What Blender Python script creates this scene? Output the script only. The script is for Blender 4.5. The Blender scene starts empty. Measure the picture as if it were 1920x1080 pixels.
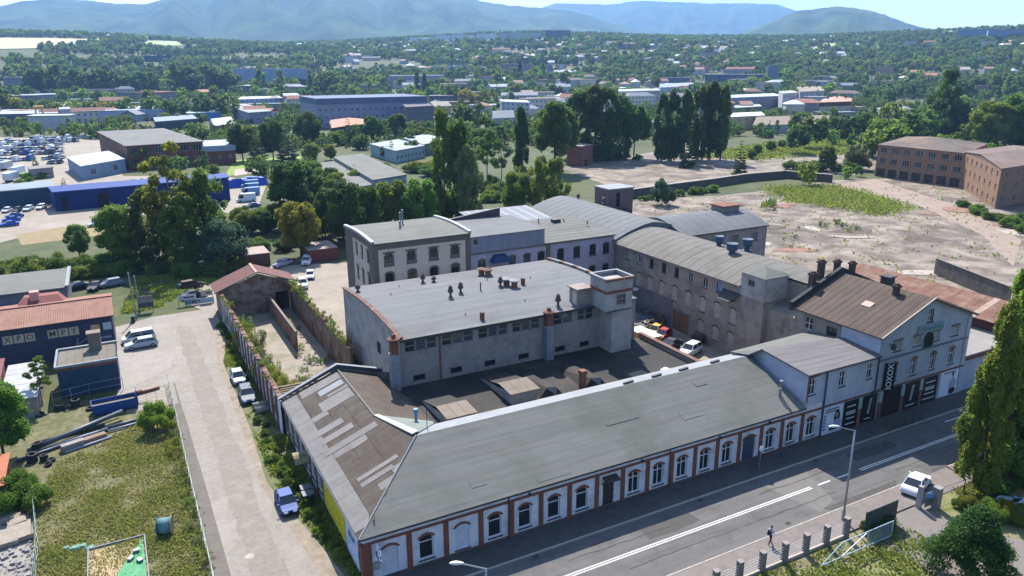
import bpy, math, random, bisect
from mathutils import Matrix, Vector
R = math.radians
rnd = random.Random(7)
scene = bpy.context.scene
# ---------------------------------------------------------------- camera
CAM_H = 41.0
PITCH, ROLL, YAW = R(16.617), R(-0.326), R(27.849)
fw = Vector((math.sin(YAW)*math.cos(PITCH), math.cos(YAW)*math.cos(PITCH), -math.sin(PITCH)))
rt = Vector((math.cos(YAW), -math.sin(YAW), 0)); up = rt.cross(fw)
cr, sr = math.cos(ROLL), math.sin(ROLL)
r_, u_ = cr*rt+sr*up, -sr*rt+cr*up
cam = bpy.data.cameras.new('camera'); cam_o = bpy.data.objects.new('camera', cam)
scene.collection.objects.link(cam_o)
cam_o.matrix_world = Matrix(((r_.x, u_.x, -fw.x, 0), (r_.y, u_.y, -fw.y, 0), (r_.z, u_.z, -fw.z, CAM_H), (0, 0, 0, 1)))
cam.sensor_width = 36; cam.lens = 26.5; cam.clip_start = 0.5; cam.clip_end = 60000
scene.camera = cam_o
# ---------------------------------------------------------------- sky, sun, exposure
SUN = Vector((0.27, 0.88, 1.0)).normalized()
SUN_EL = math.asin(SUN.z); SUN_AZ = math.atan2(SUN.x, SUN.y)
w = bpy.data.worlds.new('World'); scene.world = w; w.use_nodes = True
nt = w.node_tree; nt.nodes.clear()
sky = nt.nodes.new('ShaderNodeTexSky'); sky.sky_type = 'NISHITA'; sky.sun_disc = False
sky.sun_elevation = SUN_EL; sky.sun_rotation = SUN_AZ
sky.air_density = 1.0; sky.dust_density = 0.9; sky.ozone_density = 2.0; sky.altitude = 300
bg = nt.nodes.new('ShaderNodeBackground'); bg.inputs[1].default_value = 0.13
wo = nt.nodes.new('ShaderNodeOutputWorld')
nt.links.new(sky.outputs[0], bg.inputs[0]); nt.links.new(bg.outputs[0], wo.inputs[0])
sl = bpy.data.lights.new('sun', 'SUN'); sl.energy = 5.0; sl.angle = R(0.53); sl.color = (1.0, 0.95, 0.87)
so = bpy.data.objects.new('sun', sl); scene.collection.objects.link(so)
so.location = (60, 200, 300); so.rotation_euler = SUN.to_track_quat('Z', 'Y').to_euler()
vs = scene.view_settings
vs.view_transform = 'Standard'; vs.look = 'None'; vs.gamma = 1; vs.use_curve_mapping = False; vs.exposure = 1.15
cy = scene.cycles
cy.max_bounces = 9; cy.diffuse_bounces = 7; cy.glossy_bounces = 2; cy.transmission_bounces = 6; cy.transparent_max_bounces = 8
cy.volume_bounces = 1; cy.caustics_reflective = False; cy.caustics_refractive = False
# ---------------------------------------------------------------- materials
MATS = {}
def lin(c):
    """#rrggbb or tuple -> linear rgb"""
    if isinstance(c, str):
        c = [int(c[i:i+2], 16)/255 for i in (1, 3, 5)]
        return tuple(v/12.92 if v <= .04045 else ((v+.055)/1.055)**2.4 for v in c)
    return tuple(c)
def mat(name, c1, c2=None, scale=1.0, rough=.85, metal=0.0, bump=0.0, stretch=(1, 1, 1), c3=None, s3=.15, k3=.5,
        vary=0.0, spec=.3, lo=.35, hi=.65, wave=None, obj=False):
    if name in MATS: return MATS[name]
    m = bpy.data.materials.new(name); m.use_nodes = True; MATS[name] = m
    t = m.node_tree; N = t.nodes; L = t.links
    b = N['Principled BSDF']; b.inputs['Roughness'].default_value = rough; b.inputs['Metallic'].default_value = metal
    b.inputs['Specular IOR Level'].default_value = spec
    c1 = lin(c1); col = None
    if c2 is not None or bump or wave:
        if obj: tc = N.new('ShaderNodeTexCoord'); src = tc.outputs['Object']
        else: tc = N.new('ShaderNodeNewGeometry'); src = tc.outputs['Position']
        mp = N.new('ShaderNodeMapping'); mp.inputs['Scale'].default_value = stretch
        L.new(src, mp.inputs[0])
    if c2 is not None:
        n = N.new('ShaderNodeTexNoise'); n.inputs['Scale'].default_value = scale; n.inputs['Detail'].default_value = 8
        n.inputs['Roughness'].default_value = .65
        L.new(mp.outputs[0], n.inputs['Vector'])
        rm = N.new('ShaderNodeValToRGB'); e = rm.color_ramp.elements
        e[0].position = lo; e[0].color = (*c1, 1); e[1].position = hi; e[1].color = (*lin(c2), 1)
        L.new(n.outputs['Fac'], rm.inputs[0]); col = rm.outputs[0]
        if c3 is not None:
            n3 = N.new('ShaderNodeTexNoise'); n3.inputs['Scale'].default_value = s3; n3.inputs['Detail'].default_value = 7
            n3.inputs['Roughness'].default_value = .7
            L.new(src, n3.inputs['Vector'])
            r3 = N.new('ShaderNodeValToRGB'); e = r3.color_ramp.elements
            e[0].position = .48; e[0].color = (0, 0, 0, 1); e[1].position = .68; e[1].color = (k3, k3, k3, 1)
            L.new(n3.outputs['Fac'], r3.inputs[0])
            mx = N.new('ShaderNodeMix'); mx.data_type = 'RGBA'
            L.new(r3.outputs[0], mx.inputs[0]); L.new(col, mx.inputs[6]); mx.inputs[7].default_value = (*lin(c3), 1)
            col = mx.outputs[2]
    if vary:
        oi = N.new('ShaderNodeObjectInfo')
        mr = N.new('ShaderNodeMapRange'); mr.inputs[3].default_value = 1-vary; mr.inputs[4].default_value = 1+vary
        L.new(oi.outputs['Random'], mr.inputs[0])
        hv = N.new('ShaderNodeHueSaturation')
        L.new(mr.outputs[0], hv.inputs['Value'])
        if col: L.new(col, hv.inputs['Color'])
        else: hv.inputs['Color'].default_value = (*c1, 1)
        col = hv.outputs[0]
    if col: L.new(col, b.inputs['Base Color'])
    else: b.inputs['Base Color'].default_value = (*c1, 1)
    if wave:
        ax, per, dist = wave
        wv = N.new('ShaderNodeTexWave'); wv.bands_direction = ax; wv.inputs['Scale'].default_value = math.pi*2/(20*per)*1.0
        L.new(src, wv.inputs['Vector'])
        bp = N.new('ShaderNodeBump'); bp.inputs['Distance'].default_value = dist; bp.inputs['Strength'].default_value = .8
        L.new(wv.outputs['Fac'], bp.inputs['Height']); L.new(bp.outputs[0], b.inputs['Normal'])
    elif bump:
        nb = N.new('ShaderNodeTexNoise'); nb.inputs['Scale'].default_value = scale*3; nb.inputs['Detail'].default_value = 6
        L.new(mp.outputs[0], nb.inputs['Vector'])
        bp = N.new('ShaderNodeBump'); bp.inputs['Distance'].default_value = bump; bp.inputs['Strength'].default_value = .7
        L.new(nb.outputs['Fac'], bp.inputs['Height']); L.new(bp.outputs[0], b.inputs['Normal'])
    return m
def leaf_mat(name, c1, c2, trans=.42, vary=.18, hue=.03):
    m = bpy.data.materials.new(name); m.use_nodes = True; MATS[name] = m
    t = m.node_tree; N = t.nodes; L = t.links; N.clear()
    at = N.new('ShaderNodeAttribute'); at.attribute_name = 'leaf'
    mx = N.new('ShaderNodeMix'); mx.data_type = 'RGBA'
    mx.inputs[6].default_value = (*lin(c1), 1); mx.inputs[7].default_value = (*lin(c2), 1)
    L.new(at.outputs['Fac'], mx.inputs[0])
    oi = N.new('ShaderNodeObjectInfo'); hv = N.new('ShaderNodeHueSaturation')
    mr = N.new('ShaderNodeMapRange'); mr.inputs[3].default_value = 1-vary; mr.inputs[4].default_value = 1+vary
    mh = N.new('ShaderNodeMapRange'); mh.inputs[3].default_value = .5-hue; mh.inputs[4].default_value = .5+hue
    ml = N.new('ShaderNodeMath'); ml.operation = 'MULTIPLY'; ml.inputs[1].default_value = 7.31
    fr = N.new('ShaderNodeMath'); fr.operation = 'FRACT'
    L.new(oi.outputs['Random'], mr.inputs[0]); L.new(oi.outputs['Random'], ml.inputs[0]); L.new(ml.outputs[0], fr.inputs[0]); L.new(fr.outputs[0], mh.inputs[0])
    L.new(mr.outputs[0], hv.inputs['Value']); L.new(mh.outputs[0], hv.inputs['Hue']); L.new(mx.outputs[2], hv.inputs['Color'])
    df = N.new('ShaderNodeBsdfPrincipled'); df.inputs['Roughness'].default_value = .65; df.inputs['Specular IOR Level'].default_value = .25
    tr = N.new('ShaderNodeBsdfTranslucent'); mi = N.new('ShaderNodeMixShader'); mi.inputs[0].default_value = trans
    L.new(hv.outputs[0], df.inputs['Base Color']); L.new(hv.outputs[0], tr.inputs['Color'])
    L.new(df.outputs[0], mi.inputs[1]); L.new(tr.outputs[0], mi.inputs[2])
    o = N.new('ShaderNodeOutputMaterial'); L.new(mi.outputs[0], o.inputs[0])
    return m
# ---------------------------------------------------------------- mesh builder and scene-tree helpers
class MB:
    def __init__(s): s.v = []; s.f = []; s.m = []
    def poly(s, pts, m=0):
        i = len(s.v); s.v += [tuple(p) for p in pts]; s.f.append(tuple(range(i, i+len(pts)))); s.m.append(m); return s
    def box(s, x0, x1, y0, y1, z0, z1, m=0):
        i = len(s.v)
        s.v += [(x0, y0, z0), (x1, y0, z0), (x1, y1, z0), (x0, y1, z0), (x0, y0, z1), (x1, y0, z1), (x1, y1, z1), (x0, y1, z1)]
        for q in ((0, 3, 2, 1), (4, 5, 6, 7), (0, 1, 5, 4), (1, 2, 6, 5), (2, 3, 7, 6), (3, 0, 4, 7)):
            s.f.append(tuple(i+k for k in q)); s.m.append(m)
        return s
    def rbox(s, cx, cy, L, W, z0, z1, a=0, m=0, tilt=0):
        i = len(s.v); c, d = math.cos(a), math.sin(a)
        for z in (z0, z1):
            for x, y in ((-L/2, -W/2), (L/2, -W/2), (L/2, W/2), (-L/2, W/2)):
                s.v.append((cx+x*c-y*d, cy+x*d+y*c, z+x*tilt))
        for q in ((0, 3, 2, 1), (4, 5, 6, 7), (0, 1, 5, 4), (1, 2, 6, 5), (2, 3, 7, 6), (3, 0, 4, 7)):
            s.f.append(tuple(i+k for k in q)); s.m.append(m)
        return s
    def hexa(s, p, m=0):
        """8 corner points: bottom 4 then top 4"""
        i = len(s.v); s.v += [tuple(q) for q in p]
        for q in ((0, 3, 2, 1), (4, 5, 6, 7), (0, 1, 5, 4), (1, 2, 6, 5), (2, 3, 7, 6), (3, 0, 4, 7)):
            s.f.append(tuple(i+k for k in q)); s.m.append(m)
        return s
    def prism(s, pts, z0, z1, m=0, mt=None):
        n = len(pts); i = len(s.v)
        s.v += [(x, y, z0) for x, y in pts]+[(x, y, z1) for x, y in pts]
        for k in range(n):
            s.f.append((i+k, i+(k+1) % n, i+n+(k+1) % n, i+n+k)); s.m.append(m)
        s.f.append(tuple(i+n+k for k in range(n))); s.m.append(m if mt is None else mt)
        s.f.append(tuple(i+n-1-k for k in range(n))); s.m.append(m)
        return s
    def slab(s, q, t=.06, m=0):
        """thin slab under a (planar) polygon q of 3d points"""
        n = len(q); a, b, c = Vector(q[0]), Vector(q[1]), Vector(q[2]); nn = (b-a).cross(c-a).normalized()
        if nn.z < 0: q = q[::-1]; nn = -nn
        i = len(s.v); s.v += [tuple(p) for p in q]+[tuple(Vector(p)-nn*t) for p in q]
        s.f.append(tuple(i+k for k in range(n))); s.m.append(m); s.f.append(tuple(i+2*n-1-k for k in range(n))); s.m.append(m)
        for k in range(n): s.f.append((i+(k+1) % n, i+k, i+n+k, i+n+(k+1) % n)); s.m.append(m)
        return s
    def tube(s, p, q, r, n=6, m=0, r2=None, caps=True):
        p, q = Vector(p), Vector(q); d = (q-p).normalized(); r2 = r if r2 is None else r2
        a = d.orthogonal().normalized(); b = d.cross(a); i = len(s.v)
        for c, rr in ((p, r), (q, r2)):
            for k in range(n):
                t = 2*math.pi*k/n; s.v.append(tuple(c+(a*math.cos(t)+b*math.sin(t))*rr))
        for k in range(n):
            s.f.append((i+k, i+(k+1) % n, i+n+(k+1) % n, i+n+k)); s.m.append(m)
        if caps:
            s.f.append(tuple(i+n-1-k for k in range(n))); s.m.append(m); s.f.append(tuple(i+n+k for k in range(n))); s.m.append(m)
        return s
    def cyl(s, x, y, z0, z1, r, n=10, r2=None, m=0): return s.tube((x, y, z0), (x, y, z1), r, n, m, r2)
    def lathe(s, x, y, prof, n=10, m=0):
        for (r0, z0), (r1, z1) in zip(prof, prof[1:]):
            i = len(s.v)
            for r, z in ((r0, z0), (r1, z1)):
                for k in range(n):
                    t = 2*math.pi*k/n; s.v.append((x+r*math.cos(t), y+r*math.sin(t), z))
            for k in range(n): s.f.append((i+k, i+(k+1) % n, i+n+(k+1) % n, i+n+k)); s.m.append(m)
        return s
    def mesh(s, name, mats, smooth=False):
        me = bpy.data.meshes.new(name); me.from_pydata(s.v, [], s.f)
        for k in (mats if isinstance(mats, (list, tuple)) else [mats]): me.materials.append(k)
        if any(s.m): me.polygons.foreach_set('material_index', s.m)
        if smooth: me.polygons.foreach_set('use_smooth', [True]*len(s.f))
        me.update(); return me
COL = scene.collection
WM = {}
def link(name, data, parent=None, world=True):
    """link an object; with world=True its mesh is in world coordinates even under a parent"""
    o = bpy.data.objects.new(name, data); COL.objects.link(o)
    if parent is not None:
        o.parent = parent
        if world: o.matrix_parent_inverse = WM.get(parent.name, Matrix()).inverted()
        else: WM[o.name] = WM.get(parent.name, Matrix())
    return o
def tag(o, label=None, cat=None, group=None, kind=None):
    if label: o['label'] = label
    if cat: o['category'] = cat
    if group: o['group'] = group
    if kind: o['kind'] = kind
    return o
def thing(name, label, cat, loc=(0, 0, 0), rz=0, group=None):
    o = bpy.data.objects.new(name, None); COL.objects.link(o); o.empty_display_size = .5
    o.location = loc; o.rotation_euler = (0, 0, rz); tag(o, label, cat, group)
    WM[o.name] = Matrix.Translation(loc) @ Matrix.Rotation(rz, 4, 'Z')
    return o
def part(parent, name, mb, mats, smooth=False, world=True, label=None):
    o = link(name, mb.mesh(name, mats, smooth) if isinstance(mb, MB) else mb, parent, world)
    if label: o['label'] = label
    return o
def struct(name, mb, mats, smooth=False):
    o = link(name, mb.mesh(name, mats, smooth)); o['kind'] = 'structure'; return o
def copy_tree(o, loc=None, rz=None, scale=None, parent=None):
    c = o.copy(); COL.objects.link(c)
    if parent is not None: c.parent = parent
    if loc is not None: c.location = loc
    if rz is not None: c.rotation_euler = (0, 0, rz)
    if scale is not None: c.scale = scale if isinstance(scale, tuple) else (scale,)*3
    for ch in o.children:
        k = ch.copy(); COL.objects.link(k); k.parent = c
        for g in ch.children:
            j = g.copy(); COL.objects.link(j); j.parent = k
    return c

# ---------------------------------------------------------------- terrain
TD = [0, 850, 1000, 1200, 1600, 2000, 2500, 3000, 3600, 4500, 6000, 40000]
TZ = [0, 0, 4, 13, 46, 80, 110, 122, 112, 95, 80, 60]
def terr(x, y):
    d = math.hypot(x, y)
    if d < 850: return 0.0
    a = math.atan2(x, y)-YAW
    i = bisect.bisect_left(TD, d)-1
    t = (d-TD[i])/(TD[i+1]-TD[i]); z = TZ[i]+(TZ[i+1]-TZ[i])*t
    k = min(1, (d-850)/900)
    z *= 1+0.10*k*math.sin(a*9+1.0)+0.05*k*math.sin(d/310+a*14)
    if a > 0.35: z *= 1+min(1, (a-.35)/.25)*.12
    return z
def ground_mesh():
    rings = [4, 30, 60, 100, 150, 220, 300, 400, 520, 640, 760, 850]+list(range(900, 3700, 50))+[4000, 4500, 5200, 6000, 7500, 9500, 12000, 14000]
    azs = [-180+7.5*i for i in range(0, 22)]+[-16+.8*i for i in range(0, 111)]+[75+7.5*i for i in range(0, 14)]
    mb = MB(); n = len(azs)
    for r in rings:
        for a in azs:
            x, y = r*math.sin(R(a)), r*math.cos(R(a)); mb.v.append((x, y, terr(x, y)-.03))
    for i in range(len(rings)-1):
        for j in range(n):
            k = (j+1) % n
            mb.f.append((i*n+j, i*n+k, (i+1)*n+k, (i+1)*n+j)); mb.m.append(0)
    mb.f.append(tuple(range(n))); mb.m.append(0)
    return mb
m_ground = mat('ground_earth', '#3f4926', '#56573a', scale=.22, c3='#2f3f20', s3=.03, k3=.9, rough=.95)
struct('ground', ground_mesh(), m_ground, smooth=True)
# mountains: ridge lines as (azimuth, crest height) tables, each a solid ridge with spurs
m_forest = mat('mountain_forest', (.016, .034, .014), (.07, .105, .036), scale=.0035, rough=1, spec=.05)
def hsh(i, j): return (math.sin(i*127.1+j*311.7)*43758.5453) % 1
def vnoise(x, y):
    i, j = math.floor(x), math.floor(y); u, v = x-i, y-j; u = u*u*(3-2*u); v = v*v*(3-2*v)
    return (hsh(i, j)*(1-u)+hsh(i+1, j)*u)*(1-v)+(hsh(i, j+1)*(1-u)+hsh(i+1, j+1)*u)*v
def fbm(x, y, o=4):
    s = 0; a = .5
    for k in range(o): s += a*vnoise(x, y); x *= 2.03; y *= 2.03; a *= .5
    return s
def ridge(name, D, depth, tab, seed, base=70):
    az = tab[::2]; hz = tab[1::2]; n = 190; rows = 30
    mb = MB(); a0, a1 = az[0], az[-1]
    for j in range(rows+1):
        t = j/rows                      # 0 foot .. .62 crest .. 1 back foot
        for i in range(n+1):
            a = a0+(a1-a0)*i/n; k = max(0, min(len(az)-2, bisect.bisect_right(az, a)-1))
            h = hz[k]+(hz[k+1]-hz[k])*(a-az[k])/(az[k+1]-az[k])
            u = t/.62 if t < .62 else (1-t)/.38
            d = D-depth*(.62-t)/.62 if t < .62 else D+depth*.7*(t-.62)/.38
            sp = fbm(a*.55+seed, t*2.2+seed, 5)-.47
            prof = u**1.15
            z = base+(h-base)*prof*(1+sp*2.3*(1-u)*min(1, 3*u))
            z += (fbm(a*9+seed, t*9, 2)-.4)*14*u
            x, y = d*math.sin(R(a)), d*math.cos(R(a)); mb.v.append((x, y, max(z, 20)))
    for j in range(rows):
        for i in range(n):
            q = j*(n+1)+i; mb.f.append((q, q+1, q+n+2, q+n+1)); mb.m.append(0)
    return struct(name, mb, m_forest, smooth=True)
ridge('mountains', 7000, 3200, [-16.44,255,-12.08,368,-6.22,418,-4.56,472,-3.41,517,-1.7,540,0.04,535,0.68,526,2.13,519,3.27,515,3.91,529,5.34,581,8.38,671,11.84,743,16.08,732,20.46,687,23.81,620,26.18,563,27.96,532,30.13,508,32.26,480,33.78,434,35.31,371,37.35,311,38.59,278,40.83,227,43.03,181,45.2,130], 3.1)
ridge('mountains', 10500, 3000, [27.2,634,28.72,698,30.25,748,31,799,32.02,794,34.77,785,36.26,807,37.26,816,38.85,798,39.95,781,42.93,763,44.69,749,46.32,728,47.61,660,49.1,572,51.13,453,54.4,277,57.48,180], 8.7)
ridge('mountains', 5600, 2200, [40.51,106,41.93,168,43.59,217,45.97,302,47.62,368,49.03,383,49.91,391,51,374,52.54,338,54.16,279,55.21,245,56.24,217,57.16,193,58.26,173,60.27,141,62.98,113,67.85,100], 5.3)
# ---------------------------------------------------------------- roads, pavements, yards (each sheet a few mm higher)
YARDS = []
def inside(x, y, area):
    c = False; j = len(area)-1
    for i in range(len(area)):
        if (area[i][1] > y) != (area[j][1] > y) and x < (area[j][0]-area[i][0])*(y-area[i][1])/(area[j][1]-area[i][1])+area[i][0]: c = not c
        j = i
    return c
def sheet(name, pts, z, m):
    if any(k in name for k in ('plain', 'yard', 'drive', 'haul')): YARDS.append([tuple(p[:2]) for p in pts])
    mb = MB(); mb.poly([(x, y, z) for x, y in pts]); return struct(name, mb, m)
m_asph = mat('asphalt_road', '#535150', '#605e5c', scale=.5, stretch=(.15, 3.5, 1), c3='#454342', s3=.35, k3=.7, bump=.004)
m_asph2 = mat('asphalt_patch_dark', '#403e3c', '#4a4845', scale=1.5)
m_tar = mat('tar', '#35332f', '#3f3c38', scale=2)
m_asph3 = mat('asphalt_patch_pale', '#6a6662', '#605d59', scale=1.5)
m_pave = mat('pavement_grey', '#514e4b', '#464441', scale=.9, c3='#3a3835', s3=.4, k3=.5)
m_pave_s = mat('pavement_pink', '#756c67', '#6a625d', scale=1.2, c3='#5f5954', s3=.3, k3=.5)
m_kerb = mat('kerb_concrete', '#a79d92', '#8d857b', scale=3)
m_white = mat('road_paint', '#d9d8d4', '#c4c2bc', scale=4)
m_cobble = mat('cobble_street', '#877f76', '#777067', scale=1.6, c3='#928a80', s3=.12, k3=.75, bump=.03)
m_verge = mat('verge_grass', '#46502a', '#6b6a44', scale=1.2, c3='#3a471f', s3=.5)
m_lot = mat('dry_lot', '#4d4f2b', '#6d6548', scale=1.1, c3='#434c1f', s3=.35, k3=.9, bump=.05, lo=.4, hi=.6)
m_conc = mat('broken_concrete', '#5d5147', '#8d8173', scale=.16, c3='#3f352c', s3=.05, k3=.9, bump=.03, lo=.40, hi=.62)
m_dust = mat('dusty_yard', '#8a8073', '#7b7266', scale=.3, c3='#968c7e', s3=.08, k3=.8, bump=.02)
m_lawn = mat('lawn', '#5c7a22', '#6f8530', scale=1.2)
m_yard = mat('old_yard', '#7d7468', '#988b79', scale=.6, c3='#5a564c', s3=.3)
mb = MB(); mb.poly([(-120, 41.06, .02), (420, 41.06, .02), (420, 48.8, .02), (-120, 48.8, .02)]); struct('main_road', mb, m_asph)
def slabrow(name, x0, x1, y0, y1, z, m): mb = MB(); mb.box(x0, x1, y0, y1, -.2, z); return struct(name, mb, m)
slabrow('pavement', 12.4, 420, 48.98, 51.97, .13, m_pave)
slabrow('pavement', -120, 66.5, 38.05, 40.9, .13, m_pave_s)
slabrow('pavement', 73.2, 420, 38.05, 40.9, .13, m_pave_s)
def kerb(x0, x1, y0, y1):
    o = struct('kerb', MB().box(x0, x1, y0, y1, -.2, .135), m_kerb)
    x = x0; k = None
    while x < min(x1, 110):          # single kerbstones as far as they can be told apart
        if k is None: st = MB().box(.01, .98, 0, y1-y0, 0, .02).mesh('kerbstone', m_kerb)
        s = link('kerbstone', st, o); s.location = (x, y0, .13); k = s; x += 1
    return o
kerb(12, 150, 48.81, 48.97); kerb(14, 66, 40.91, 41.05); kerb(73.4, 150, 40.91, 41.05)
# painted lines
def line(x0, x1, y, wd=.12, z=.032):
    return struct('road_marking', MB().box(x0, x1, y-wd/2, y+wd/2, .021, z), m_white)
for y in (44.86, 45.12): line(-40, 57.6, y); line(64.8, 101, y)
for x in (58.6, 61.4): line(x, x+1.7, 45.0, .16)
for x in range(104, 180, 6): line(x, x+3, 45.0, .16)
for x in (83, 90.5, 98): line(x, x+3.2, 47.6, .14)
# asphalt patches of another age
sheet('main_road_patch', [(53.73,47.27), (59.56,47.27), (57.66,42.4), (54.88,41.42)], .026, m_asph3)
sheet('main_road_patch', [(55.76,41.86), (66.36,41.92), (65.05,40.91), (56.04,41.29)], .026, m_asph2)
sheet('main_road_patch', [(71.42,41.57), (76.03,41.34), (75.97,40.6), (70.46,40.51)], .026, m_asph2)
sheet('pavement_patch', [(54.7,51.51), (60.58,51.3), (60.16,49.43), (54.11,49.39)], .136, m_asph2)
sheet('pavement_patch', [(74.72,50.78), (79.31,50.63), (79.7,48.84), (75.04,48.79)], .136, m_asph2)
for k, (x, y) in enumerate(((20, 43.3), (34, 43.35), (47, 43.25), (30, 46.6), (52, 46.5), (68, 43.2), (80, 46.7))):
    q = [(x+i*1.1, y+rnd.uniform(-.12, .12)) for i in range(12)]; sheet('tar_seam', q+[(a+.05, b+rnd.uniform(.04, .12)) for a, b in q[::-1]], .03+.0005*k, m_tar)
for x, y in ((27.5, 48.3), (46, 48.3), (62, 48.3), (50.5, 41.5)): struct('drain_grate', MB().box(x, x+.6, y, y+.4, .021, .034), m_tar)
for k, (x, y, l, w_) in enumerate(((24, 44.0, 5, 1.2), (38, 45.8, 6, 1.6), (41.5, 42.2, 3.2, 1.4), (66, 46.4, 7, 1.5))):
    sheet('main_road_patch', [(x, y), (x+l*.5, y-.12), (x+l, y+.1), (x+l-.1, y+w_), (x+l*.4, y+w_+.15), (x+.1, y+w_-.05)], .024+.0006*k, m_asph2 if k % 2 else mat('asphalt_worn', '#5b5957', '#514f4d', scale=.8))
# side street, its verge and asphalt path
sheet('side_street', [(4.1, 48.9), (13.2, 48.9), (11.4, 62), (9.7, 72), (10.3, 86), (10.4, 108), (12.6, 120), (12.8, 136), (3.0, 136), (-3.4, 133), (-3.4, 103.2), (3.5, 103.9), (3.8, 90), (4.0, 62)], .012, m_cobble)
cs = [(8.4-.01*i+rnd.uniform(-.25, .25), 49+i*1.6) for i in range(50)]; cs += [(5.7+rnd.uniform(-.25, .25), 129-i*1.6) for i in range(50)]
sheet('cobble_strip', cs, .017, mat('dark_cobble', '#7d756c', '#6f685f', scale=2.2, c3='#888076', s3=.5, k3=.8, bump=.04))
sheet('dirt_shoulder', [(11.4, 50), (12.6, 50), (11.4, 62), (9.75, 72), (10.35, 86), (10.45, 108), (12.6, 122), (11.2, 124), (9.6, 108), (9.3, 86), (8.9, 72), (10.3, 60)], .015, mat('dirt_edge', '#8d8272', '#75695a', scale=.9, c3='#5f5a40', s3=.5))
struct('manhole_cover', MB().cyl(5.95,60.42, .01, .026, .42, 16), m_kerb)
sheet('street_verge', [(13.2, 50), (13.75, 50), (13.4, 90), (13.2, 134), (12.5, 134), (12.4, 120), (10.3, 108), (10.2, 86), (9.6, 72), (11.3, 62)], .016, m_verge)
sheet('asphalt_path', [(2.75, 50), (4.2, 50), (4.0, 75), (3.55, 103.5), (2.85, 103.5)], .03, mat('old_asphalt', '#57514c', '#665f58', scale=.8, c3='#6f675c', s3=.5))
sheet('lot', [(-60, 40), (2.7, 40), (2.8, 103.3), (-60, 103.3)], -.01, m_lot)
sheet('parking_apron', [(-3.3, 104), (3.6, 110.2), (3.9, 116), (-2.6, 123), (-3.3, 123)], .02, mat('apron', '#8f8880', '#837c74', scale=.6))
# tract in front of the camera, south of the road
sheet('front_garden', [(-60, 20), (130, 20), (130, 38.0), (-60, 38.0)], -.008, mat('garden_soil', '#7f745c', '#6a663f', scale=.7, c3='#5d6a26', s3=.35, k3=.9))
sheet('driveway', [(59.38,41.46), (71.74,40.78), (64.11,36.63), (67.1,29.81), (62.09,24.19), (55.52,27.02), (55.95,35.39), (57.22,37.43)], .008, mat('driveway_asphalt', '#746d67', '#68615c', scale=.7))
slabrow('driveway_apron', 66.6, 73.1, 38.0, 41.0, .06, m_pave_s)
# derelict concrete plain behind the works, with a pale haul road and grass islands
sheet('concrete_plain', [(92, 60), (135, 52), (190, 70), (240, 110), (262, 150), (250, 178), (226, 186), (206, 180), (168, 181), (138, 190), (110, 172), (108, 118), (92, 100)], .006, m_conc)
sheet('concrete_plain', [(150, 205), (176, 201), (213, 204), (245, 190), (290, 205), (300, 250), (262, 300), (210, 282), (160, 262)], .006, m_conc)
rp = random.Random(3)
for i in range(46):                               # broken floors of vanished halls: pale slabs, dark rubble and brick dust
    cx, cy = rp.uniform(100, 236), rp.uniform(66, 178)
    if cy > 172 or cx < 112 and cy > 98 or cy < 66+(cx-130)*.45 or cx > 215: continue
    n_ = 9; a0, b0 = rp.uniform(2, 9), rp.uniform(1.5, 5); an = rp.uniform(-.6, .2); q = []
    for k in range(n_):
        t_ = 6.283*k/n_; rr_ = rp.uniform(.55, 1.2); x_, y_ = a0*rr_*math.cos(t_), b0*rr_*math.sin(t_); q.append((cx+x_*math.cos(an)-y_*math.sin(an), cy+x_*math.sin(an)+y_*math.cos(an)))
    sheet('concrete_patch', q, .02+.003*i, (mat('pale_floor', '#a99c8f', '#95887b', scale=.4, c3='#7b6c60', s3=.3), mat('dark_rubble', '#453a31', '#5b4d42', scale=.5, c3='#7b6a5c', s3=.4), mat('brick_dust', '#7b5847', '#8d6b59', scale=.5, c3='#5b473b', s3=.3))[i % 3])
sheet('works_yard', [(55, 66), (77, 66), (77, 106), (55, 106)], .004, m_yard)
sheet('works_court', [(13, 129), (24, 129), (25, 78), (33, 78), (33, 122), (60, 122), (60, 150), (14, 165), (9, 140)], .004, m_dust)
sheet('grass_island', [(234.17,273.61), (305.36,286.64), (356.53,282.18), (309.7,241.38), (280.06,246.42), (249.64,245.73)], .012, m_verge)
sheet('haul_road', [(204.72,174.2), (244.7,180.36), (214.58,126.19), (188.91,98.01), (162.32,84.76), (186.45,106.06), (214.65,146.23)], .014, mat('dust_track', '#8d7b6d', '#7e6d60', scale=.3, c3='#9c8c7e', s3=.2))
# pale yards of the industrial estate
sheet('estate_yard', [(-32.01,209.37), (-20.09,222.17), (-3.19,227.8), (10.91,241.82), (34.95,223.47), (48.34,279.03), (37.86,308.16), (-49.74,358.97)], .004, m_dust)
sheet('estate_yard', [(-49.74,358.97), (-16.13,323.61), (3.46,328.11), (6.11,384.72), (-0.09,498.08), (-74.31,566.31)], .006, m_dust)
sheet('estate_lawn', [(37.86,308.16), (49.71,308), (54.97,330.67), (75.4,348.45), (88.04,360.19), (49.41,359.22)], .008, m_lawn)
sheet('estate_drive', [(44.35,325.38), (63.07,333.98), (62.17,318.73), (41.46,306.07)], .012, mat('pink_paving', '#a58f86', '#98857c', scale=.8))
sheet('dry_clearing', [(-21.5,209.59), (-3.37,212.77), (3.31,228.22), (-13.26,229.5), (-23.68,224.19)], .012, mat('dry_earth', '#86734f', '#766647', scale=.5))
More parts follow.
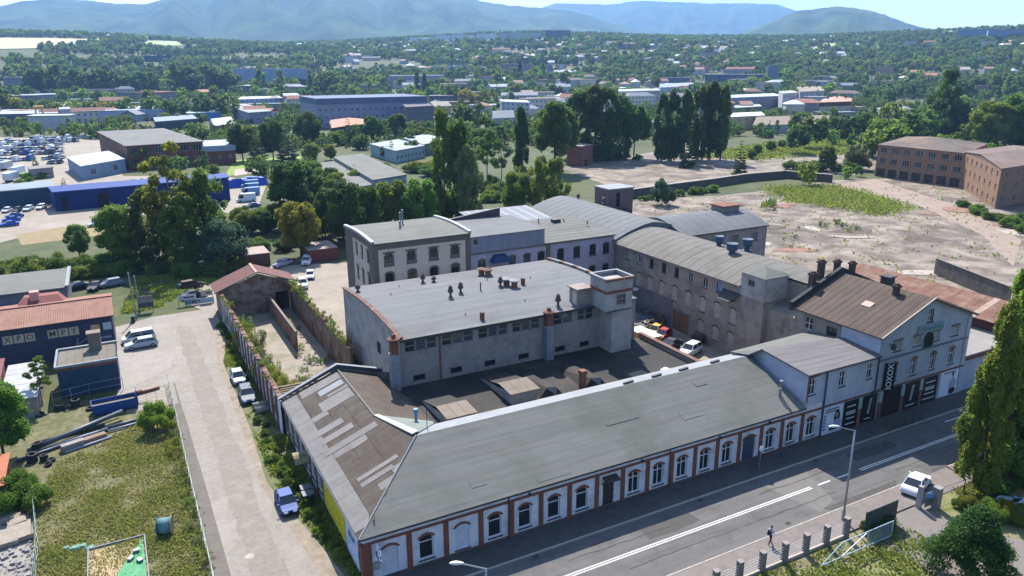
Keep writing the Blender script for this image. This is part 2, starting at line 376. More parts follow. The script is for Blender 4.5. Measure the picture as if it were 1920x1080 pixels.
# the air
def haze_box():
    mb = MB().box(-15500, 15500, -15500, 15500, -4, 1700)
    m = bpy.data.materials.new('haze_air'); m.use_nodes = True; t = m.node_tree; t.nodes.clear()
    v = t.nodes.new('ShaderNodeVolumePrincipled'); v.inputs['Color'].default_value = (.29, .52, .93, 1)
    v.inputs['Density'].default_value = HAZE; v.inputs['Anisotropy'].default_value = .2
    o = t.nodes.new('ShaderNodeOutputMaterial'); t.links.new(v.outputs[0], o.inputs['Volume'])
    o = link('haze', mb.mesh('haze', m)); o['kind'] = 'stuff'; o['label'] = 'thin blue summer haze over the valley'
HAZE = 0.85e-4
haze_box()

# ---------------------------------------------------------------- walls with real openings, windows
m_glass = mat('dark_glass', (.018, .022, .026), rough=.06, spec=.6)
m_glass2 = mat('sky_glass', (.05, .065, .08), rough=.12, spec=.7)
m_wframe = mat('white_window_frame', '#cfd0cf', rough=.5)
m_dframe = mat('brown_window_frame', '#3c332d', rough=.6)
m_gframe = mat('grey_window_frame', '#8d8b88', rough=.6)
m_brick = mat('red_brick', '#6d4132', '#804f3c', scale=6, c3='#59392d', s3=1.2, k3=.7, bump=.01)
m_obrick = mat('old_brick', '#6d4435', '#8d5c48', scale=3, c3='#4c4037', s3=.5, k3=.8, bump=.02)
m_sill = mat('sill_dark', '#453a33', '#57483e', scale=3)
def arcpts(u0, u1, zs, rise, n=8):
    """segmental arch from (u0,zs) to (u1,zs) rising by rise"""
    h = (u1-u0)/2; rr = (h*h+rise*rise)/(2*rise); th = math.asin(min(1, h/rr)); c = (u0+u1)/2
    if rise > h: th = math.pi-th
    return [(c+rr*math.sin(-th+2*th*k/n), zs+rise-rr+rr*math.cos(-th+2*th*k/n)) for k in range(n+1)]
def wall(mb, p0, p1, z0, z1, ops=(), rev=.18, m=0, mr=None, top=None):
    """outer face from p0 to p1 (outward to the right of the direction), openings (u0,u1,v0,v1[,rise])"""
    p0, p1 = Vector((*p0, 0)), Vector((*p1, 0)); L = (p1-p0).length; d = (p1-p0)/L; inn = Vector((-d.y, d.x, 0))
    mr = m if mr is None else mr
    us = sorted({0, L, *[round(o[k], 4) for o in ops for k in (0, 1)]}); vs_ = sorted({z0, z1, *[round(o[k], 4) for o in ops for k in (2, 3)]})
    P = lambda u, v, w=0: tuple(p0+d*u+inn*w+Vector((0, 0, v)))
    for a, b in zip(us, us[1:]):
        run = None
        for c, e in zip(vs_, vs_[1:]):
            um, vm = (a+b)/2, (c+e)/2
            hole = any(o[0] < um < o[1] and o[2] < vm < o[3] for o in ops)
            if hole:
                if run is not None: mb.poly([P(a, run), P(b, run), P(b, c), P(a, c)], m); run = None
            elif run is None: run = c
        if run is not None: mb.poly([P(a, run), P(b, run), P(b, z1), P(a, z1)], m)
    for o in ops:
        a, b, c, e = o[:4]; rise = o[4] if len(o) > 4 else 0
        if rise:
            ap = arcpts(a, b, e-rise, rise); k = len(ap)//2
            mb.poly([P(a, e)]+[P(*q) for q in ap[:k+1]][::1], m); mb.poly([P(b, e)]+[P(*q) for q in ap[k:]][::-1], m)
            for q, s in zip(ap, ap[1:]): mb.poly([P(*q), P(*s), P(*s, rev), P(*q, rev)], mr)
        else: mb.poly([P(a, e), P(b, e), P(b, e, rev), P(a, e, rev)], mr)
        t = e-rise
        mb.poly([P(a, c), P(a, t), P(a, t, rev), P(a, c, rev)], mr); mb.poly([P(b, t), P(b, c), P(b, c, rev), P(b, t, rev)], mr)
        mb.poly([P(b, c), P(a, c), P(a, c, rev), P(b, c, rev)], mr)
    return mb
WC = {}
def win_mesh(w, h, rise, cols, rows, fr, blank):
    """frame and pane meshes, origin at bottom centre of the opening, x along the wall, y inward"""
    key = (round(w, 2), round(h, 2), round(rise, 2), cols, tuple(rows), fr.name, blank.name if blank else '')
    if key in WC: return WC[key]
    f = MB(); b = .07; d0, d1 = .0, .07
    f.box(-w/2, -w/2+b, d0, d1, 0, h-rise*.9); f.box(w/2-b, w/2, d0, d1, 0, h-rise*.9); f.box(-w/2+b, w/2-b, d0, d1, 0, b)
    if rise:
        ap = arcpts(-w/2, w/2, h-rise, rise); c = (0, h-rise)
        for q, s in zip(ap, ap[1:]):
            qi = (q[0]*(1-2*b/w), q[1]-b); si = (s[0]*(1-2*b/w), s[1]-b)
            f.poly([(qi[0], d0, qi[1]), (si[0], d0, si[1]), (s[0], d0, s[1]), (q[0], d0, q[1])])
    else: f.box(-w/2+b, w/2-b, d0, d1, h-b, h)
    for k in range(1, cols): x = -w/2+w*k/cols; f.box(x-.035, x+.035, d0+.005, d1, b, h-b)
    for r in rows: f.box(-w/2+b, w/2-b, d0-.004, d1-.01, h*r-.035, h*r+.035)
    p = MB()
    pts = [(-w/2, 0), (w/2, 0)]+(arcpts(-w/2, w/2, h-rise, rise)[::-1] if rise else [(w/2, h), (-w/2, h)])
    p.poly([(x, .05, z) for x, z in pts])
    WC[key] = (f.mesh('window', fr), p.mesh('pane', blank or m_glass)); return WC[key]
SILL = {}
def window(parent, p0, p1, op, rev=.18, cols=2, rows=(.6,), fr=None, blank=None, sill=None, arch=None, name='window', archw=.23):
    p0, p1 = Vector((*p0, 0)), Vector((*p1, 0)); d = (p1-p0).normalized(); inn = Vector((-d.y, d.x, 0)); a = math.atan2(d.y, d.x)
    u0, u1, v0, v1 = op[:4]; rise = op[4] if len(op) > 4 else 0
    fm, pm = win_mesh(u1-u0, v1-v0, rise, cols, rows, fr or m_wframe, blank)
    base = p0+d*((u0+u1)/2)
    o = link(name, fm, parent); o.location = base+inn*(rev-.05)+Vector((0, 0, v0)); o.rotation_euler = (0, 0, a)
    g = link('pane', pm); g.parent = o
    if sill is not None:
        k = ('s', round(u1-u0, 2), sill.name)
        if k not in SILL: SILL[k] = MB().box(-(u1-u0)/2-.1, (u1-u0)/2+.1, -.09, .17, -.11, -.002).mesh('sill', sill)
        s = link('sill', SILL[k]); s.parent = o; s.location = (0, -(rev-.05), 0)
    if arch is not None:
        k = ('a', round(u1-u0, 2), round(v1-v0, 2), round(rise, 2), arch.name, archw)
        if k not in SILL:
            mb = MB(); h = v1-v0; w = u1-u0; r0 = max(rise, .03)
            ap = arcpts(-w/2, w/2, h-rise, r0); ao = arcpts(-w/2-archw*.8, w/2+archw*.8, h-rise+archw*.25, r0+archw*.75)
            for (q, s, qo, so_) in zip(ap, ap[1:], ao, ao[1:]):
                mb.poly([(q[0], -.05, q[1]), (s[0], -.05, s[1]), (so_[0], -.05, so_[1]), (qo[0], -.05, qo[1])])
                mb.poly([(qo[0], -.05, qo[1]), (so_[0], -.05, so_[1]), (so_[0], .0, so_[1]), (qo[0], .0, qo[1])])
            SILL[k] = mb.mesh('arch', arch)
        s = link('arch', SILL[k]); s.parent = o; s.location = (0, -(rev-.05), 0)
    return o
def strips(parent, q, n, m, name='felt_strip', t=.02, jit=.012, skip=()):
    """cover a roof quad q (a,b,c,d; strips run a->b, stacked a->d) with n single strips"""
    a, b, c, d = [Vector(p) for p in q]; nn = (b-a).cross(d-a).normalized()
    if nn.z < 0: nn = -nn
    for i in range(n):
        if i in skip: continue
        s0, s1 = i/n, (i+1)/n
        if i: s0 += .004
        h = nn*(.02+jit*rnd.random())
        mb = MB().slab([a.lerp(d, s0)+h, b.lerp(c, s0)+h, b.lerp(c, s1)+h, a.lerp(d, s1)+h], t)
        part(parent, name, mb, m)
def text(parent, s, loc, rot, size, m, name='lettering', ext=.01, align='CENTER'):
    cu = bpy.data.curves.new(name, 'FONT'); cu.body = s; cu.size = size; cu.extrude = ext; cu.align_x = align; cu.align_y = 'CENTER'
    cu.resolution_u = 2; cu.offset = size*.008
    o = bpy.data.objects.new('tmp', cu); COL.objects.link(o)
    dg = bpy.context.evaluated_depsgraph_get(); me = bpy.data.meshes.new_from_object(o.evaluated_get(dg)); me.name = name
    bpy.data.objects.remove(o); bpy.data.curves.remove(cu)
    me.materials.clear(); me.materials.append(m)
    t = link(name, me, parent); t.location = loc; t.rotation_euler = rot; return t
def chimney_vent(parent, x, y, z, h=1.1, r=.16, m=None, name='roof_vent'):
    mb = MB(); mb.cyl(x, y, z, z+h*.6, r*.6, 8).lathe(x, y, [(r*.6, z+h*.35), (r*1.5, z+h*.45), (r*1.5, z+h*.62), (r*.9, z+h*.7), (r*1.3, z+h*.8), (0.01, z+h)], 8).lathe(x, y, [(r*1.6, z-.03), (r*1.1, z+.12), (r*.6, z+.2)], 8)
    return part(parent, name, mb, m)

# ---------------------------------------------------------------- materials of the works
m_wplast = mat('white_plaster', '#cccbce', '#bdbdc2', scale=.8, c3='#8b8885', s3=.7, k3=.65)
m_wpan = mat('pale_panel', '#c3c4ca', '#b2b4bd', scale=1.2, c3='#9b9ca3', s3=.6, k3=.4)
m_felt = mat('roof_felt_grey', '#60605b', '#6d6d67', scale=.6, stretch=(.12, 4, 4), c3='#53544c', s3=.13, k3=.75, vary=.03, rough=.9)
m_felt_b = mat('roof_felt_pale', '#616263', '#6d6e6f', scale=.35, stretch=(.2, 2.5, 1), c3='#585857', s3=.16, k3=.7, vary=.025, rough=.9)
m_zinc = mat('pale_flashing', '#85888b', '#787b7f', scale=.6, rough=.75)
m_rbrown = mat('brown_sheet_roof', '#41362f', '#4e433b', scale=.9, stretch=(1.6, .5, 1), c3='#504e41', s3=.35, k3=.9, vary=.07)
m_rpatch = mat('grey_patch_sheet', '#75716e', '#68635f', scale=2, c3='#807d7b', s3=1, vary=.08)
m_rdark = mat('tar_roof', '#2f2c2a', '#262423', scale=.5, c3='#4a423a', s3=.25, k3=.8)
m_tarpale = mat('bleached_felt', '#6f6457', '#7d7163', scale=1, c3='#5d5449', s3=.4)
m_moss = mat('roof_moss', '#7d7a2c', '#5f6a22', scale=3, bump=.05)
m_concw = mat('stained_render', '#938b84', '#7f7770', scale=.5, c3='#635d58', s3=.9, k3=.6, bump=.01)
m_concl = mat('light_render', '#a39d97', '#918b86', scale=.5, c3='#77726e', s3=.5, k3=.6)
m_cream = mat('cream_render', '#cbb9a6', '#bfae9c', scale=.8, c3='#aa9b8b', s3=.3, k3=.4)
m_olive = mat('olive_trim', '#6a6257', '#625a50', scale=.8)
m_lav = mat('lavender_render', '#a39ca6', '#968f9b', scale=.5, c3='#87818e', s3=.6)
m_slate = mat('blue_grey_cladding', '#7e7f8d', '#73747f', scale=.6, stretch=(2, 2, .3))
m_oldw = mat('grimy_plaster', '#958a80', '#81766d', scale=.4, c3='#5d554f', s3=.45, k3=.75, bump=.015)
m_oldw2 = mat('grey_dado', '#6c6d74', '#5d5e66', scale=.5, c3='#4c4d54', s3=.4)
m_rlong = mat('weathered_felt', '#5f5c56', '#6d6a63', scale=.8, stretch=(.35, 3, 1), c3='#554c43', s3=.2, k3=.7, bump=.03, vary=.05)
m_rvault = mat('vault_felt', '#5f6163', '#6a6c6d', scale=.6, stretch=(.3, 2, 1), c3='#565858', s3=.2, k3=.5)
m_rgab = mat('brown_felt', '#443830', '#52453c', scale=.8, stretch=(.3, 2, 1), c3='#5b4d43', s3=.4, k3=.5, vary=.05)
m_bwall = mat('blue_grey_plaster', '#a3a7b0', '#9398a2', scale=.6, c3='#7b808a', s3=.5, k3=.6)
m_bblue = mat('pale_blue_render', '#b3b5bf', '#a3a6b3', scale=.6, c3='#8b90a0', s3=.5, k3=.5)
m_black = mat('black_panel', '#0c0d10', rough=.5)
m_dark = mat('dark_opening', (.012, .012, .013), rough=.9)
m_steel = mat('galvanised_steel', '#8d949b', '#7b8289', scale=3, rough=.45, metal=.7)
m_rust = mat('rust', '#6b4636', '#7d523f', scale=1.2, c3='#53382d', s3=.6, k3=.7)
m_duct = mat('duct_metal', '#8f9aa3', '#79848d', scale=2, rough=.5, metal=.4, c3='#8a5a3e', s3=1.2, k3=.6)
m_gut = mat('gutter_dark', '#3a3938', rough=.6)
m_terra = mat('terracotta_coping', '#6b4a3e', '#5d4237', scale=3, c3='#7b6b5e', s3=1.2, k3=.9, vary=.16)
m_wood = mat('weathered_wood', '#7a6a5b', '#68594c', scale=3, stretch=(1, 6, 1), vary=.12)
m_odoor = mat('brown_gate', '#7c5b45', '#6c4e3b', scale=1.5, vary=.1)
m_letw = mat('white_letter', '#d4d6d8', rough=.5)
# ================================================================ long street hall with hipped roof
T = thing('street_hall', 'long low white hall with red brick piers and grey hipped roof along the road', 'building', (13.8, 52, 0))
FY = 52.0
piers = [17.4, 20.72, 24.02, 27.07, 30.09, 33.16, 36.2, 39.2, 42.18, 45.2, 48.2, 51.17, 54.22, 57.34, 60.42, 63.51]
p0, p1 = (13.8, FY), (66.75, FY)
kinds = ['blind_door', 'win', 'blind', 'win', 'win', 'win', 'win', 'door', 'win', 'win', 'win', 'win', 'win', 'bigdoor', 'win', 'win', 'win']
edges = [14.4]+piers+[66.7]
ops = []; defs = []
for i, k in enumerate(kinds):
    c = (edges[i]+edges[i+1])/2+.1-13.8
    if i == 0: c = 15.95-13.8
    if k == 'win': op = (c-.64, c+.64, .62, 2.95, .28)
    elif k == 'blind': op = (c-.67, c+.67, .5, 2.95, .28)
    elif k == 'blind_door': op = (c-.7, c+.7, .3, 3.0, .28)
    elif k == 'door': op = (c-.66, c+.66, 0.13, 2.75, .25)
    else: op = (c-.9, c+.9, .13, 2.95, .3)
    ops.append(op); defs.append((k, op))
mb = MB(); wall(mb, p0, p1, 0, 4.55, ops, .22)
part(T, 'front_wall', mb, m_wplast)
for k, op in defs:
    if k == 'win': window(T, p0, p1, op, .22, 1 if op[0] < 26 else 2, (.70,), m_wframe, None, m_sill, m_brick)
    elif k.startswith('blind'): window(T, p0, p1, op, .10, 1, (), m_wpan, m_wpan, m_sill, m_brick, name='blind_window')
    elif k == 'door': window(T, p0, p1, op, .22, 2, (.8,), m_dframe, m_dframe, None, m_brick, name='door')
    else: window(T, p0, p1, op, .22, 2, (.33, .75), mat('blue_grey_door', '#4b5866', rough=.5), mat('door_leaf_blue_grey', '#3a4652', rough=.4), None, m_brick, name='door')
for x in piers: part(T, 'brick_pier', MB().box(x, x+.46, FY-.09, FY-.002, 0, 3.62), m_brick)
part(T, 'brick_pier', MB().box(13.55, 14.38, FY-.13, FY+.55, 0, 3.62), m_brick)
part(T, 'brick_course', MB().box(13.7, 66.7, FY-.12, FY-.003, 3.66, 3.86), m_brick)
part(T, 'brick_cornice', MB().box(13.5, 63.7, FY-.2, FY-.003, 4.3, 4.46), m_brick)
part(T, 'plinth', MB().box(14.4, 66.7, FY-.05, FY-.003, .02, .3), mat('brown_plinth', '#6b5548', '#57473d', scale=2))
part(T, 'gutter', MB().tube((13.3, 51.55, 4.52), (63.6, 51.55, 4.52), .085, 6), m_gut)
for x in (26.95, 45.05): part(T, 'downpipe', MB().cyl(x, 51.85, .15, 4.45, .06, 6).tube((x, 51.85, 4.4), (x, 51.55, 4.5), .05, 6), mat('brown_pipe', '#4a3029', rough=.6))
# west side wall with tall blind bays
wp0, wp1 = (13.8, 81.2), (13.8, 52.0)
wops = [(1.1+i*2.62, 2.5+i*2.62, .9, 3.3, .25) for i in range(8)]
mb = MB(); wall(mb, wp0, wp1, 0, 4.5, wops, .2); part(T, 'side_wall', mb, m_wplast)
for i, op in enumerate(wops): window(T, wp0, wp1, op, .2, 2, (.55,), m_gframe, m_glass2 if i % 3 else mat('boarded', '#7b7872', '#68655f', scale=2), m_sill, None)
for i in range(9): part(T, 'side_pier', MB().box(13.68, 13.8, 80.5-i*2.62, 80.95-i*2.62, 0, 4.2), m_obrick)
part(T, 'side_gutter', MB().tube((13.28, 81.4, 4.5), (13.28, 51.6, 4.5), .09, 6), m_zinc)
mb = MB(); mb.poly([(27, 81.2, 0), (13.8, 81.2, 0), (13.8, 81.2, 4.6), (20, 81.2, 7.2), (27, 81.2, 5.2)]); part(T, 'rear_gable', mb, m_oldw)
part(T, 'yellow_banner', MB().box(13.6, 13.66, 57.1, 64.2, .75, 3.2), mat('yellow_vinyl', '#c9b81e', '#b5a51a', scale=2, c3='#4a4410', s3=2.2, k3=.75), label='yellow banner on the side wall')
part(T, 'white_banner', MB().box(13.6, 13.66, 53.2, 56.9, .55, 3.3), mat('white_vinyl', '#bfc6d2', '#a9b4c6', scale=1.5, c3='#3f6f96', s3=1.1, k3=.8))
text(T, 'SKUP', (13.58, 55.0, 2.7), (R(90), 0, R(-90)), .8, mat('blue_letter', '#3d6d97'))
# roof
E0, ER, RY, RZ = 4.62, 4.62, 59.85, 8.0
roof = MB()
A, B_, C_, D_ = (13.25, 51.5, E0), (63.6, 51.5, E0), (62.9, RY, RZ), (21.5, RY, RZ)
roof.slab([A, B_, C_, D_], .12); part(T, 'roof', roof, m_felt)
n = 17                                          # felt laid in single courses
for i in range(n):
    s0, s1 = i/n, (i+1)/n+.004
    a, b, c, d = Vector(A), Vector(B_), Vector(C_), Vector(D_); h = Vector((0, -.38, .92))*(.045-.002*i)
    part(T, 'felt_course', MB().slab([a.lerp(d, s0)+h, b.lerp(c, s0)+h, b.lerp(c, s1)+h, a.lerp(d, s1)+h], .03), m_felt)
for (x0, x1, s0, s1) in ((53, 54.6, .72, .8), (30, 33.5, .05, .12), (48.5, 51, .3, .42), (24, 25.5, .2, .3), (40, 44, .5, .54)):
    P = lambda x, s: (x, 51.5+(RY-51.5)*s-.02, E0+(RZ-E0)*s+.065)
    part(T, 'felt_patch', MB().slab([P(x0, s0), P(x1, s0), P(x1, s1), P(x0, s1)], .02), m_felt)
# rear pale slope behind the ridge
mb = MB(); mb.slab([(21.5, RY, RZ+.01), (63.0, RY, RZ+.01), (63.0, 62.6, 7.25), (23.6, 62.6, 7.25)], .1); part(T, 'rear_slope', mb, m_zinc)
mb = MB(); mb.box(23.6, 62.9, 62.55, 62.75, 4.9, 7.2); part(T, 'rear_upstand', mb, m_tarpale)
for x in (46.0, 49.8, 53.6, 58.2): part(T, 'ridge_vent', MB().rbox(x, 60.35, 1.3, .28, 7.86, 8.12, .12), m_gut)
# west wing, brown sheets
mb = MB(); mb.slab([(13.25, 51.5, E0), (21.5, RY, RZ), (19.85, RY+.0, RZ-.02), (19.85, 66.9, 7.17), (19.85, 81.0, 7.17), (13.25, 81.0, E0)], .1)
mb = MB()
# plane x from 13.25 (4.62) to 19.85 (7.17); at the hip it climbs on to the ridge corner
wing = lambda x: E0+(x-13.25)*(7.17-E0)/6.6
mb.slab([(13.25, 51.5, E0), (21.5, RY, wing(21.5)), (21.5, 60.2, wing(21.5)), (19.85, 67.2, 7.17), (19.85, 81.0, 7.17), (13.25, 81.0, E0)], .1)
part(T, 'wing_roof', mb, m_rbrown)
mb = MB(); mb.slab([(19.85, 63.5, 7.17), (26.2, 63.5, 5.0), (26.2, 72.0, 5.0), (24.4, 81.0, 5.6), (19.85, 81.0, 7.17)], .1); part(T, 'wing_rear_roof', mb, m_rbrown)
# each row of corrugated sheets running down the wing slope
yy = 80.9; i = 0
while yy > 52.6:
    y1 = max(yy-1.05, 52.5); i += 1
    hip = lambda y: 13.25+(y-51.5)*1.0 if y < 59.9 else 19.85+max(0, 67.2-y)*.225
    for x0, x1 in ((13.3, 14.9), (14.93, 16.6), (16.63, 18.2), (18.23, 21.4)):
        xa, xb = min(x1, hip(yy)), min(x1, hip(y1))
        if xb-x0 < .05: xb = x0+.05
        if xa-x0 < .3: continue
        o = Vector((-.36, 0, .93))*(.03+.012*rnd.random())
        pal = (x0 < 13.5) or (rnd.random() < .03)
        part(T, 'roof_sheet', MB().slab([Vector((x0, yy-.015, wing(x0)))+o, Vector((xa, yy-.015, wing(xa)))+o, Vector((xb, y1, wing(xb)))+o, Vector((x0, y1, wing(x0)))+o], .02), m_rpatch if pal else m_rbrown)
    yy = y1
def patch(x0, x1, y0, y1, m=None):
    o = Vector((-.36, 0, .93))*.065
    part(T, 'pale_sheet', MB().slab([Vector((x0, y0, wing(x0)))+o, Vector((x1, y0, wing(x1)))+o, Vector((x1, y1, wing(x1)))+o, Vector((x0, y1, wing(x0)))+o], .02), m or m_rpatch)
patch(15.2, 19.6, 78.6, 80.4); patch(16.8, 19.5, 76.9, 78.2, m_zinc); patch(16.2, 19.6, 73.2, 75.6); patch(17.4, 19.7, 75.8, 76.4)
patch(14.6, 17.3, 69.3, 70.5); patch(14.6, 17.8, 67.4, 68.5); patch(14.2, 19.6, 65.2, 66.3); patch(16.6, 17.8, 63.9, 64.5); patch(15.5, 19.3, 58.6, 59.2); patch(15.5, 18.5, 57.5, 58.2)
part(T, 'ridge_cap', MB().tube((19.85, 67.2, 7.22), (19.85, 81, 7.22), .1, 6), m_rpatch)
part(T, 'hip_cap', MB().tube((13.3, 51.55, 4.68), (21.5, 59.85, 8.08), .07, 6), m_zinc)
mb = MB(); mb.slab([(19.8, 67.3, 7.3), (20.3, 67.3, 7.3), (22.0, 60.6, 8.05), (21.3, 60.4, 8.0)], .12); part(T, 'pale_ridge_flashing', mb, mat('white_flashing', '#9b9d9a', rough=.6))
mb = MB(); mb.slab([(20.2, 67.3, 7.2), (22.0, 60.5, 7.95), (24.4, 62.7, 7.3), (25.3, 65.2, 6.2)], .1); part(T, 'cricket_roof', mb, mat('greenish_felt', '#777f79', '#6b736d', scale=.6))
mb = MB()
mb.hexa([(13.1, 80.9, 4.75), (13.1, 81.35, 4.75), (13.1, 81.35, 4.9), (13.1, 80.9, 4.9), (19.85, 80.9, 7.35), (19.85, 81.35, 7.35), (19.85, 81.35, 7.75), (19.85, 80.9, 7.75)])
mb.hexa([(19.85, 80.9, 7.35), (19.85, 81.35, 7.35), (19.85, 81.35, 7.75), (19.85, 80.9, 7.75), (25.2, 80.9, 5.75), (25.2, 81.35, 5.75), (25.2, 81.35, 6.1), (25.2, 80.9, 6.1)])
part(T, 'gable_parapet', mb, mat('dark_zinc', '#3d434c', rough=.5)); 
part(T, 'parapet_cap', MB().slab([(13.0, 80.85, 4.95), (13.0, 81.4, 4.95), (19.85, 81.4, 7.82), (19.85, 80.85, 7.82)], .04).slab([(19.85, 80.85, 7.82), (19.85, 81.4, 7.82), (25.3, 81.4, 6.16), (25.3, 80.85, 6.16)], .04), m_zinc)
part(T, 'vent_pipe', MB().cyl(23.2, 64.4, 6.7, 8.0, .13, 8).cyl(23.2, 64.4, 8.0, 8.4, .24, 10), mat('blue_vent', '#3f6f9c', rough=.5))
part(T, 'antenna_mast', MB().cyl(23.2, 61.4, 7.4, 9.6, .035, 5).tube((22.8, 61.4, 9.3), (23.5, 61.4, 9.3), .02, 4), m_gut)
part(T, 'flue', MB().cyl(61.6, 53.6, 5.4, 6.6, .12, 8).cyl(62.0, 53.9, 5.6, 7.1, .12, 8).cyl(62.0, 53.9, 7.1, 7.3, .2, 8), m_steel)
# low tar roof between the street hall and the flat-roofed hall
mb = MB(); mb.slab([(24.4, 62.7, 5.1), (60.2, 62.7, 5.1), (60.2, 77.2, 5.1), (24.4, 77.2, 5.1)], .2); part(T, 'low_roof', mb, m_rdark)
for q in ([(33.5, 62.9), (37.5, 62.9), (37.2, 64.6), (33.8, 64.4)], [(41.2, 62.9), (45, 62.9), (44, 64), (41.5, 63.8)], [(46, 63), (52, 63), (51.5, 64.6), (47.5, 64.8), (46.2, 64)]):
    part(T, 'bleached_patch', MB().prism(q, 5.105, 5.12), m_tarpale)
for q in ([(42.2, 63.1), (44.2, 63.1), (44, 64.2), (42.6, 63.9)], [(47.0, 63.1), (49.6, 63.1), (49.2, 64.3), (47.4, 64)], [(50.2, 63), (51.3, 63), (51.2, 63.8)]):
    part(T, 'moss_patch', MB().prism(q, 5.122, 5.2), m_moss)
part(T, 'east_parapet', MB().box(60.2, 60.65, 63.4, 77.2, 4.6, 5.75), m_oldw); part(T, 'coping', MB().box(60.12, 60.73, 63.35, 77.2, 5.75, 5.85), m_terra)
part(T, 'east_wall', MB().box(60.25, 60.6, 62.6, 77.2, 0, 4.6), m_oldw)
def skylight(x0, x1, y0, y1, zf, zb):
    mb = MB(); mb.poly([(x0, y0, 5.1), (x1, y0, 5.1), (x1, y0, zf), (x0, y0, zf)]); mb.poly([(x0, y1, 5.1), (x0, y0, 5.1), (x0, y0, zf), (x0, y1, zb)]); mb.poly([(x1, y0, 5.1), (x1, y1, 5.1), (x1, y1, zb), (x1, y0, zf)])
    s = part(T, 'roof_hatch', mb, m_concl)
    for i in range(3):
        xa, xb = x0-.25+(x1-x0+.5)*i/3, x0-.25+(x1-x0+.5)*(i+1)/3-.03
        part(s, 'roof_board', MB().slab([(xa, y0-.25, zf+.05), (xb, y0-.25, zf+.05), (xb, y0+(y1-y0)*.35, zf+.25), (xa, y0+(y1-y0)*.35, zf+.25)], .05), m_tarpale)
    part(s, 'rear_cover', MB().slab([(x0-.1, y0+(y1-y0)*.3, zf+.16), (x1+.1, y0+(y1-y0)*.3, zf+.16), (x1+.1, y1, zb+.02), (x0-.1, y1, zb+.02)], .08), m_rdark)
skylight(26.8, 29.8, 64.8, 72.5, 6.35, 5.3); skylight(35.2, 38.4, 66.8, 75.0, 6.4, 5.3)
for (x, y, s) in ((40.2, 66.9, 1.0), (46.0, 66.7, 1.0)):      # wedge ventilators
    part(T, 'wedge_skylight', MB().hexa([(x-1.6, y-.2, 5.1), (x+1.3, y-1.3, 5.1), (x+1.5, y+6.5, 5.1), (x-1.2, y+6.5, 5.1), (x-.5, y-.1, 6.2), (x+.4, y-.4, 6.2), (x+.6, y+6.3, 5.5), (x-.4, y+6.3, 5.5)]), m_rdark)
    part(T, 'wedge_pane', MB().poly([(x-.5, y-.13, 6.22), (x-.55, y-.3, 6.1), (x+.25, y-1.0, 5.35), (x+.5, y-.42, 6.2)]), m_felt_b)
part(T, 'stub_chimney', MB().box(44.0, 44.6, 66.4, 67.0, 5.1, 6.9).box(43.93, 44.67, 66.33, 67.07, 6.9, 7.4), m_obrick)
part(T, 'roof_box', MB().rbox(52.0, 66.3, 2.2, 1.6, 5.1, 5.5, .1), m_tarpale)
part(T, 'white_stool', MB().rbox(55.4, 65.6, 1.1, .8, 5.6, 5.7, .4).rbox(54.95, 65.45, .1, .7, 5.1, 5.6, .4).rbox(55.85, 65.8, .1, .7, 5.1, 5.6, .4), m_wframe)
part(T, 'vent_cowl', MB().cyl(39.2, 63.3, 5.1, 5.8, .22, 8).rbox(39.2, 63.3, .6, .45, 5.8, 6.1, .2), m_zinc)
# lettered wall sign and lamp at the corner
s = part(T, 'hanging_sign', MB().box(14.7, 14.82, 50.7, 51.85, 2.55, 3.75), mat('sign_blue_white', '#dfe3ea', '#3b5f9c', scale=1.2, lo=.5, hi=.52))
part(T, 'meter_box', MB().box(14.5, 15.0, 51.8, 51.99, 1.2, 1.9), m_gframe)
part(T, 'door_awning', MB().slab([(36.9, 51.2, 3.05), (38.7, 51.2, 3.05), (38.6, 51.95, 3.4), (37.0, 51.95, 3.4)], .05).tube((36.95, 51.25, 3.0), (37.0, 51.95, 2.7), .02, 4).tube((38.65, 51.25, 3.0), (38.6, 51.95, 2.7), .02, 4), mat('dark_awning', '#3d3431', rough=.6))
for x in (29.0, 41.5, 51.5, 58.5): part(T, 'wall_lamp', MB().box(x, x+.16, 51.7, 51.98, 3.9, 4.05), m_gut)

# ================================================================ flat-roofed hall
T = thing('flat_roof_hall', 'big grey flat-roofed hall with row of vents and corner tower behind the street hall', 'building', (26.2, 77, 0))
HY0, HY1, HX0, HX1 = 77.0, 100.0, 26.2, 59.3
arcz = lambda y: 11.0+.6*math.sin(math.pi*max(0, min(1, (y-HY0)/(HY1-HY0))))
p0, p1 = (HX0, HY0), (HX1, HY0)
gr = [(26.75, 30.75, 3), (31.35, 35.45, 3), (36.05, 40.1, 3), (40.65, 44.6, 3), (46.45, 49.4, 2), (50.1, 52.6, 2)]
ops = []
for a, b, n in gr:
    w_ = (b-a)/n
    for i in range(n): ops.append((a+i*w_+.06-HX0, a+(i+1)*w_-.06-HX0, 9.2, 10.55))
vents = [(x-.75-HX0, x+.75-HX0, 5.5, 6.25) for x in (28.4, 33.1, 37.6, 42.3, 47.6, 51.3)]
mb = MB(); wall(mb, p0, p1, 0, 10.95, ops+vents, .2); part(T, 'front_wall', mb, m_concw)
for i, op in enumerate(ops): window(T, p0, p1, op, .2, 1, (.55,) if i % 3 != 1 else (), m_gframe, (m_glass, m_glass2, mat('dirty_glass', '#3f474d', '#2c3338', scale=2, rough=.3))[i % 3], None, None)
for op in vents: window(T, p0, p1, op, .2, 1, (), m_dframe, m_dark, None, None, name='vent_opening')
mb = MB(); n = 12; ys = [HY0+(HY1-HY0)*i/n for i in range(n+1)]
mb.poly([(HX0, HY1, 0), (HX0, HY0, 0)]+[(HX0, y, arcz(y)+.15) for y in ys]); part(T, 'west_wall', mb, m_concl)
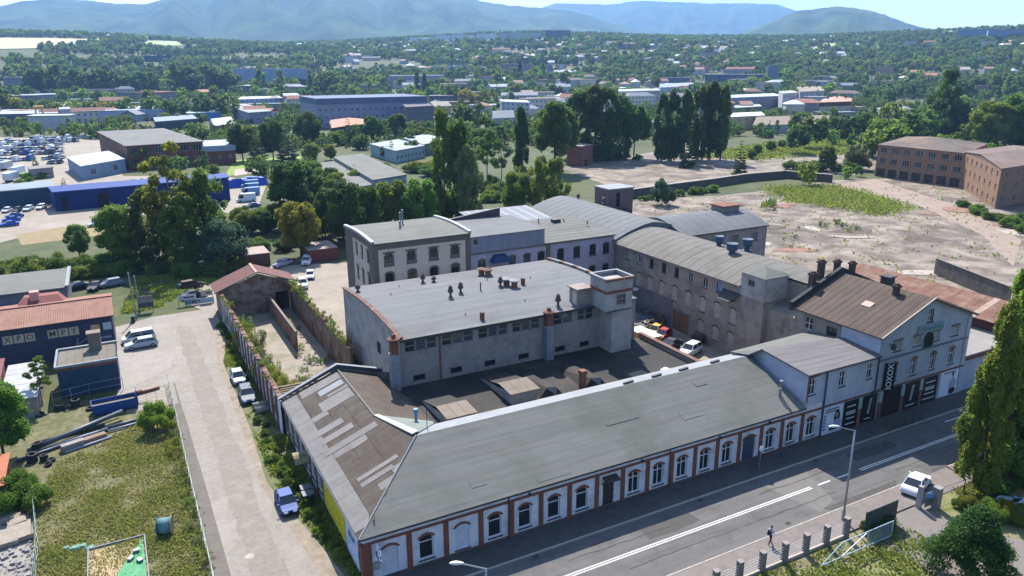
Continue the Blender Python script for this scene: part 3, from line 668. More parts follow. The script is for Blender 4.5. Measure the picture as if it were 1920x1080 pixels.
mb = MB(); mb.poly([(HX1, HY0, 0), (HX1, HY1, 0)]+[(HX1, y, arcz(y)+.15) for y in ys[::-1]]); mb.poly([(HX1, HY1, 0), (HX0, HY1, 0), (HX0, HY1, 11), (HX1, HY1, 11)]); part(T, 'rear_walls', mb, m_concl)
part(T, 'side_window', MB().box(HX0-.02, HX0+.1, 84.2, 85.6, 6.6, 8.1), m_dark)
mb = MB()
for a, b in zip(ys, ys[1:]): mb.poly([(HX0, a, arcz(a)), (HX1, a, arcz(a)), (HX1, b, arcz(b)), (HX0, b, arcz(b))])
mb.box(HX0-.05, HX1, HY0-.35, HY0, 10.78, 11.02); R_ = part(T, 'roof', mb, m_felt_b)
for i in range(22):                               # single felt runs
    a, b = HY0-.3+23.3*i/22, HY0-.3+23.3*(i+1)/22+.02; h = .03+.006*(i % 2)
    part(R_, 'felt_strip', MB().slab([(HX0+.3, a, arcz(a)+h), (HX1-.2, a, arcz(a)+h), (HX1-.2, b, arcz(b)+h), (HX0+.3, b, arcz(b)+h)], .02), m_felt_b)
part(T, 'eaves_board', MB().box(HX0-.1, HX1-6.5, HY0-.45, HY0-.35, 10.72, 11.06), m_gut)
for i in range(24):                               # terracotta coping tiles on the west gable
    a, b = HY0-.2+23.2*i/24, HY0-.2+23.2*(i+1)/24-.03
    part(T, 'coping_tile', MB().hexa([(HX0-.18, a, arcz(a)+.12), (HX0+.38, a, arcz(a)+.12), (HX0+.38, b, arcz(b)+.12), (HX0-.18, b, arcz(b)+.12), (HX0-.18, a, arcz(a)+.27), (HX0+.38, a, arcz(a)+.3), (HX0+.38, b, arcz(b)+.3), (HX0-.18, b, arcz(b)+.27)]), m_terra)
for i in range(16):
    a, b = 80+20*i/16, 80+20*(i+1)/16-.04
    part(T, 'coping_slab', MB().hexa([(HX1-.3, a, arcz(a)), (HX1+.2, a, arcz(a)), (HX1+.2, b, arcz(b)), (HX1-.3, b, arcz(b)), (HX1-.3, a, arcz(a)+.4), (HX1+.2, a, arcz(a)+.4), (HX1+.2, b, arcz(b)+.4), (HX1-.3, b, arcz(b)+.4)]), (m_terra, m_zinc, m_oldw)[i % 3])
m_vent = mat('vent_iron', '#4a4540', '#5b4438', scale=3, rough=.6)
for x, y, h in ((36.65, 96.3, 1.5), (38.1, 95.8, 1.0), (36.96, 87.2, 1.7), (38.9, 88.3, 1.6), (44.9, 88.4, 1.5), (48.0, 78.3, 1.8), (46.7, 95.4, 1.4), (27.3, 96.5, 1.2)): chimney_vent(T, x, y, arcz(y), h, .26, m_vent)
for x, y in ((41.75, 88.1),): part(T, 'vent_pipe', MB().cyl(x, y, arcz(y), arcz(y)+1.2, .09, 6), m_vent)
for x, y in ((30.5, 92.2), (33.0, 96.0), (36.0, 80.4), (45.0, 81.6), (44.8, 92.3), (50.5, 90)): part(T, 'vent_stub', MB().cyl(x, y, arcz(y), arcz(y)+.35, .06, 5), m_vent)
for x, y, m_ in ((45.9, 88.5, m_zinc), (46.5, 87.3, m_zinc), (45.6, 95.8, m_terra), (46.1, 94.7, m_terra)): part(T, 'mushroom_vent', MB().cyl(x, y, arcz(y), arcz(y)+.9, .42, 10), m_obrick); part(T, 'mushroom_cap', MB().lathe(x, y, [(.75, arcz(y)+.88), (.75, arcz(y)+1.0), (.15, arcz(y)+1.2), (.01, arcz(y)+1.2)], 10), m_)
for x, y in ((37.3, 78.4), (48.1, 87.8)): part(T, 'brick_stack', MB().box(x-.22, x+.22, y-.22, y+.22, arcz(y), arcz(y)+.95), m_obrick)
for x, y in ((25.35, 76.6), (45.55, 76.45)):      # rusty extract ducts on the wall
    part(T, 'duct', MB().box(x-.5, x+.5, y-.5, y+.5, 5.1, 9.6).box(x-.53, x+.53, y-.53, y+.53, 7.9, 8.0).box(x-.53, x+.53, y-.53, y+.53, 6.4, 6.5), m_duct)
    part(T, 'duct_cowl', MB().box(x-.42, x+.42, y-.42, y+.42, 9.6, 11.2).lathe(x, y, [(.75, 11.2), (.75, 11.38), (.3, 11.6), (.2, 11.9), (.01, 11.95)], 10), m_rust)
part(T, 'downpipe', MB().cyl(31.06, 76.9, 5.1, 10.8, .08, 6), m_rust)
# tower
part(T, 'tower_shaft', MB().box(53.6, 56.75, 74.3, 77.0, 0, 10.95), m_concl)
tp0, tp1 = (52.4, 73.9), (56.35, 73.9); top = [(1.55, 3.0, 11.6, 13.0)]
mb = MB(); wall(mb, tp0, tp1, 10.95, 15.0, top, .2); wall(mb, (52.4, 77.6), (52.4, 73.9), 10.95, 15.0); wall(mb, (56.35, 73.9), (56.35, 77.6), 10.95, 15.0); wall(mb, (56.35, 77.6), (52.4, 77.6), 10.95, 15.0)
mb.poly([(52.4, 73.9, 10.95), (52.4, 77.6, 10.95), (56.35, 77.6, 10.95), (56.35, 73.9, 10.95)]); mb.poly([(52.4, 73.9, 14.6), (56.35, 73.9, 14.6), (56.35, 77.6, 14.6), (52.4, 77.6, 14.6)])
part(T, 'tower_head', mb, m_concl); window(T, tp0, tp1, top[0], .2, 3, (.5,), m_gframe, m_glass, None, None)
part(T, 'tower_brick_band', MB().box(52.36, 56.39, 73.86, 73.9, 13.25, 13.6).box(52.36, 52.4, 73.9, 77.6, 13.2, 13.6), m_brick)
for a in ((52.2, 56.55, 73.7, 74.05), (52.2, 56.55, 77.4, 77.75), (52.2, 52.55, 74.05, 77.4), (56.2, 56.55, 74.05, 77.4)): part(T, 'tower_coping', MB().box(*a, 14.9, 15.2), m_terra if a[2] == 73.7 else m_zinc)
part(T, 'tower_ledge', MB().box(52.4, 56.5, 73.8, 73.9, 10.85, 10.98), m_gut)
part(T, 'roof_cabin', MB().box(50.4, 52.4, 77.4, 79.4, 11, 13.2).box(50.1, 52.6, 77.2, 79.6, 13.2, 13.35), m_oldw); part(T, 'cabin_door', MB().box(50.38, 50.4, 77.7, 78.6, 11.05, 12.9), m_cream)
# ================================================================ cream office block and its wing
T = thing('cream_block', 'cream four-storey block with olive corner bands and flat grey roof', 'building', (32.5, 105.5, 0))
CX0, CX1, CY0, CY1, CZ = 32.5, 48.3, 105.5, 120.0, 15.5
p0, p1 = (CX0, CY0), (CX1, CY0); ops = []
for x in (34.9, 38.5, 42.1, 45.7):
    ops += [(x-.62-CX0, x+.62-CX0, 12.25, 13.75), (x-.62-CX0, x+.62-CX0, 9.0, 10.75, .25), (x-.62-CX0, x+.62-CX0, 5.6, 7.4, .25)]
mb = MB(); wall(mb, p0, p1, 0, CZ, ops, .2); part(T, 'front_wall', mb, m_cream)
m_lit = mat('curtained_window', '#8a7a62', '#3a332b', scale=1.5, rough=.3)
for i, op in enumerate(ops):
    window(T, p0, p1, op, .2, 2, (.7,), m_dframe, m_lit if i in (0, 4) else None, None, m_olive, archw=.32)
    part(T, 'window_apron', MB().box(CX0+op[0]-.22, CX0+op[1]+.22, CY0-.06, CY0-.003, op[2]-.5, op[2]-.02), m_olive)
    if len(op) == 4: part(T, 'window_head', MB().box(CX0+op[0]-.3, CX0+op[1]+.3, CY0-.08, CY0-.003, op[3]+.02, op[3]+.28), m_olive)
    for s in (op[0]-.18, op[1]): part(T, 'window_jamb', MB().box(CX0+s, CX0+s+.18, CY0-.05, CY0-.003, op[2], op[3]-.25), m_olive)
q0, q1 = (CX0, CY1), (CX0, CY0); wo_ = []
for u in (6.0, 8.8, 11.7): wo_ += [(u-.55, u+.55, 11.9, 14.0), (u-.55, u+.55, 7.9, 10.4, .3), (u-.55, u+.55, 4.2, 6.4, .3)]
mb = MB(); wall(mb, q0, q1, 0, CZ, wo_, .2); wall(mb, (CX1, CY0), (CX1, CY1), 0, CZ); wall(mb, (CX1, CY1), (CX0, CY1), 0, CZ); part(T, 'side_walls', mb, m_cream)
for op in wo_: window(T, q0, q1, op, .2, 2, (.7,), m_dframe, m_glass2, None, m_olive)
mb = MB(); mb.box(CX0-.06, CX1+.06, CY0-.07, CY0-.004, 14.5, CZ).box(CX0-.06, CX0+.75, CY0-.065, CY0-.004, 0, 14.5).box(47.5, CX1+.06, CY0-.065, CY0-.004, 0, 14.5)
mb.box(CX0-.07, CX0-.004, CY0, CY1, 14.6, CZ+.2).box(CX0-.065, CX0-.004, CY0, CY0+2.1, 0, 14.6).box(CX0-.065, CX0-.004, 116, CY1, 0, 14.6); part(T, 'olive_band', mb, m_olive)
carc = lambda y: CZ+.32*math.sin(math.pi*(y-CY0)/(CY1-CY0))
ys = [CY0+(CY1-CY0)*i/10 for i in range(11)]; mb = MB()
for a, b in zip(ys, ys[1:]): mb.poly([(CX0, a, carc(a)), (CX1, a, carc(a)), (CX1, b, carc(b)), (CX0, b, carc(b))])
mb.box(CX0-.1, CX1+.1, CY0-.3, CY0, CZ-.12, CZ+.03); mb.poly([(CX0, y, carc(y)) for y in ys]); R_ = part(T, 'roof', mb, m_felt)
for i in range(12):
    a, b = CY0-.25+14.7*i/12, CY0-.25+14.7*(i+1)/12-.03
    part(R_, 'felt_strip', MB().slab([(CX0+.3, a, carc(max(a, CY0))+.03), (CX1-.3, a, carc(max(a, CY0))+.03), (CX1-.3, b, carc(b)+.03), (CX0+.3, b, carc(b)+.03)], .02), m_felt)
for x in (CX0, CX1):
    mb = MB()
    for a, b in zip(ys, ys[1:]): mb.hexa([(x-.25, a, carc(a)), (x+.25, a, carc(a)), (x+.25, b, carc(b)), (x-.25, b, carc(b)), (x-.25, a, carc(a)+.35), (x+.25, a, carc(a)+.35), (x+.25, b, carc(b)+.35), (x-.25, b, carc(b)+.35)])
    part(T, 'white_coping', mb, mat('white_sheet', '#a3a8ab', rough=.5))
for x, y, h in ((39.4, 112.8, 1.2), (40.2, 114.8, 2.2), (41.0, 115.9, 2.4)): part(T, 'flue', MB().cyl(x, y, carc(y)-.1, carc(y)+h, .14, 7), m_steel)
T = thing('cream_wing', 'pale wing with arched windows linking the cream block to the long building', 'building', (48.4, 105.5, 0))
p0, p1 = (48.4, CY0+.05), (76.0, CY0+.05); ops = []
for x, t in ((50.3, 0), (55.8, 0), (58.6, 0), (61.3, 0), (65.1, 1), (68.35, 1), (71.6, 1), (74.4, 1)):
    u = x-48.4; ops += [(u-.68, u+.68, 9.0 if t else 9.2, 10.9 if t else 10.85, .25), (u-.68, u+.68, 5.2, 7.1, .25)]
mb = MB(); wall(mb, p0, p1, 0, 12.2, ops, .2); part(T, 'front_wall', mb, m_lav)
for op in ops: window(T, p0, p1, op, .2, 2, (.7,), m_dframe, m_glass2 if op[0] < 12 else None, m_sill, m_olive)
part(T, 'cornice', MB().box(48.4, 62.2, CY0-.12, CY0+.04, 11.85, 12.1).box(62.2, 76, CY0-.14, CY0+.04, 11.95, 12.2), m_olive); part(T, 'pier', MB().box(62.25, 63.0, CY0-.1, CY0+.04, 0, 11.9), m_olive)
sp0, sp1 = (48.4, CY0), (61.9, CY0); so_ = [(.45, 1.45, 13.3, 14.4)]
mb = MB(); wall(mb, sp0, sp1, 12.1, 14.7, so_, .15); mb.poly([(61.9, CY0, 12.1), (61.9, CY0+2.2, 12.1), (61.9, CY0+2.2, 14.7), (61.9, CY0, 14.7)]); part(T, 'clad_storey', mb, m_slate); window(T, sp0, sp1, so_[0], .15, 1, (), m_wframe)
mb = MB().slab([(48.4, CY0-.1, 14.75), (61.95, CY0-.1, 14.75), (61.95, 118, 14.95), (48.4, 118, 14.95)], .12); part(T, 'roof', mb, m_felt_b)
mb = MB().slab([(61.95, CY0-.3, 12.25), (76.2, CY0-.3, 12.25), (75.2, 117.5, 13.6), (61.95, 117.5, 13.6)], .12); R_ = part(T, 'roof', mb, m_felt)
strips(R_, [(61.95, CY0-.3, 12.28), (76.2, CY0-.3, 12.28), (75.2, 117.5, 13.62), (61.95, 117.5, 13.62)], 9, m_felt)
mb = MB().box(48.4, 75.2, 117.6, 118, 0, 13.5); part(T, 'rear_wall', mb, m_lav)
part(T, 'rear_parapet', MB().hexa([(49, 118, 14.8), (60, 118, 14.8), (60, 118.5, 14.8), (49, 118.5, 14.8), (49, 118, 15.1), (60, 118, 16.4), (60, 118.5, 16.4), (49, 118.5, 15.1)]), mat('maroon_board', '#4b4048', rough=.7))
part(T, 'blue_canopy', MB().hexa([(51.6, 104.0, 10.4), (55.2, 104.0, 10.4), (55.2, 105.4, 10.4), (51.6, 105.4, 10.4), (52.4, 104.5, 11.3), (54.4, 104.5, 11.3), (54.4, 105.4, 11.5), (52.4, 105.4, 11.5)]), mat('blue_canvas', '#1f3a5e', '#1a3152', scale=2, rough=.6))
for x, y, h in ((66.5, 115.5, 1.0), (74.0, 111.0, .7), (71.5, 115, .6)): part(T, 'flue', MB().cyl(x, y, 13.2, 13.3+h, .12, 7), m_steel)
part(T, 'roof_hatch', MB().rbox(69.8, 115.0, 1.6, .9, 13.2, 13.9, .1), m_gut)
# ================================================================ long grimy building with arched roof, tower and vaults
T = thing('long_works', 'long grimy grey building with bricked-up arches and low vaulted felt roof', 'building', (76, 74.5, 0))
X0 = 76.0; p0, p1 = (X0, 104.8), (X0, 70.5); U = lambda y: 104.8-y
ops = []; kinds = []
for i, y in enumerate((101.4, 98.1, 94.9, 91.7, 88.6, 85.4, 82.1, 79.1)): ops.append((U(y)-.52, U(y)+.52, 8.65, 10.2)); kinds.append(('top', i))
for i, y in enumerate((98.2, 95.1, 92, 88.8, 85.6, 82.35, 79.2, 76.0)): ops.append((U(y)-.62, U(y)+.62, 4.75, 7.1, .25)); kinds.append(('mid', i))
for i, y in enumerate((82.4, 79.2, 76.1)): ops.append((U(y)-.62, U(y)+.62, 1.2, 3.4, .25)); kinds.append(('low', i))
ops.append((U(72.6)-.75, U(72.6)+.75, 3.0, 5.6, .3)); kinds.append(('low', 5)); ops.append((U(88.9), U(85.1), .03, 3.1)); kinds.append(('gate', 0))
mb = MB(); wall(mb, p0, p1, 0, 10.9, ops, .16); part(T, 'west_wall', mb, m_oldw)
m_bup = mat('bricked_up', '#a89e94', '#988d83', scale=1, c3='#7d736b', s3=.8)
for (k, i), op in zip(kinds, ops):
    if k == 'top': window(T, p0, p1, op, .16, 2, (), m_wframe if i in (1, 5, 6) else m_dframe, m_bup if i == 0 else (mat('blue_board', '#6f93b8', rough=.6) if i == 7 else m_glass), m_sill, None)
    elif k == 'gate': window(T, p0, p1, op, .16, 2, (), m_odoor, m_odoor, None, None, name='gate')
    else: window(T, p0, p1, op, .07, 1, (), m_bup, m_bup, m_sill if i % 2 else None, mat('arch_brown', '#54443b', '#4a3d36', scale=3), name='bricked_window', archw=.2)
part(T, 'dado', MB().box(X0-.05, X0-.004, 89.2, 104.8, 0, 4.75), m_oldw2); part(T, 'gate_lintel', MB().box(X0-.1, X0-.004, 84.6, 89.2, 3.15, 3.4), m_oldw2)
part(T, 'gutter', MB().tube((75.55, 104.8, 10.85), (75.55, 74.6, 10.85), .1, 6), m_gut)
def vault(parent, x0, x1, y0, y1, ze, zc, m, ridge='Y', n=10, run=1.1, t0=0):
    """low segmental vault; strips across the arch are single felt pieces"""
    mb = MB(); N = n
    def pt(t, s):
        z = ze+(zc-ze)*(1-abs(2*t-1)**1.55)
        return (x0+(x1-x0)*t, y0+(y1-y0)*s, z) if ridge == 'Y' else (x0+(x1-x0)*s, y0+(y1-y0)*t, z)
    ts = [t0+(1-t0)*i/N for i in range(N+1)]
    for i in range(N): mb.poly([pt(ts[i], 0), pt(ts[i+1], 0), pt(ts[i+1], 1), pt(ts[i], 1)])
    for s in (0, 1): mb.poly([pt(t, s) for t in ts])
    r = part(parent, 'vault_roof', mb, m)
    L = abs((y1-y0) if ridge == 'Y' else (x1-x0)); k = int(L/run)
    for j in range(k):
        mb = MB(); h = .025+.02*(j % 2); a, b = j/k, (j+1)/k-.0015
        for i in range(N):
            q = [pt(ts[i], a), pt(ts[i+1], a), pt(ts[i+1], b), pt(ts[i], b)]; mb.poly([(x, y, z+h) for x, y, z in q])
        part(r, 'felt_strip', mb, m)
    return r
vault(T, 75.4, 90.6, 74.65, 104.9, 10.85, 13.0, m_rlong, 'Y', 10, 1.0); vault(T, 75.4, 90.6, 65.25, 74.65, 10.85, 13.0, m_rlong, 'Y', 10, 1.0, .305)
mb = MB(); wall(mb, (80.05, 74.6), (80.05, 65.3), 0, 12.3); wall(mb, (80.05, 65.3), (90.4, 65.3), 0, 10.8); wall(mb, (X0+.8, 70.4), (X0+.8, 64.7), 0, 8.6); mb.poly([(X0+.8, 64.7, 8.6), (80, 64.7, 9.4), (80, 70.4, 9.4), (X0+.8, 70.4, 8.6)]); wall(mb, (90.4, 65.3), (90.4, 104.8), 0, 10.8); part(T, 'other_walls', mb, m_oldw)
for x, y, r in ((82.2, 83.4, .9), (86.4, 84.5, .85), (84.0, 88.2, .7)):
    z = 12.7
    part(T, 'roof_fan', MB().lathe(x, y, [(r*.55, z-.1), (r*.5, z+.5), (r*.95, z+.75), (r, z+1.6), (r*.98, z+1.75), (r*.7, z+1.7), (.01, z+1.65)], 14).cyl(x, y, z-.4, z-.05, r*.95, 14), mat('fan_blue', '#3c5368', '#324656', scale=2, rough=.5), smooth=True)
# corner stair tower
part(T, 'stair_shaft', MB().box(75.85, 79.85, 70.35, 74.4, 0, 9.6), m_oldw)
sp0, sp1 = (75.7, 74.6), (75.7, 70.2); so_ = [(1.3, 2.5, 11.3, 12.2)]
mb = MB(); wall(mb, sp0, sp1, 9.6, 13.0, so_, .15); wall(mb, (75.7, 70.2), (80, 70.2), 9.6, 13.0); wall(mb, (80, 70.2), (80, 74.6), 9.6, 13); wall(mb, (80, 74.6), (75.7, 74.6), 9.6, 13); mb.poly([(75.7, 70.2, 9.6), (75.7, 74.6, 9.6), (80, 74.6, 9.6), (80, 70.2, 9.6)])
part(T, 'stair_tower', mb, m_concl); window(T, sp0, sp1, so_[0], .15, 2, (), m_gframe)
mb = MB(); c = (77.85, 72.4, 13.9)
e = [(75.4, 69.9, 13.0), (80.3, 69.9, 13.0), (80.3, 74.9, 13.0), (75.4, 74.9, 13.0)]
for i in range(4): mb.poly([e[i], e[(i+1) % 4], c])
mb.poly(e[::-1]); part(T, 'tower_roof', mb, m_felt)
part(T, 'loading_canopy', MB().slab([(74.6, 75.6, 8.4), (74.6, 78.0, 8.4), (75.95, 78.2, 9.6), (75.95, 74.6, 9.6)], .1).box(74.6, 75.9, 75.6, 75.7, 8.3, 8.45), m_gut)
part(T, 'satellite_dish', MB().lathe(75.4, 98.0, [(.05, 4.0), (.5, 4.15), (.62, 4.4)], 12), m_wframe)
# vaulted halls behind
T = thing('vaulted_hall', 'vaulted grey felt hall with curved gable behind the pale wing', 'building', (76, 105, 0))
vault(T, 75.5, 92.4, 104.95, 137.0, 11.2, 13.7, m_rvault, 'Y', 12, 1.1)
hp0, hp1 = (76, 137), (76, 105); ho = [(4+i*4.2, 5.2+i*4.2, 7.5, 9.9) for i in range(4)]
mb = MB(); wall(mb, hp0, hp1, 0, 11.2, ho, .2); wall(mb, (76, 105), (92, 105), 0, 11); wall(mb, (92, 105), (92, 137), 0, 11.2); wall(mb, (92, 137), (76, 137), 0, 11.2); part(T, 'walls', mb, mat('dun_plaster', '#8a8078', '#776d66', scale=.5, c3='#5d5550', s3=.4))
for op in ho: window(T, hp0, hp1, op, .2, 2, (.5,), m_dframe)
for x, y in ((86.5, 133.5), (88.6, 127.0)): chimney_vent(T, x, y, 13.2, 1.4, .3, m_vent)
T = thing('east_vault', 'vaulted grey hall with barred windows at the edge of the concrete plain', 'building', (92.4, 101.2, 0))
vault(T, 88, 108.5, 101.0, 116.4, 11.35, 13.4, m_rvault, 'X', 12, 1.1)
ep0, ep1 = (90.5, 101.3), (108.3, 101.3); eo = [(x-90.5-.8, x-90.5+.8, 8.4, 10.3) for x in (95.5, 100.4, 105.2)]
mb = MB(); wall(mb, ep0, ep1, 0, 11.3, eo, .2); wall(mb, (108.3, 101.3), (108.3, 116.2), 0, 11.4); wall(mb, (108.3, 116.2), (92.4, 116.2), 0, 11.3); part(T, 'walls', mb, m_concw)
for op in eo: window(T, ep0, ep1, op, .2, 4, (.33, .66), m_gframe, mat('grubby_pane', '#6f6a55', '#4a4740', scale=2, rough=.4))
part(T, 'eaves', MB().box(90.6, 108.5, 100.95, 101.25, 11.2, 11.4), m_gut)
part(T, 'roof_lantern', MB().box(102.5, 106.6, 107.2, 110.5, 13.0, 14.3), m_oldw); part(T, 'lantern_top', MB().box(102.2, 106.9, 106.9, 110.8, 14.3, 14.5), m_rust)
T = thing('brick_lift_house', 'tall narrow brown brick lift house beside the vaulted hall', 'building', (96.27,134.3, 0))
lx, ly = 93.52,130.47
part(T, 'walls', MB().rbox(lx, ly, 6.2, 5.2, 0, 15.6, 0), mat('purple_brick', '#6b5a5a', '#5d4e4f', scale=2)); part(T, 'roof', MB().rbox(lx, ly, 6.6, 5.6, 15.6, 15.9, 0), m_zinc)
part(T, 'door_opening', MB().box(lx-1.2, lx-.3, ly-2.63, ly-2.58, 12, 15.0), m_dark); part(T, 'lean_to', MB().box(lx-4, lx+1.5, ly-4.5, ly-2.65, 10, 11.5), m_gut)
# striped shed roof behind the wing
T = thing('striped_shed', 'low shed with shiny striped sheet roof left of the vaulted hall', 'building', (62, 122, 0))
part(T, 'walls', MB().box(60, 75.4, 120, 136, 0, 11.2), m_oldw)
for i in range(14): part(T, 'roof_sheet', MB().slab([(60+i*1.1, 119.8, 11.3), (61.05+i*1.1, 119.8, 11.3), (61.05+i*1.1, 136.2, 12.6), (60+i*1.1, 136.2, 12.6)], .05), m_zinc if i % 2 else mat('dull_sheet', '#82848c', '#6f717a', scale=1))

# ================================================================ two-storey annex with the shopfront
T = thing('shop_annex', 'pale blue two-storey annex with lean roof and black shopfront panels', 'building', (64, 52, 0))
p0, p1 = (63.95, 52.0), (75.5, 52.0)
ops = [(x-.5-63.95, x+.5-63.95, 5.75, 7.6) for x in (64.75, 69.55, 74.15)]
mb = MB(); wall(mb, p0, p1, 4.56, 8.3, ops, .18); wall(mb, (66.85, 52.0), (75.5, 52.0), 0, 4.56); part(T, 'front_wall', mb, m_bblue)
for op in ops: window(T, p0, p1, op, .18, 2, (.62,), m_wframe, None, m_sill)
part(T, 'bare_brick_patch', MB().poly([(63.97, 51.985, 4.9), (64.2, 51.985, 4.8), (64.25, 51.985, 5.9), (64.22, 51.985, 7.6), (64.8, 51.985, 7.75), (65.9, 51.985, 7.9), (66.0, 51.985, 8.25), (63.97, 51.985, 8.25)]), m_obrick)
mb = MB(); mb.poly([(63.95, 60.5, 4.5), (63.95, 52, 4.5), (63.95, 52, 8.3), (63.95, 58.6, 8.75), (63.95, 60.5, 8.2)]); part(T, 'west_wall', mb, m_bblue)
q = [(63.55, 51.6, 8.42), (75.45, 51.6, 8.42), (75.45, 57.0, 8.96), (63.55, 58.7, 9.13)]
R_ = part(T, 'roof', MB().slab(q, .14), m_felt_b); strips(R_, [(a, b, c+.01) for a, b, c in q], 7, mat('pinkish_felt', '#6e6a69', '#625e5e', scale=.6, stretch=(.3, 2, 1), vary=.03))
part(T, 'rear_roof', MB().slab([(62.5, 59.6, 8.3), (63.55, 58.75, 9.0), (75.45, 57.05, 8.85), (75.45, 62.2, 8.1), (62.5, 62.4, 7.7)], .14), m_felt)
mb = MB(); wall(mb, (75.4, 62.1), (62.6, 62.1), 0, 7.7); wall(mb, (62.6, 62.1), (62.6, 60), 0, 7.7); part(T, 'rear_wall', mb, m_oldw)
part(T, 'gutter', MB().tube((63.5, 51.55, 8.33), (75.4, 51.55, 8.33), .08, 6), m_gut)
part(T, 'string_course', MB().box(66.85, 92.5, 51.9, 51.998, 3.72, 3.9), m_brick)
part(T, 'downpipe', MB().cyl(66.8, 51.85, .15, 8.3, .1, 6), mat('blue_pipe', '#3b4a63', rough=.5)); part(T, 'downpipe', MB().cyl(75.3, 51.8, .15, 8.3, .1, 6), m_gut)
m_post = mat('poster_white', '#c9cfd8', '#bcc4d0', scale=.7); m_hair = mat('poster_dark', '#1c1a1e', rough=.6); m_skin = mat('poster_skin', '#a5836f', rough=.6); m_shirt = mat('poster_shirt', '#8f98b0', rough=.6)
def disc(cx, cz, rx, rz, y, m, parent, name='printed_shape', n=14):
    part(parent, name, MB().poly([(cx+rx*math.cos(2*math.pi*k/n), y, cz+rz*math.sin(2*math.pi*k/n)) for k in range(n)]), m)
def bars(parent, x0, x1, zs, y, m, h=.14, rag=.0):
    for z in zs:
        i = rnd.random()*rag; part(parent, 'printed_line', MB().box(x0+i, x1-i, y-.004, y, z-h/2, z+h/2), m)
po = part(T, 'poster', MB().box(67.0, 70.2, 51.93, 51.97, .25, 3.6), m_post)
disc(69.35, 2.1, .5, .85, 51.925, m_hair, po); disc(69.3, 2.35, .24, .34, 51.92, m_skin, po); disc(69.5, 1.35, .62, .5, 51.918, m_shirt, po); bars(po, 67.3, 69.6, (3.25, 2.95), 51.92, m_hair); bars(po, 68.2, 70, (.7,), 51.915, m_hair, .3)
for z in (2.5, 2.1, 1.7, 1.3, .9): part(po, 'printed_line', MB().box(67.15, 67.55, 51.92, 51.925, z-.14, z+.1), mat('poster_blue', '#5b7391'))
def shop(x0, x1, txt=None, lines=()):
    o = part(T, 'black_shop_panel', MB().box(x0, x1, 51.9, 51.96, .14, 3.6), m_black)
    bars(o, x0+.35, x1-.35, lines, 51.895, m_letw, .13, .4)
    if txt: text(o, txt, ((x0+x1)/2+.1, 51.88, 2.2), (R(90), R(-82), 0), .62, m_letw)
shop(70.45, 72.8, None, (2.9, 2.2, 1.95, 1.4, .7)); shop(73.45, 76.05, 'IOXOX', (.6,))
for x in (72.85, 76.45, 80.45, 83.95): part(T, 'shop_pier', MB().box(x, x+.5, 51.84, 51.99, .1, 2.2), m_obrick); part(T, 'pier_cap', MB().box(x-.02, x+.52, 51.82, 51.99, 2.2, 3.6), mat('pale_green_grey', '#93a19b'))
shop(81.0, 83.9, 'IOXOX', (.6,)); shop(84.5, 87.5, None, (2.9, 2.2, 1.95, 1.4, .7))
part(T, 'shop_recess', MB().box(77.0, 80.4, 51.9, 51.97, .14, 3.65), m_dark)
po = part(T, 'poster', MB().box(88.0, 91.6, 51.93, 51.97, .2, 3.6), m_post)
disc(90.6, 1.6, .75, .9, 51.925, m_shirt, po); disc(90.5, 2.85, .24, .34, 51.92, m_skin, po); disc(90.5, 3.08, .25, .18, 51.918, m_hair, po); disc(90.7, .7, .7, .45, 51.917, m_hair, po); bars(po, 88.6, 91, (3.35,), 51.92, m_hair)
S = thing('banner_sign', 'black vertical shop banner with white letters projecting from the gabled house', 'sign', (76.9, 51.7, 4))
part(S, 'panel', MB().hexa([(76.6, 51.75, 3.95), (77.75, 51.2, 3.95), (77.75, 51.32, 3.95), (76.6, 51.87, 3.95), (76.6, 51.75, 7.2), (77.75, 51.2, 7.2), (77.75, 51.32, 7.2), (76.6, 51.87, 7.2)]), m_black)
text(S, 'IOXOX', (77.15, 51.44, 5.55), (R(90), R(-90), R(-25.5)), .98, m_letw)
part(S, 'bracket', MB().tube((76.6, 51.8, 7.1), (76.6, 52, 7.3), .04, 5).tube((76.6, 51.8, 4.1), (76.6, 52, 4.0), .04, 5), m_gut)
# ================================================================ gabled house
T = thing('gabled_house', 'tall blue-grey gabled house with brown roof, chimneys and arched windows', 'building', (75.5, 52, 0))
GX0, GX1, GAX = 75.5, 92.4, 83.75; EZ, AZ = 10.75, 14.0
p0, p1 = (GX0, 52.0), (GX1, 52.0); ops = []
for x in (78.6, 82.2, 85.85, 89.5): ops += [(x-.55-GX0, x+.55-GX0, 4.55, 6.8, .3)]
up_ = [(x-.7-GX0, x+.7-GX0, 8.35, 9.6) for x in (78.55, 82.15, 85.7, 89.4)]
att = (83.55-GX0, 84.55-GX0, 11.05, 12.65)
mb = MB(); wall(mb, p0, p1, 0, EZ, ops+up_, .2)
mb.poly([(GX0, 52, EZ), (83.55, 52, EZ), (83.55, 52, AZ-.1), (GX0, 52, EZ+.05)]); mb.poly([(84.55, 52, EZ), (GX1, 52, EZ), (84.55, 52, AZ-.35)]); mb.poly([(83.55, 52, EZ), (84.55, 52, EZ), (84.55, 52, 11.05), (83.55, 52, 11.05)]); mb.poly([(83.55, 52, 12.65), (84.55, 52, 12.65), (84.55, 52, AZ-.35), (GAX+.0, 52, AZ), (83.55, 52, AZ-.1)])
part(T, 'front_wall', mb, m_bwall)
for op in ops: window(T, p0, p1, op, .2, 2, (.62,), m_wframe, None, m_sill, m_obrick)
for op in up_: window(T, p0, p1, op, .2, 1, (), m_wframe, m_bup, m_sill, None); part(T, 'window_head', MB().box(GX0+op[0]-.15, GX0+op[1]+.15, 51.9, 51.99, 9.62, 9.85), m_olive)
window(T, p0, p1, att, .2, 2, (.5,), m_wframe, None, m_sill)
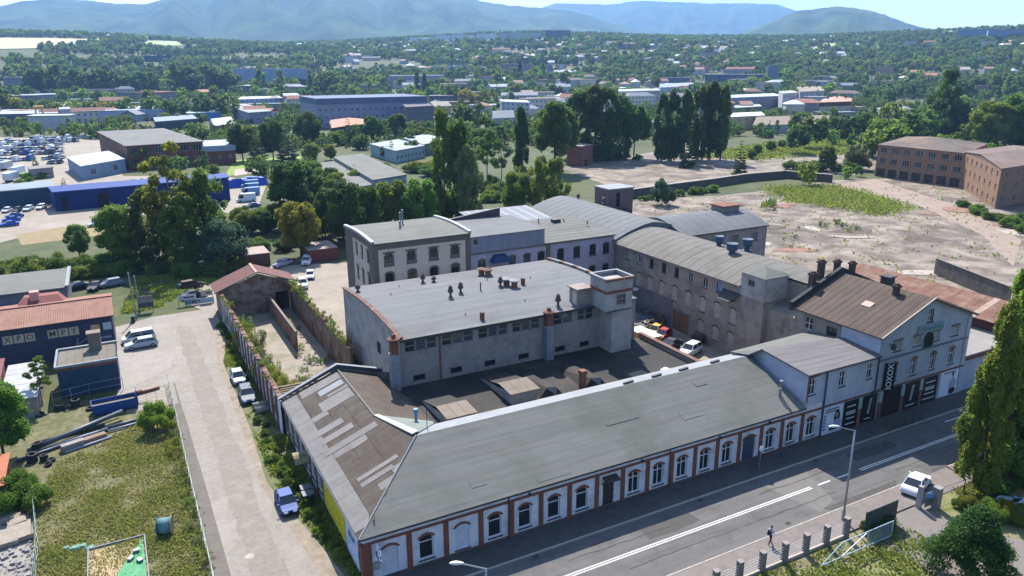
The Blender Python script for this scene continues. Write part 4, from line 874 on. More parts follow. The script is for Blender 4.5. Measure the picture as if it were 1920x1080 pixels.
part(T, 'string_course', MB().box(GX0, GX1, 51.88, 51.997, 7.55, 7.75), m_oldw2); part(T, 'corner_pier', MB().box(91.7, GX1+.05, 51.9, 51.997, 0, 10.6), m_bwall)
wp0, wp1 = (GX0, 64.6), (GX0, 52.0); wops = [(1.6, 2.9, 8.3, 9.9), (5.0, 6.6, 7.7, 9.7)]
mb = MB(); wall(mb, wp0, wp1, 0, EZ, wops, .2); part(T, 'west_wall', mb, m_oldw); part(T, 'blue_render', MB().box(GX0-.03, GX0-.003, 52.02, 57.4, 8.6, 10.7), m_bblue)
window(T, wp0, wp1, wops[0], .2, 2, (.5,), m_wframe); window(T, wp0, wp1, wops[1], .2, 2, (.5,), m_dframe)
mb = MB(); wall(mb, (GX1, 52), (GX1, 64.6), 0, EZ); mb.poly([(GX1, 64.6, 0), (GX0, 64.6, 0), (GX0, 64.6, EZ), (GAX, 64.6, AZ), (GX1, 64.6, EZ)]); part(T, 'east_walls', mb, m_bwall)
q = [(74.95, 51.5, 10.62), (74.95, 64.7, 10.62), (GAX, 64.7, 14.1), (GAX, 51.5, 14.1)]
R_ = part(T, 'roof', MB().slab(q, .14).slab([(GAX, 51.5, 14.1), (GAX, 64.7, 14.1), (93.0, 64.7, 10.62), (93.0, 51.5, 10.62)], .14), m_rgab)
for i in range(14):
    a, b = 51.5+13.2*i/14, 51.5+13.2*(i+1)/14-.05; o = Vector((-.37, 0, .93))*(.03+.01*(i % 2))
    part(R_, 'felt_strip', MB().slab([Vector((74.95, a, 10.62))+o, Vector((74.95, b, 10.62))+o, Vector((GAX, b, 14.1))+o, Vector((GAX, a, 14.1))+o], .02), m_rgab)
part(T, 'verge_board', MB().slab([(74.85, 51.42, 10.72), (74.85, 51.6, 10.72), (GAX, 51.6, 14.26), (GAX, 51.42, 14.26)], .12).slab([(GAX, 51.42, 14.26), (GAX, 51.6, 14.26), (93.1, 51.6, 10.72), (93.1, 51.42, 10.72)], .12), mat('pale_verge', '#8c857c', rough=.7))
part(T, 'fire_wall', MB().hexa([(75.0, 64.7, 10.2), (GAX, 64.7, 13.6), (GAX, 65.2, 13.6), (75.0, 65.2, 10.2), (75.0, 64.7, 11.35), (GAX, 64.7, 14.85), (GAX, 65.2, 14.85), (75.0, 65.2, 11.35)]).hexa([(GAX, 64.7, 13.6), (92.6, 64.7, 10.2), (92.6, 65.2, 10.2), (GAX, 65.2, 13.6), (GAX, 64.7, 14.85), (92.6, 64.7, 11.2), (92.6, 65.2, 11.2), (GAX, 65.2, 14.85)]), mat('tarred_wall', '#2e2d30', '#3a3838', scale=1))
m_ch = mat('sooty_brick', '#4d3d36', '#5d4a3f', scale=4, c3='#332c29', s3=2)
def chimney(x, y, z, h, s=.55):
    part(T, 'chimney', MB().box(x-s, x+s, y-s*.8, y+s*.8, z, z+h).box(x-s-.12, x+s+.12, y-s*.8-.12, y+s*.8+.12, z+h-.35, z+h-.1).box(x-s*.7, x+s*.7, y-s*.5, y+s*.5, z+h, z+h+.15), m_ch)
chimney(79.4, 65.7, 11.5, 3.0, .42); chimney(81.9, 66.6, 12.0, 3.6, .4); chimney(84.5, 66.2, 12.5, 2.9, .36); chimney(86.8, 65.6, 12.3, 2.7, .36); chimney(82.6, 55.9, 13.0, 1.9, .34)
part(T, 'ridge_vent', MB().box(85.4, 86.6, 59.0, 60.2, 12.7, 14.5).box(85.25, 86.75, 58.85, 60.35, 14.5, 14.65), m_gut)
part(T, 'roof_light', MB().slab([(79.0, 56.6, 12.35), (79.0, 57.9, 12.35), (79.9, 57.9, 12.75), (79.9, 56.6, 12.75)], .1), mat('pink_board', '#b08f80', rough=.7))
for i, (x, z) in enumerate(((82.35, 10.3),)): part(T, 'sign_board', MB().box(81.9, 86.7, 51.85, 51.97, 9.85, 10.75), mat('sign_pale_blue', '#6d8791', rough=.5))
text(T, 'Stomatolog', (84.7, 51.84, 10.3), (R(90), 0, 0), .82, mat('green_letter', '#2f7a68', rough=.5)); text(T, '+', (82.4, 51.84, 10.3), (R(90), 0, 0), .9, mat('pink_letter', '#a5677a', rough=.5))
part(T, 'arched_panel', MB().poly([(83.35, 51.9, 7.85), (85.1, 51.9, 7.85)]+[(x, 51.9, z) for x, z in arcpts(83.35, 85.1, 8.9, .86)[::-1]]), m_dark)
part(T, 'arch_ring', MB().tube((83.3, 51.86, 8.0), (83.3, 51.86, 8.9), .05, 5).tube((85.15, 51.86, 8.0), (85.15, 51.86, 8.9), .05, 5), m_gframe)
part(T, 'wall_lantern', MB().tube((77.0, 52, 9.5), (76.7, 51.2, 9.6), .06, 5).lathe(76.7, 51.2, [(.05, 9.9), (.32, 9.6), (.25, 9.1), (.05, 9.0)], 8), m_gut)
T = thing('flat_shop', 'low shop with pale flat roof beside the gabled house', 'building', (93, 52, 0))
part(T, 'walls', MB().box(92.6, 107, 52.1, 60, 0, 4.3), m_bwall); part(T, 'roof', MB().box(92.5, 107.2, 51.9, 60.2, 4.9, 5.05), mat('pale_bitumen', '#86807b', '#79736f', scale=.5, c3='#938d88', s3=.2)); part(T, 'fascia', MB().box(92.6, 107.1, 51.95, 52.08, 4.3, 4.9), m_rust)
# rusty corrugated lean-to
T = thing('rusty_shed', 'long shed with rusty corrugated roof behind the gabled house', 'shed', (104, 56, 0))
part(T, 'walls', MB().box(104.3, 109, 55.6, 80.5, 0, 6.4), mat('dark_red_board', '#4d332a', '#5b3f33', scale=1.2))
for i in range(28):
    a, b = 55.2+i*.93, 55.2+(i+1)*.93-.02; o = .02*(i % 2)
    part(T, 'roof_sheet', MB().slab([(103.6, a, 6.6+o), (109.6, a, 8.3+o), (109.6, b, 8.3+o), (103.6, b, 6.6+o)], .04), mat('pale_rust_sheet', '#a2948b', '#8f6f5c', scale=1.2) if i in (3,) else mat('rust_sheet', '#654436', '#74503f', scale=.7, stretch=(.6, 3, 1), c3='#8b7565', s3=.6, k3=.8, vary=.1))
T = thing('board_fence', 'grey weathered board fence behind the rusty shed', 'fence', (136.25,85.11, 0))
fx0, fy0, fx1, fy1 = 142.52,88.72, 134.61,69.49
for i in range(26):
    t = i/26; x, y = fx0+(fx1-fx0)*t, fy0+(fy1-fy0)*t
    part(T, 'board', MB().rbox(x, y, .86, .06, 0, 3.1+.1*rnd.random(), math.atan2(fy1-fy0, fx1-fx0)), mat('fence_board', '#6d655f', '#5b544f', scale=1, vary=.15))
part(T, 'top_rail', MB().tube((fx0, fy0, 3.25), (fx1, fy1, 3.25), .16, 5), m_gut)
# ================================================================ roofless ruin
T = thing('roofless_ruin', 'roofless brick shell with red-roofed gable and weeds along the side street', 'ruin', (13, 82, 0))
m_ruin = mat('ruin_brick', '#7a5848', '#66503f', scale=1.6, c3='#8d7d70', s3=.5, k3=.85, bump=.03)
m_ruinw = mat('ruin_plaster', '#85766a', '#6d5044', scale=.7, c3='#5d3f33', s3=.35, k3=.9, bump=.03, lo=.45, hi=.6)
rp0, rp1 = (12.95, 128.6), (13.25, 81.5)
rops = [(1.0+i*2.62, 2.3+i*2.62, .8, 3.5, .2) for i in range(17)]
mb = MB(); wall(mb, rp0, rp1, 0, 4.45, rops, .12); mb.poly([(13.4, 128.6, 0), (13.7, 81.5, 0), (13.7, 81.5, 4.45), (13.4, 128.6, 4.45)]); part(T, 'street_wall', mb, m_wplast)
for op in rops: window(T, rp0, rp1, op, .12, 1, (), m_bup, mat('bay_fill', '#8b8a8e', '#77767b', scale=.8), None, None, name='blind_bay')
for i in range(18): y = 128.4-i*2.62; part(T, 'pier', MB().box(12.93+.006*i, 13.08+.006*i, y-.42, y, 0, 4.3), m_obrick)
for i in range(46):                              # broken brick coping, piece by piece
    y = 81.6+i*1.02; h = .12+.3*rnd.random()**2; x = 13.0+(128.6-y)*.0064
    part(T, 'coping_block', MB().hexa([(x-.15, y, 4.45), (x+.5, y, 4.45), (x+.5, y+.97, 4.45), (x-.15, y+.97, 4.45), (x-.12, y+.02, 4.45+h), (x+.45, y, 4.45+h*.8), (x+.44, y+.95, 4.45+h), (x-.1, y+.94, 4.45+h*.7)]), m_terra if i % 3 else m_ruin)
mb = MB(); gy = 128.6
mb.poly([(13.0, gy, 0), (21.9, gy, 0), (21.9, gy, 3.5), (24.3, gy, 3.5), (24.3, gy, 0), (24.9, gy, 0), (24.9, gy, 5.1), (19.3, gy, 7.2), (13.0, gy, 4.75)]); mb.poly([(21.9, gy+.9, 0), (24.3, gy+.9, 0), (24.3, gy+.9, 3.5), (21.9, gy+.9, 3.5)], 1); mb.poly([(21.9, gy, 3.5), (24.3, gy, 3.5), (24.3, gy+.9, 3.5), (21.9, gy+.9, 3.5)], 1)
part(T, 'gable_wall', mb, [m_ruinw, m_dark])
rx = mat('maroon_roof', '#5c3a36', '#69453f', scale=.8, vary=.05)
for i in range(5):
    a, b = gy-.3+i*1.3, gy-.3+(i+1)*1.3-.02
    part(T, 'roof_sheet', MB().slab([(12.2, a, 4.75), (19.3, a, 7.5), (19.3, b, 7.5), (12.2, b, 4.75)], .06), rx); part(T, 'roof_sheet', MB().slab([(19.3, a, 7.5), (25.6, a, 5.1), (25.6, b, 5.1), (19.3, b, 7.5)], .06), rx)
part(T, 'ridge_cap', MB().slab([(18.95, gy-.35, 7.5), (19.3, gy-.35, 7.62), (19.3, gy+6.3, 7.62), (18.95, gy+6.3, 7.5)], .05), mat('salmon_ridge', '#b3897a', rough=.7)); part(T, 'shed_walls', MB().box(13.0, 24.9, gy+.95, gy+6.1, 0, 4.7), m_ruinw)
part(T, 'verge', MB().slab([(12.1, gy-.42, 4.85), (12.1, gy-.3, 4.85), (19.3, gy-.3, 7.62), (19.3, gy-.42, 7.62)], .2).slab([(19.3, gy-.42, 7.62), (19.3, gy-.3, 7.62), (25.7, gy-.3, 5.2), (25.7, gy-.42, 5.2)], .2), m_tarpale)
mb = MB(); wall(mb, (24.75, 92.0), (24.75, 128.6), 0, 4.9); wall(mb, (24.4, 128.6), (24.4, 92), 0, 4.9); mb.poly([(24.4, 92, 4.9), (24.75, 92, 4.9), (24.75, 128.6, 4.9), (24.4, 128.6, 4.9)]); mb.poly([(24.4, 92, 0), (24.75, 92, 0), (24.75, 92, 4.9), (24.4, 92, 4.9)]); part(T, 'court_wall', mb, m_ruin)
for i in range(34):
    y = 92.3+i*1.06; h = .1+.35*rnd.random()**2
    part(T, 'coping_block', MB().rbox(24.58, y, .62, .95, 4.9, 4.9+h, .06*rnd.random()), m_terra if i % 4 == 0 else m_ruin)
for y in (97.5, 102.5, 107.5, 113): part(T, 'blocked_door', MB().box(24.33, 24.41, y-.5, y+.5, .1, 2.6), m_brick)
part(T, 'partition', MB().box(20.6, 20.85, 107.5, 128.4, 0, 3.2), m_ruin); part(T, 'partition_top', MB().box(20.55, 20.9, 107.4, 128.4, 3.2, 3.32), m_tarpale)
part(T, 'broken_floor', MB().prism([(13.6, 81.6), (24.4, 81.6), (24.4, 128.5), (13.6, 128.5)], .01, .12), mat('ruin_floor', '#91867a', '#7e7368', scale=.5, c3='#5f6040', s3=.18, k3=.9))
for i in range(11): part(T, 'fallen_plank', MB().rbox(16.6+rnd.random()*.8, 82.0+i*.55, 5.4, .22, 3.0+.05*i, 3.08+.05*i, .05*rnd.random()-.02), m_wood)
part(T, 'cross_beam', MB().box(13.6, 24.4, 88.2, 88.5, 3.0, 3.25), m_wood); part(T, 'cross_beam', MB().box(13.6, 24.4, 81.7, 82.0, 2.9, 3.0), m_wood)
# low retaining wall across the plain
T = thing('retaining_wall', 'long low concrete retaining wall crossing the derelict plain', 'wall', (174.1,196.98, 0))
rw = [(139.34,190.32), (158.51,193.26), (181.15,195.59), (200.15,198.66), (217.54,197.62), (224.16,181.9)]
for a, b in zip(rw, rw[1:]):
    ln = math.hypot(b[0]-a[0], b[1]-a[1]); an = math.atan2(b[1]-a[1], b[0]-a[0])
    part(T, 'wall_section', MB().rbox((a[0]+b[0])/2, (a[1]+b[1])/2, ln-.05, .5, 0, 2.6, an), mat('dark_concrete', '#5d574f', '#4b463f', scale=.6, c3='#6f6a4a', s3=.3)); part(T, 'coping', MB().rbox((a[0]+b[0])/2, (a[1]+b[1])/2, ln-.05, 1.1, 2.6, 2.85, an), m_kerb)
T = thing('brick_hut', 'small square brick hut under the poplars by the plain', 'hut', (172.27,265.96, 0))
hx, hy = 173.59,267.18; part(T, 'walls', MB().rbox(hx, hy, 9, 7, 0, 8, .45), m_obrick); part(T, 'roof', MB().rbox(hx, hy, 9.4, 7.4, 8, 8.3, .45), m_oldw); part(T, 'door', MB().rbox(hx+.6, hy-3.6, 1.4, .12, 0, 2.4, .45), m_dark)

# ================================================================ yards and small buildings left of the side street
m_navy = mat('navy_brick', '#3c4258', '#343a4e', scale=2, c3='#4d4550', s3=.4, k3=.6)
m_navy2 = mat('blue_render', '#2c465c', '#263c50', scale=.8, c3='#36506a', s3=.5)
m_otile = mat('orange_sheet_roof', '#8b6454', '#7e5849', scale=.7, wave=('X', .3, .05), c3='#987769', s3=.3, k3=.5)
T = thing('pump_works', 'navy building with orange sheet roof and big square letter tiles', 'building', (-3, 121, 0))
part(T, 'front_wall', MB().box(-26, -3, 121.0, 132.0, 0, 5.75), m_navy)
for i in range(23):
    x0 = -26.4+i*1.03
    part(T, 'roof_sheet', MB().slab([(x0, 120.4, 5.8), (x0+1.02, 120.4, 5.8), (x0+1.02, 127.0, 6.9), (x0, 127.0, 6.9)], .06), m_otile)
    part(T, 'roof_sheet', MB().slab([(x0, 127.3, 6.9), (x0+1.02, 127.3, 6.9), (x0+1.02, 132.6, 6.0), (x0, 132.6, 6.0)], .06), m_otile)
part(T, 'ridge', MB().box(-26.4, -2.7, 126.95, 127.35, 6.85, 7.05), mat('ridge_brown', '#8b5f50')); part(T, 'gutter', MB().tube((-26.4, 120.35, 5.72), (-2.7, 120.35, 5.72), .09, 6), m_gut)
part(T, 'chimney', MB().box(-13.6, -12.4, 130.2, 131.4, 5.8, 8.2), mat('pink_render', '#b98c84')); part(T, 'low_gable', MB().hexa([(-15.5, 129, 6.2), (-9, 129, 6.2), (-9, 133, 6.0), (-15.5, 133, 6.0), (-14.5, 131, 7.3), (-10, 131, 7.3), (-10, 133, 7.2), (-14.5, 133, 7.2)]), mat('maroon_felt', '#7d4a44'))
m_tile = mat('sign_tile', '#b9ad97', '#a89c86', scale=2); m_let = mat('sign_letter', '#4b3a30', rough=.6); dx0 = -16.6
for i, (ch, x) in enumerate((('X', -16.2), ('P', -14.85), ('O', -13.5), ('M', -10.75), ('P', -9.4), ('Y', -8.05))):
    t_ = part(T, 'letter_tile', MB().box(x-.6, x+.6, 120.84, 120.97, 3.5, 4.7), m_tile); text(t_, ch, (x, 120.82, 4.1), (R(90), 0, 0), 1.15, m_let)
part(T, 'wall_plaque', MB().box(-5.9, -4.75, 120.86, 120.97, 3.5, 4.6), mat('orange_plaque', '#b5794c', '#c9b8a2', scale=1.6)); part(T, 'wall_plaque', MB().box(-4.3, -3.2, 120.86, 120.97, 3.6, 4.7), mat('pale_plaque', '#9fb0ae'))
part(T, 'painted_sign', MB().box(-5.9, -3.4, 120.95, 120.98, 2.3, 2.6), mat('faded_paint', '#7b8494')); part(T, 'pipe_sculpture', MB().tube((-8.3, 120.7, .6), (-7.7, 120.7, 3.0), .1, 6).tube((-7.9, 120.7, 2.0), (-6.6, 120.7, 2.7), .08, 6), m_steel)
T = thing('blue_store', 'small flat-roofed blue store block with stub chimney', 'building', (-2.8, 105.5, 0))
part(T, 'walls', MB().box(-9.7, -2.85, 105.5, 112.6, 0, 4.1), m_navy2); part(T, 'brick_band', MB().box(-9.72, -2.83, 105.47, 105.5, 3.7, 4.1), m_obrick)
for i in range(7): part(T, 'roof_panel', MB().box(-9.6+i*.95, -8.68+i*.95, 105.8, 112.3, 4.1, 4.16), mat('dun_felt', '#6f675c', '#5f584e', scale=1, vary=.08))
for a in ((-9.9, -2.65, 105.3, 105.6), (-9.9, -6.0, 112.3, 112.7), (-4.7, -2.65, 112.3, 112.7), (-9.95, -9.7, 105.6, 112.3)): part(T, 'white_coping', MB().box(*a, 4.1, 4.42), m_zinc)
part(T, 'chimney', MB().box(-6.0, -4.5, 110.5, 111.9, 4.1, 6.3).box(-6.1, -4.4, 110.4, 112.0, 6.3, 6.6), mat('dun_render', '#7b7264', '#6c6457', scale=1))
T = thing('grey_depot', 'grey depot with flat roof and blue fascia at the left edge', 'building', (-10, 142, 0))
part(T, 'walls', MB().box(-40, -9.7, 144.5, 158.5, 0, 4.6), mat('grey_violet_render', '#77757f', '#6b6973', scale=.8)); part(T, 'roof', MB().box(-40.3, -9.5, 144.2, 158.8, 4.6, 4.9), m_felt); part(T, 'fascia', MB().box(-9.75, -9.2, 144.2, 158.8, 4.7, 5.2), m_zinc)
for x in (-12.6, -15.4, -18.5): part(T, 'door', MB().box(x-1.0, x+1.0, 144.42, 144.5, 0, 3.2), mat('blue_grey_shutter', '#56606f')); 
T = thing('sheet_roof_shed', 'low shed with pale ribbed sheet roof beside the blue store', 'shed', (-13.5, 101, 0))
part(T, 'walls', MB().box(-15.6, -11.9, 101, 114, 0, 2.6), m_concw)
for i in range(13): part(T, 'roof_sheet', MB().box(-15.8, -11.7, 100.9+i*1.02, 101.88+i*1.02, 2.62+.02*(i % 2), 2.7+.02*(i % 2)), mat('pale_sheet', '#a9a8aa', '#98979a', scale=1, vary=.1))
T = thing('maroon_shed', 'maroon-roofed lean-to at the left edge by the pale shed', 'shed', (-18, 104, 0))
part(T, 'walls', MB().box(-23, -16.2, 104, 114, 0, 3), m_obrick); part(T, 'roof', MB().slab([(-23.2, 103.7, 3.0), (-16.0, 103.7, 3.0), (-16.0, 114.2, 3.8), (-23.2, 114.2, 3.8)], .1), mat('maroon_sheet', '#6d4044', '#7d4d50', scale=1))
T = thing('rusty_container', 'rusty orange container cut by the left picture edge', 'container', (-14, 80, 0))
part(T, 'body', MB().box(-17.2, -13.4, 79.0, 85.2, 0, 2.7), m_rust); part(T, 'lid', MB().slab([(-17.4, 78.8, 2.75), (-13.2, 78.8, 2.75), (-13.2, 85.4, 3.0), (-17.4, 85.4, 3.0)], .06), mat('orange_sheet', '#a8674a', '#96583e', scale=1))
for i in range(6): part(T, 'rib', MB().box(-13.42, -13.32, 79.3+i, 79.6+i, .2, 2.6), m_rust)
# paving slabs by the parking place, every slab on its own
T = thing('slab_yard', 'yard of pale concrete slabs between the parked cars and the pipe stack', 'paving', (-2, 100, 0))
for i in range(9):
    for j in range(5):
        if (i, j) in ((2, 1), (6, 0)): continue
        part(T, 'slab', MB().rbox(-1.9+j*1.18, 97.2+i*.82, 1.12, .76, 0, .03+.02*rnd.random(), .01*rnd.random()), mat('slab_concrete', '#8d857a', '#7d756b', scale=1, vary=.1))
# ---------------------------------------------------------------- fences
def fence(label, pts, h, step, mp, rails=3, cat='fence', r=.04, wires=True):
    T = thing('wire_fence', label, cat, (*pts[0], 0))
    for a, b in zip(pts, pts[1:]):
        L = math.hypot(b[0]-a[0], b[1]-a[1]); n = max(1, int(L/step))
        for i in range(n+1):
            x, y = a[0]+(b[0]-a[0])*i/n, a[1]+(b[1]-a[1])*i/n; part(T, 'post', MB().cyl(x, y, 0, h, r, 6), mp)
        for k in range(rails): z = h*(k+1)/rails-.03; part(T, 'rail', MB().tube((*a, z), (*b, z), .022, 4), mp)
    return T
m_gpost = mat('green_grey_post', '#7d8c83', rough=.5)
fence('chain-link fence along the asphalt path beside the side street', [(2.75, 54), (2.72, 78), (2.8, 103.5)], 1.7, 2.6, m_gpost, 4)
fence('bent chain-link fence between rubble heap and weedy lot', [(-10.2, 60), (-10.3, 70), (-11.0, 77.5), (-12.3, 80.8)], 1.7, 2.4, m_gpost, 3)
fence('sagging wire fence below the blue store', [(-2.6, 104.9), (-6.5, 104.6), (-10.5, 103.5)], 1.8, 2.0, mat('rail_pale', '#9aa7a9'), 2)
# ---------------------------------------------------------------- junk in the yard
def tyre(x, y, z, r, rz=0, tilt=0, wd=.3):
    n = 14; mb = MB(); pr = [(r*.58, 0), (r*.95, -.02), (r, wd*.2), (r, wd*.8), (r*.95, wd), (r*.58, wd), (r*.52, wd*.5)]; pr.append(pr[0])
    mb.lathe(0, 0, pr, n); return mb
m_tyre = mat('tyre_rubber', '#2b2b2d', '#3a3a3b', scale=6, rough=.9)
tmesh = {r: tyre(0, 0, 0, r).mesh('tyre', m_tyre, True) for r in (.55, .42)}
for i, (x, y, z, r, a, lab) in enumerate(((-11.9, 101.3, 0, .55, .2, 'old tyre lying apart at the left end of the tyre heap under the store'), (-9.9, 102.0, 0, .55, 0, 'old tyre at the bottom of the heap below the sagging fence'), (-9.8, 102.1, .32, .55, .15, 'old tyre lying on top of another below the sagging fence'), (-8.9, 101.6, .1, .55, .5, 'tilted old tyre in the middle of the tyre heap'), (-8.1, 102.2, 0, .55, 0, 'lowest tyre of the rightmost stack by the blue store'), (-8.1, 102.2, .32, .55, .1, 'middle tyre of the rightmost stack by the blue store'), (-8.05, 102.2, .66, .55, .1, 'top tyre of the rightmost stack by the blue store'), (-6.4, 100.2, 0, .55, 0, 'old tyre beside the left end of the blue skip'),
        (-11.6, 91.2, 0, .55, 0, 'bottom tyre of the tall stack by the pipe pile'), (-11.6, 91.2, .31, .55, .05, 'second tyre of the tall stack by the pipe pile'), (-11.5, 91.3, .63, .55, .1, 'top tyre of the tall stack by the pipe pile'), (-11.9, 88.6, 0, .55, 0, 'bottom tyre of the front stack by the green bush'), (-11.9, 88.6, .31, .55, .05, 'second tyre of the front stack by the green bush'), (-11.9, 88.7, .62, .55, .1, 'top tyre of the front stack by the green bush'), (-10.8, 88.4, 0, .42, 0, 'small tyre right of the front stack'), (-10.8, 88.4, .3, .42, .1, 'small tyre lying on a small one right of the front stack'), (-10.1, 87.8, 0, .42, 0, 'small tyre on the ground at the right end of the front heap'), (-10.3, 86.9, 0, .42, .4, 'small tilted tyre nearest the camera by the grass'))):
    o = link('old_tyre', tmesh[r]); o.location = (x, y, z); o.rotation_euler = (a, a*.6, i); tag(o, lab, 'tyre', 'old tyres heaped in the yard')
m_pipe = mat('dark_pipe', '#4a5058', '#5a6068', scale=2, rough=.5, metal=.3); m_pipeb = mat('blue_pipe_steel', '#3d4f8a', '#5a6a9c', scale=2, rough=.5); m_pipew = mat('pale_beam', '#8d97a5', '#7b8593', scale=2, rough=.5)
pl = [((-12.5, 91.0, .25), (-2.9, 95.6, .9), .28, m_pipe, 'thick dark pipe lying across the top of the pipe pile'), ((-11.5, 92.8, .2), (-4.9, 94.4, .2), .2, m_pipe, 'dark pipe at the back of the pipe pile'), ((-12.6, 90.2, .2), (-4.6, 92.8, .2), .22, m_pipe, 'dark pipe along the front of the pipe pile'), ((-7.5, 94.4, .3), (-3.2, 96.4, .6), .12, m_pipeb, 'blue steel beam leaning against the pipe pile'), ((-8.4, 93.8, .4), (-3.5, 95.2, .7), .1, m_pipew, 'pale blue beam lying over the pipe pile'), ((-5.0, 93.0, .25), (-.7, 93.9, .25), .2, m_pipe, 'dark pipe at the right end of the pile by the bush'), ((-4.6, 92.2, .2), (-1.0, 93.0, .2), .14, m_pipew, 'pale rail at the right end of the pipe pile'), ((-8.8, 88.9, .15), (-4.2, 90.6, .15), .13, m_pipew, 'pale thin pipe nearest the grass'), ((-9.2, 91.2, .3), (-5.6, 92.4, .3), .16, m_pipew, 'pale pipe behind the concrete trough'), ((-13.5, 89.2, .2), (-9, 91.0, .2), .16, m_pipe, 'dark pipe at the left end of the pipe pile'), ((-4.4, 101.2, .3), (-.5, 102.4, .3), .28, m_rust, 'rusty pipe behind the blue skip'), ((-5.5, 99.9, .25), (-1.8, 100.9, .25), .22, m_rust, 'shorter rusty pipe just behind the blue skip'), ((-1.6, 101.9, .25), (1.6, 102.8, .25), .18, m_rust, 'thin rusty pipe right of the blue skip')]
for a, b, r, m_, lab in pl: o = link('pipe', MB().tube(a, b, r, 10).mesh('pipe', m_, True)); tag(o, lab, 'pipe', 'pipes and beams piled in the yard'); 
tag(link('concrete_trough', MB().rbox(-8.1, 89.9, 2.3, .8, 0, .75, .33).rbox(-8.1, 89.9, 2.0, .5, .75, .76, .33).mesh('concrete_trough', m_concw)), 'grey concrete trough at the front of the pipe pile', 'trough')
tag(link('concrete_trough', MB().rbox(-5.9, 90.8, 2.3, .8, 0, .6, .33).rbox(-5.9, 90.8, 2.0, .5, .6, .61, .33).mesh('concrete_trough', mat('rusty_tan', '#8c7462', '#7a6555', scale=1))), 'tan trough beside the grey one at the pipe pile', 'trough')
T = thing('blue_skip', 'open blue steel skip standing behind the pipe pile', 'skip', (-3.7, 98.6, 0), .06); m_sk = mat('skip_blue', '#244a86', '#1f4075', scale=2, rough=.5)
for n_, a in (('side', (-2.5, 2.5, -1.0, -.92)), ('side', (-2.5, 2.5, .92, 1.0)), ('end', (-2.5, -2.42, -.92, .92)), ('end', (2.42, 2.5, -.92, .92))): part(T, n_, MB().box(*a, .25, 1.45 if n_ == 'side' else 1.5), m_sk, world=False)
part(T, 'floor', MB().box(-2.42, 2.42, -.92, .92, .9, 1.0), m_tarpale, world=False); part(T, 'skid', MB().box(-2.3, 2.3, -.8, -.6, 0, .25).box(-2.3, 2.3, .6, .8, 0, .25), m_gut, world=False); part(T, 'headboard', MB().box(2.5, 2.62, -.7, .7, .3, 2.2), m_sk, world=False)
T = thing('cable_drum', 'green cable drum standing in the weedy lot', 'cable drum', (-.2, 67.6, 0), -.25)
for x in (-.62, .56): part(T, 'flange', MB().tube((x, 0, .8), (x+.07, 0, .8), .82, 18), mat('drum_wood', '#8d8470', '#7b735f', scale=2) if x > 0 else mat('drum_teal', '#3d5f63', '#345256', scale=2), world=False)
part(T, 'barrel', MB().tube((-.55, 0, .8), (.56, 0, .8), .72, 18), mat('drum_core', '#4f6f72', '#6a8a8c', scale=2), world=False, smooth=True)
T = thing('green_plot', 'framed rectangle of green netting in the weedy lot', 'garden bed', (-4, 65, 0))
for a in ((-6.5, -6.4, 60, 68.0), (-2.0, -1.9, 60, 68.0), (-6.4, -2.0, 67.95, 68.05)): part(T, 'frame_board', MB().box(*a, 0, .22), m_zinc)
part(T, 'sand', MB().box(-6.4, -2.0, 60, 67.95, 0, .05), mat('sandy_bed', '#a58e70', '#93805f', scale=1, c3='#5f7a35', s3=.6))
mb = MB(); n = 14
for i in range(n+1):
    for j in range(n+1):
        u, v = i/n, j/n; x = -5.1+v*1.0+(3.0-v*1.0)*u; y = 60+7.6*v*(.45+.55*u); mb.v.append((x, y, .09+.16*fbm(x*2, y*2, 3)))
for i in range(n):
    for j in range(n): q = i*(n+1)+j; mb.f.append((q, q+n+1, q+n+2, q+1)); mb.m.append(0)
part(T, 'green_netting', mb, mat('green_net', '#2f7a4c', '#3d8f5c', scale=2, rough=.6, c3='#265f3d', s3=1), smooth=True)
for i, (x, y) in enumerate(((-2.7, 65.6), (-3.2, 64.6), (-2.5, 64.0))): part(T, 'stone', MB().rbox(x, y, .5, .35, .15, .4, i), m_steel)
T = thing('crumpled_sheet', 'crumpled pale green plastic sheet beside the green plot', 'sheet', (-7.2, 68.5, 0))
for i, (x, y, l, w_) in enumerate(((-8.2, 69.2, .7, .5), (-7.5, 68.9, 1.0, .7), (-6.9, 68.9, .6, .6), (-6.3, 68.2, .8, .6))): part(T, 'fold', MB().hexa([(x-l/2, y-w_/2, 0), (x+l/2, y-w_/2, 0), (x+l/2, y+w_/2, 0), (x-l/2, y+w_/2, 0), (x-l/3, y-w_/4, .25), (x+l/4, y-w_/3, .2), (x+l/3, y+w_/4, .3), (x-l/4, y+w_/3, .15)]), mat('pale_green_sheet', '#7fa392', '#6a8d7d', scale=3))
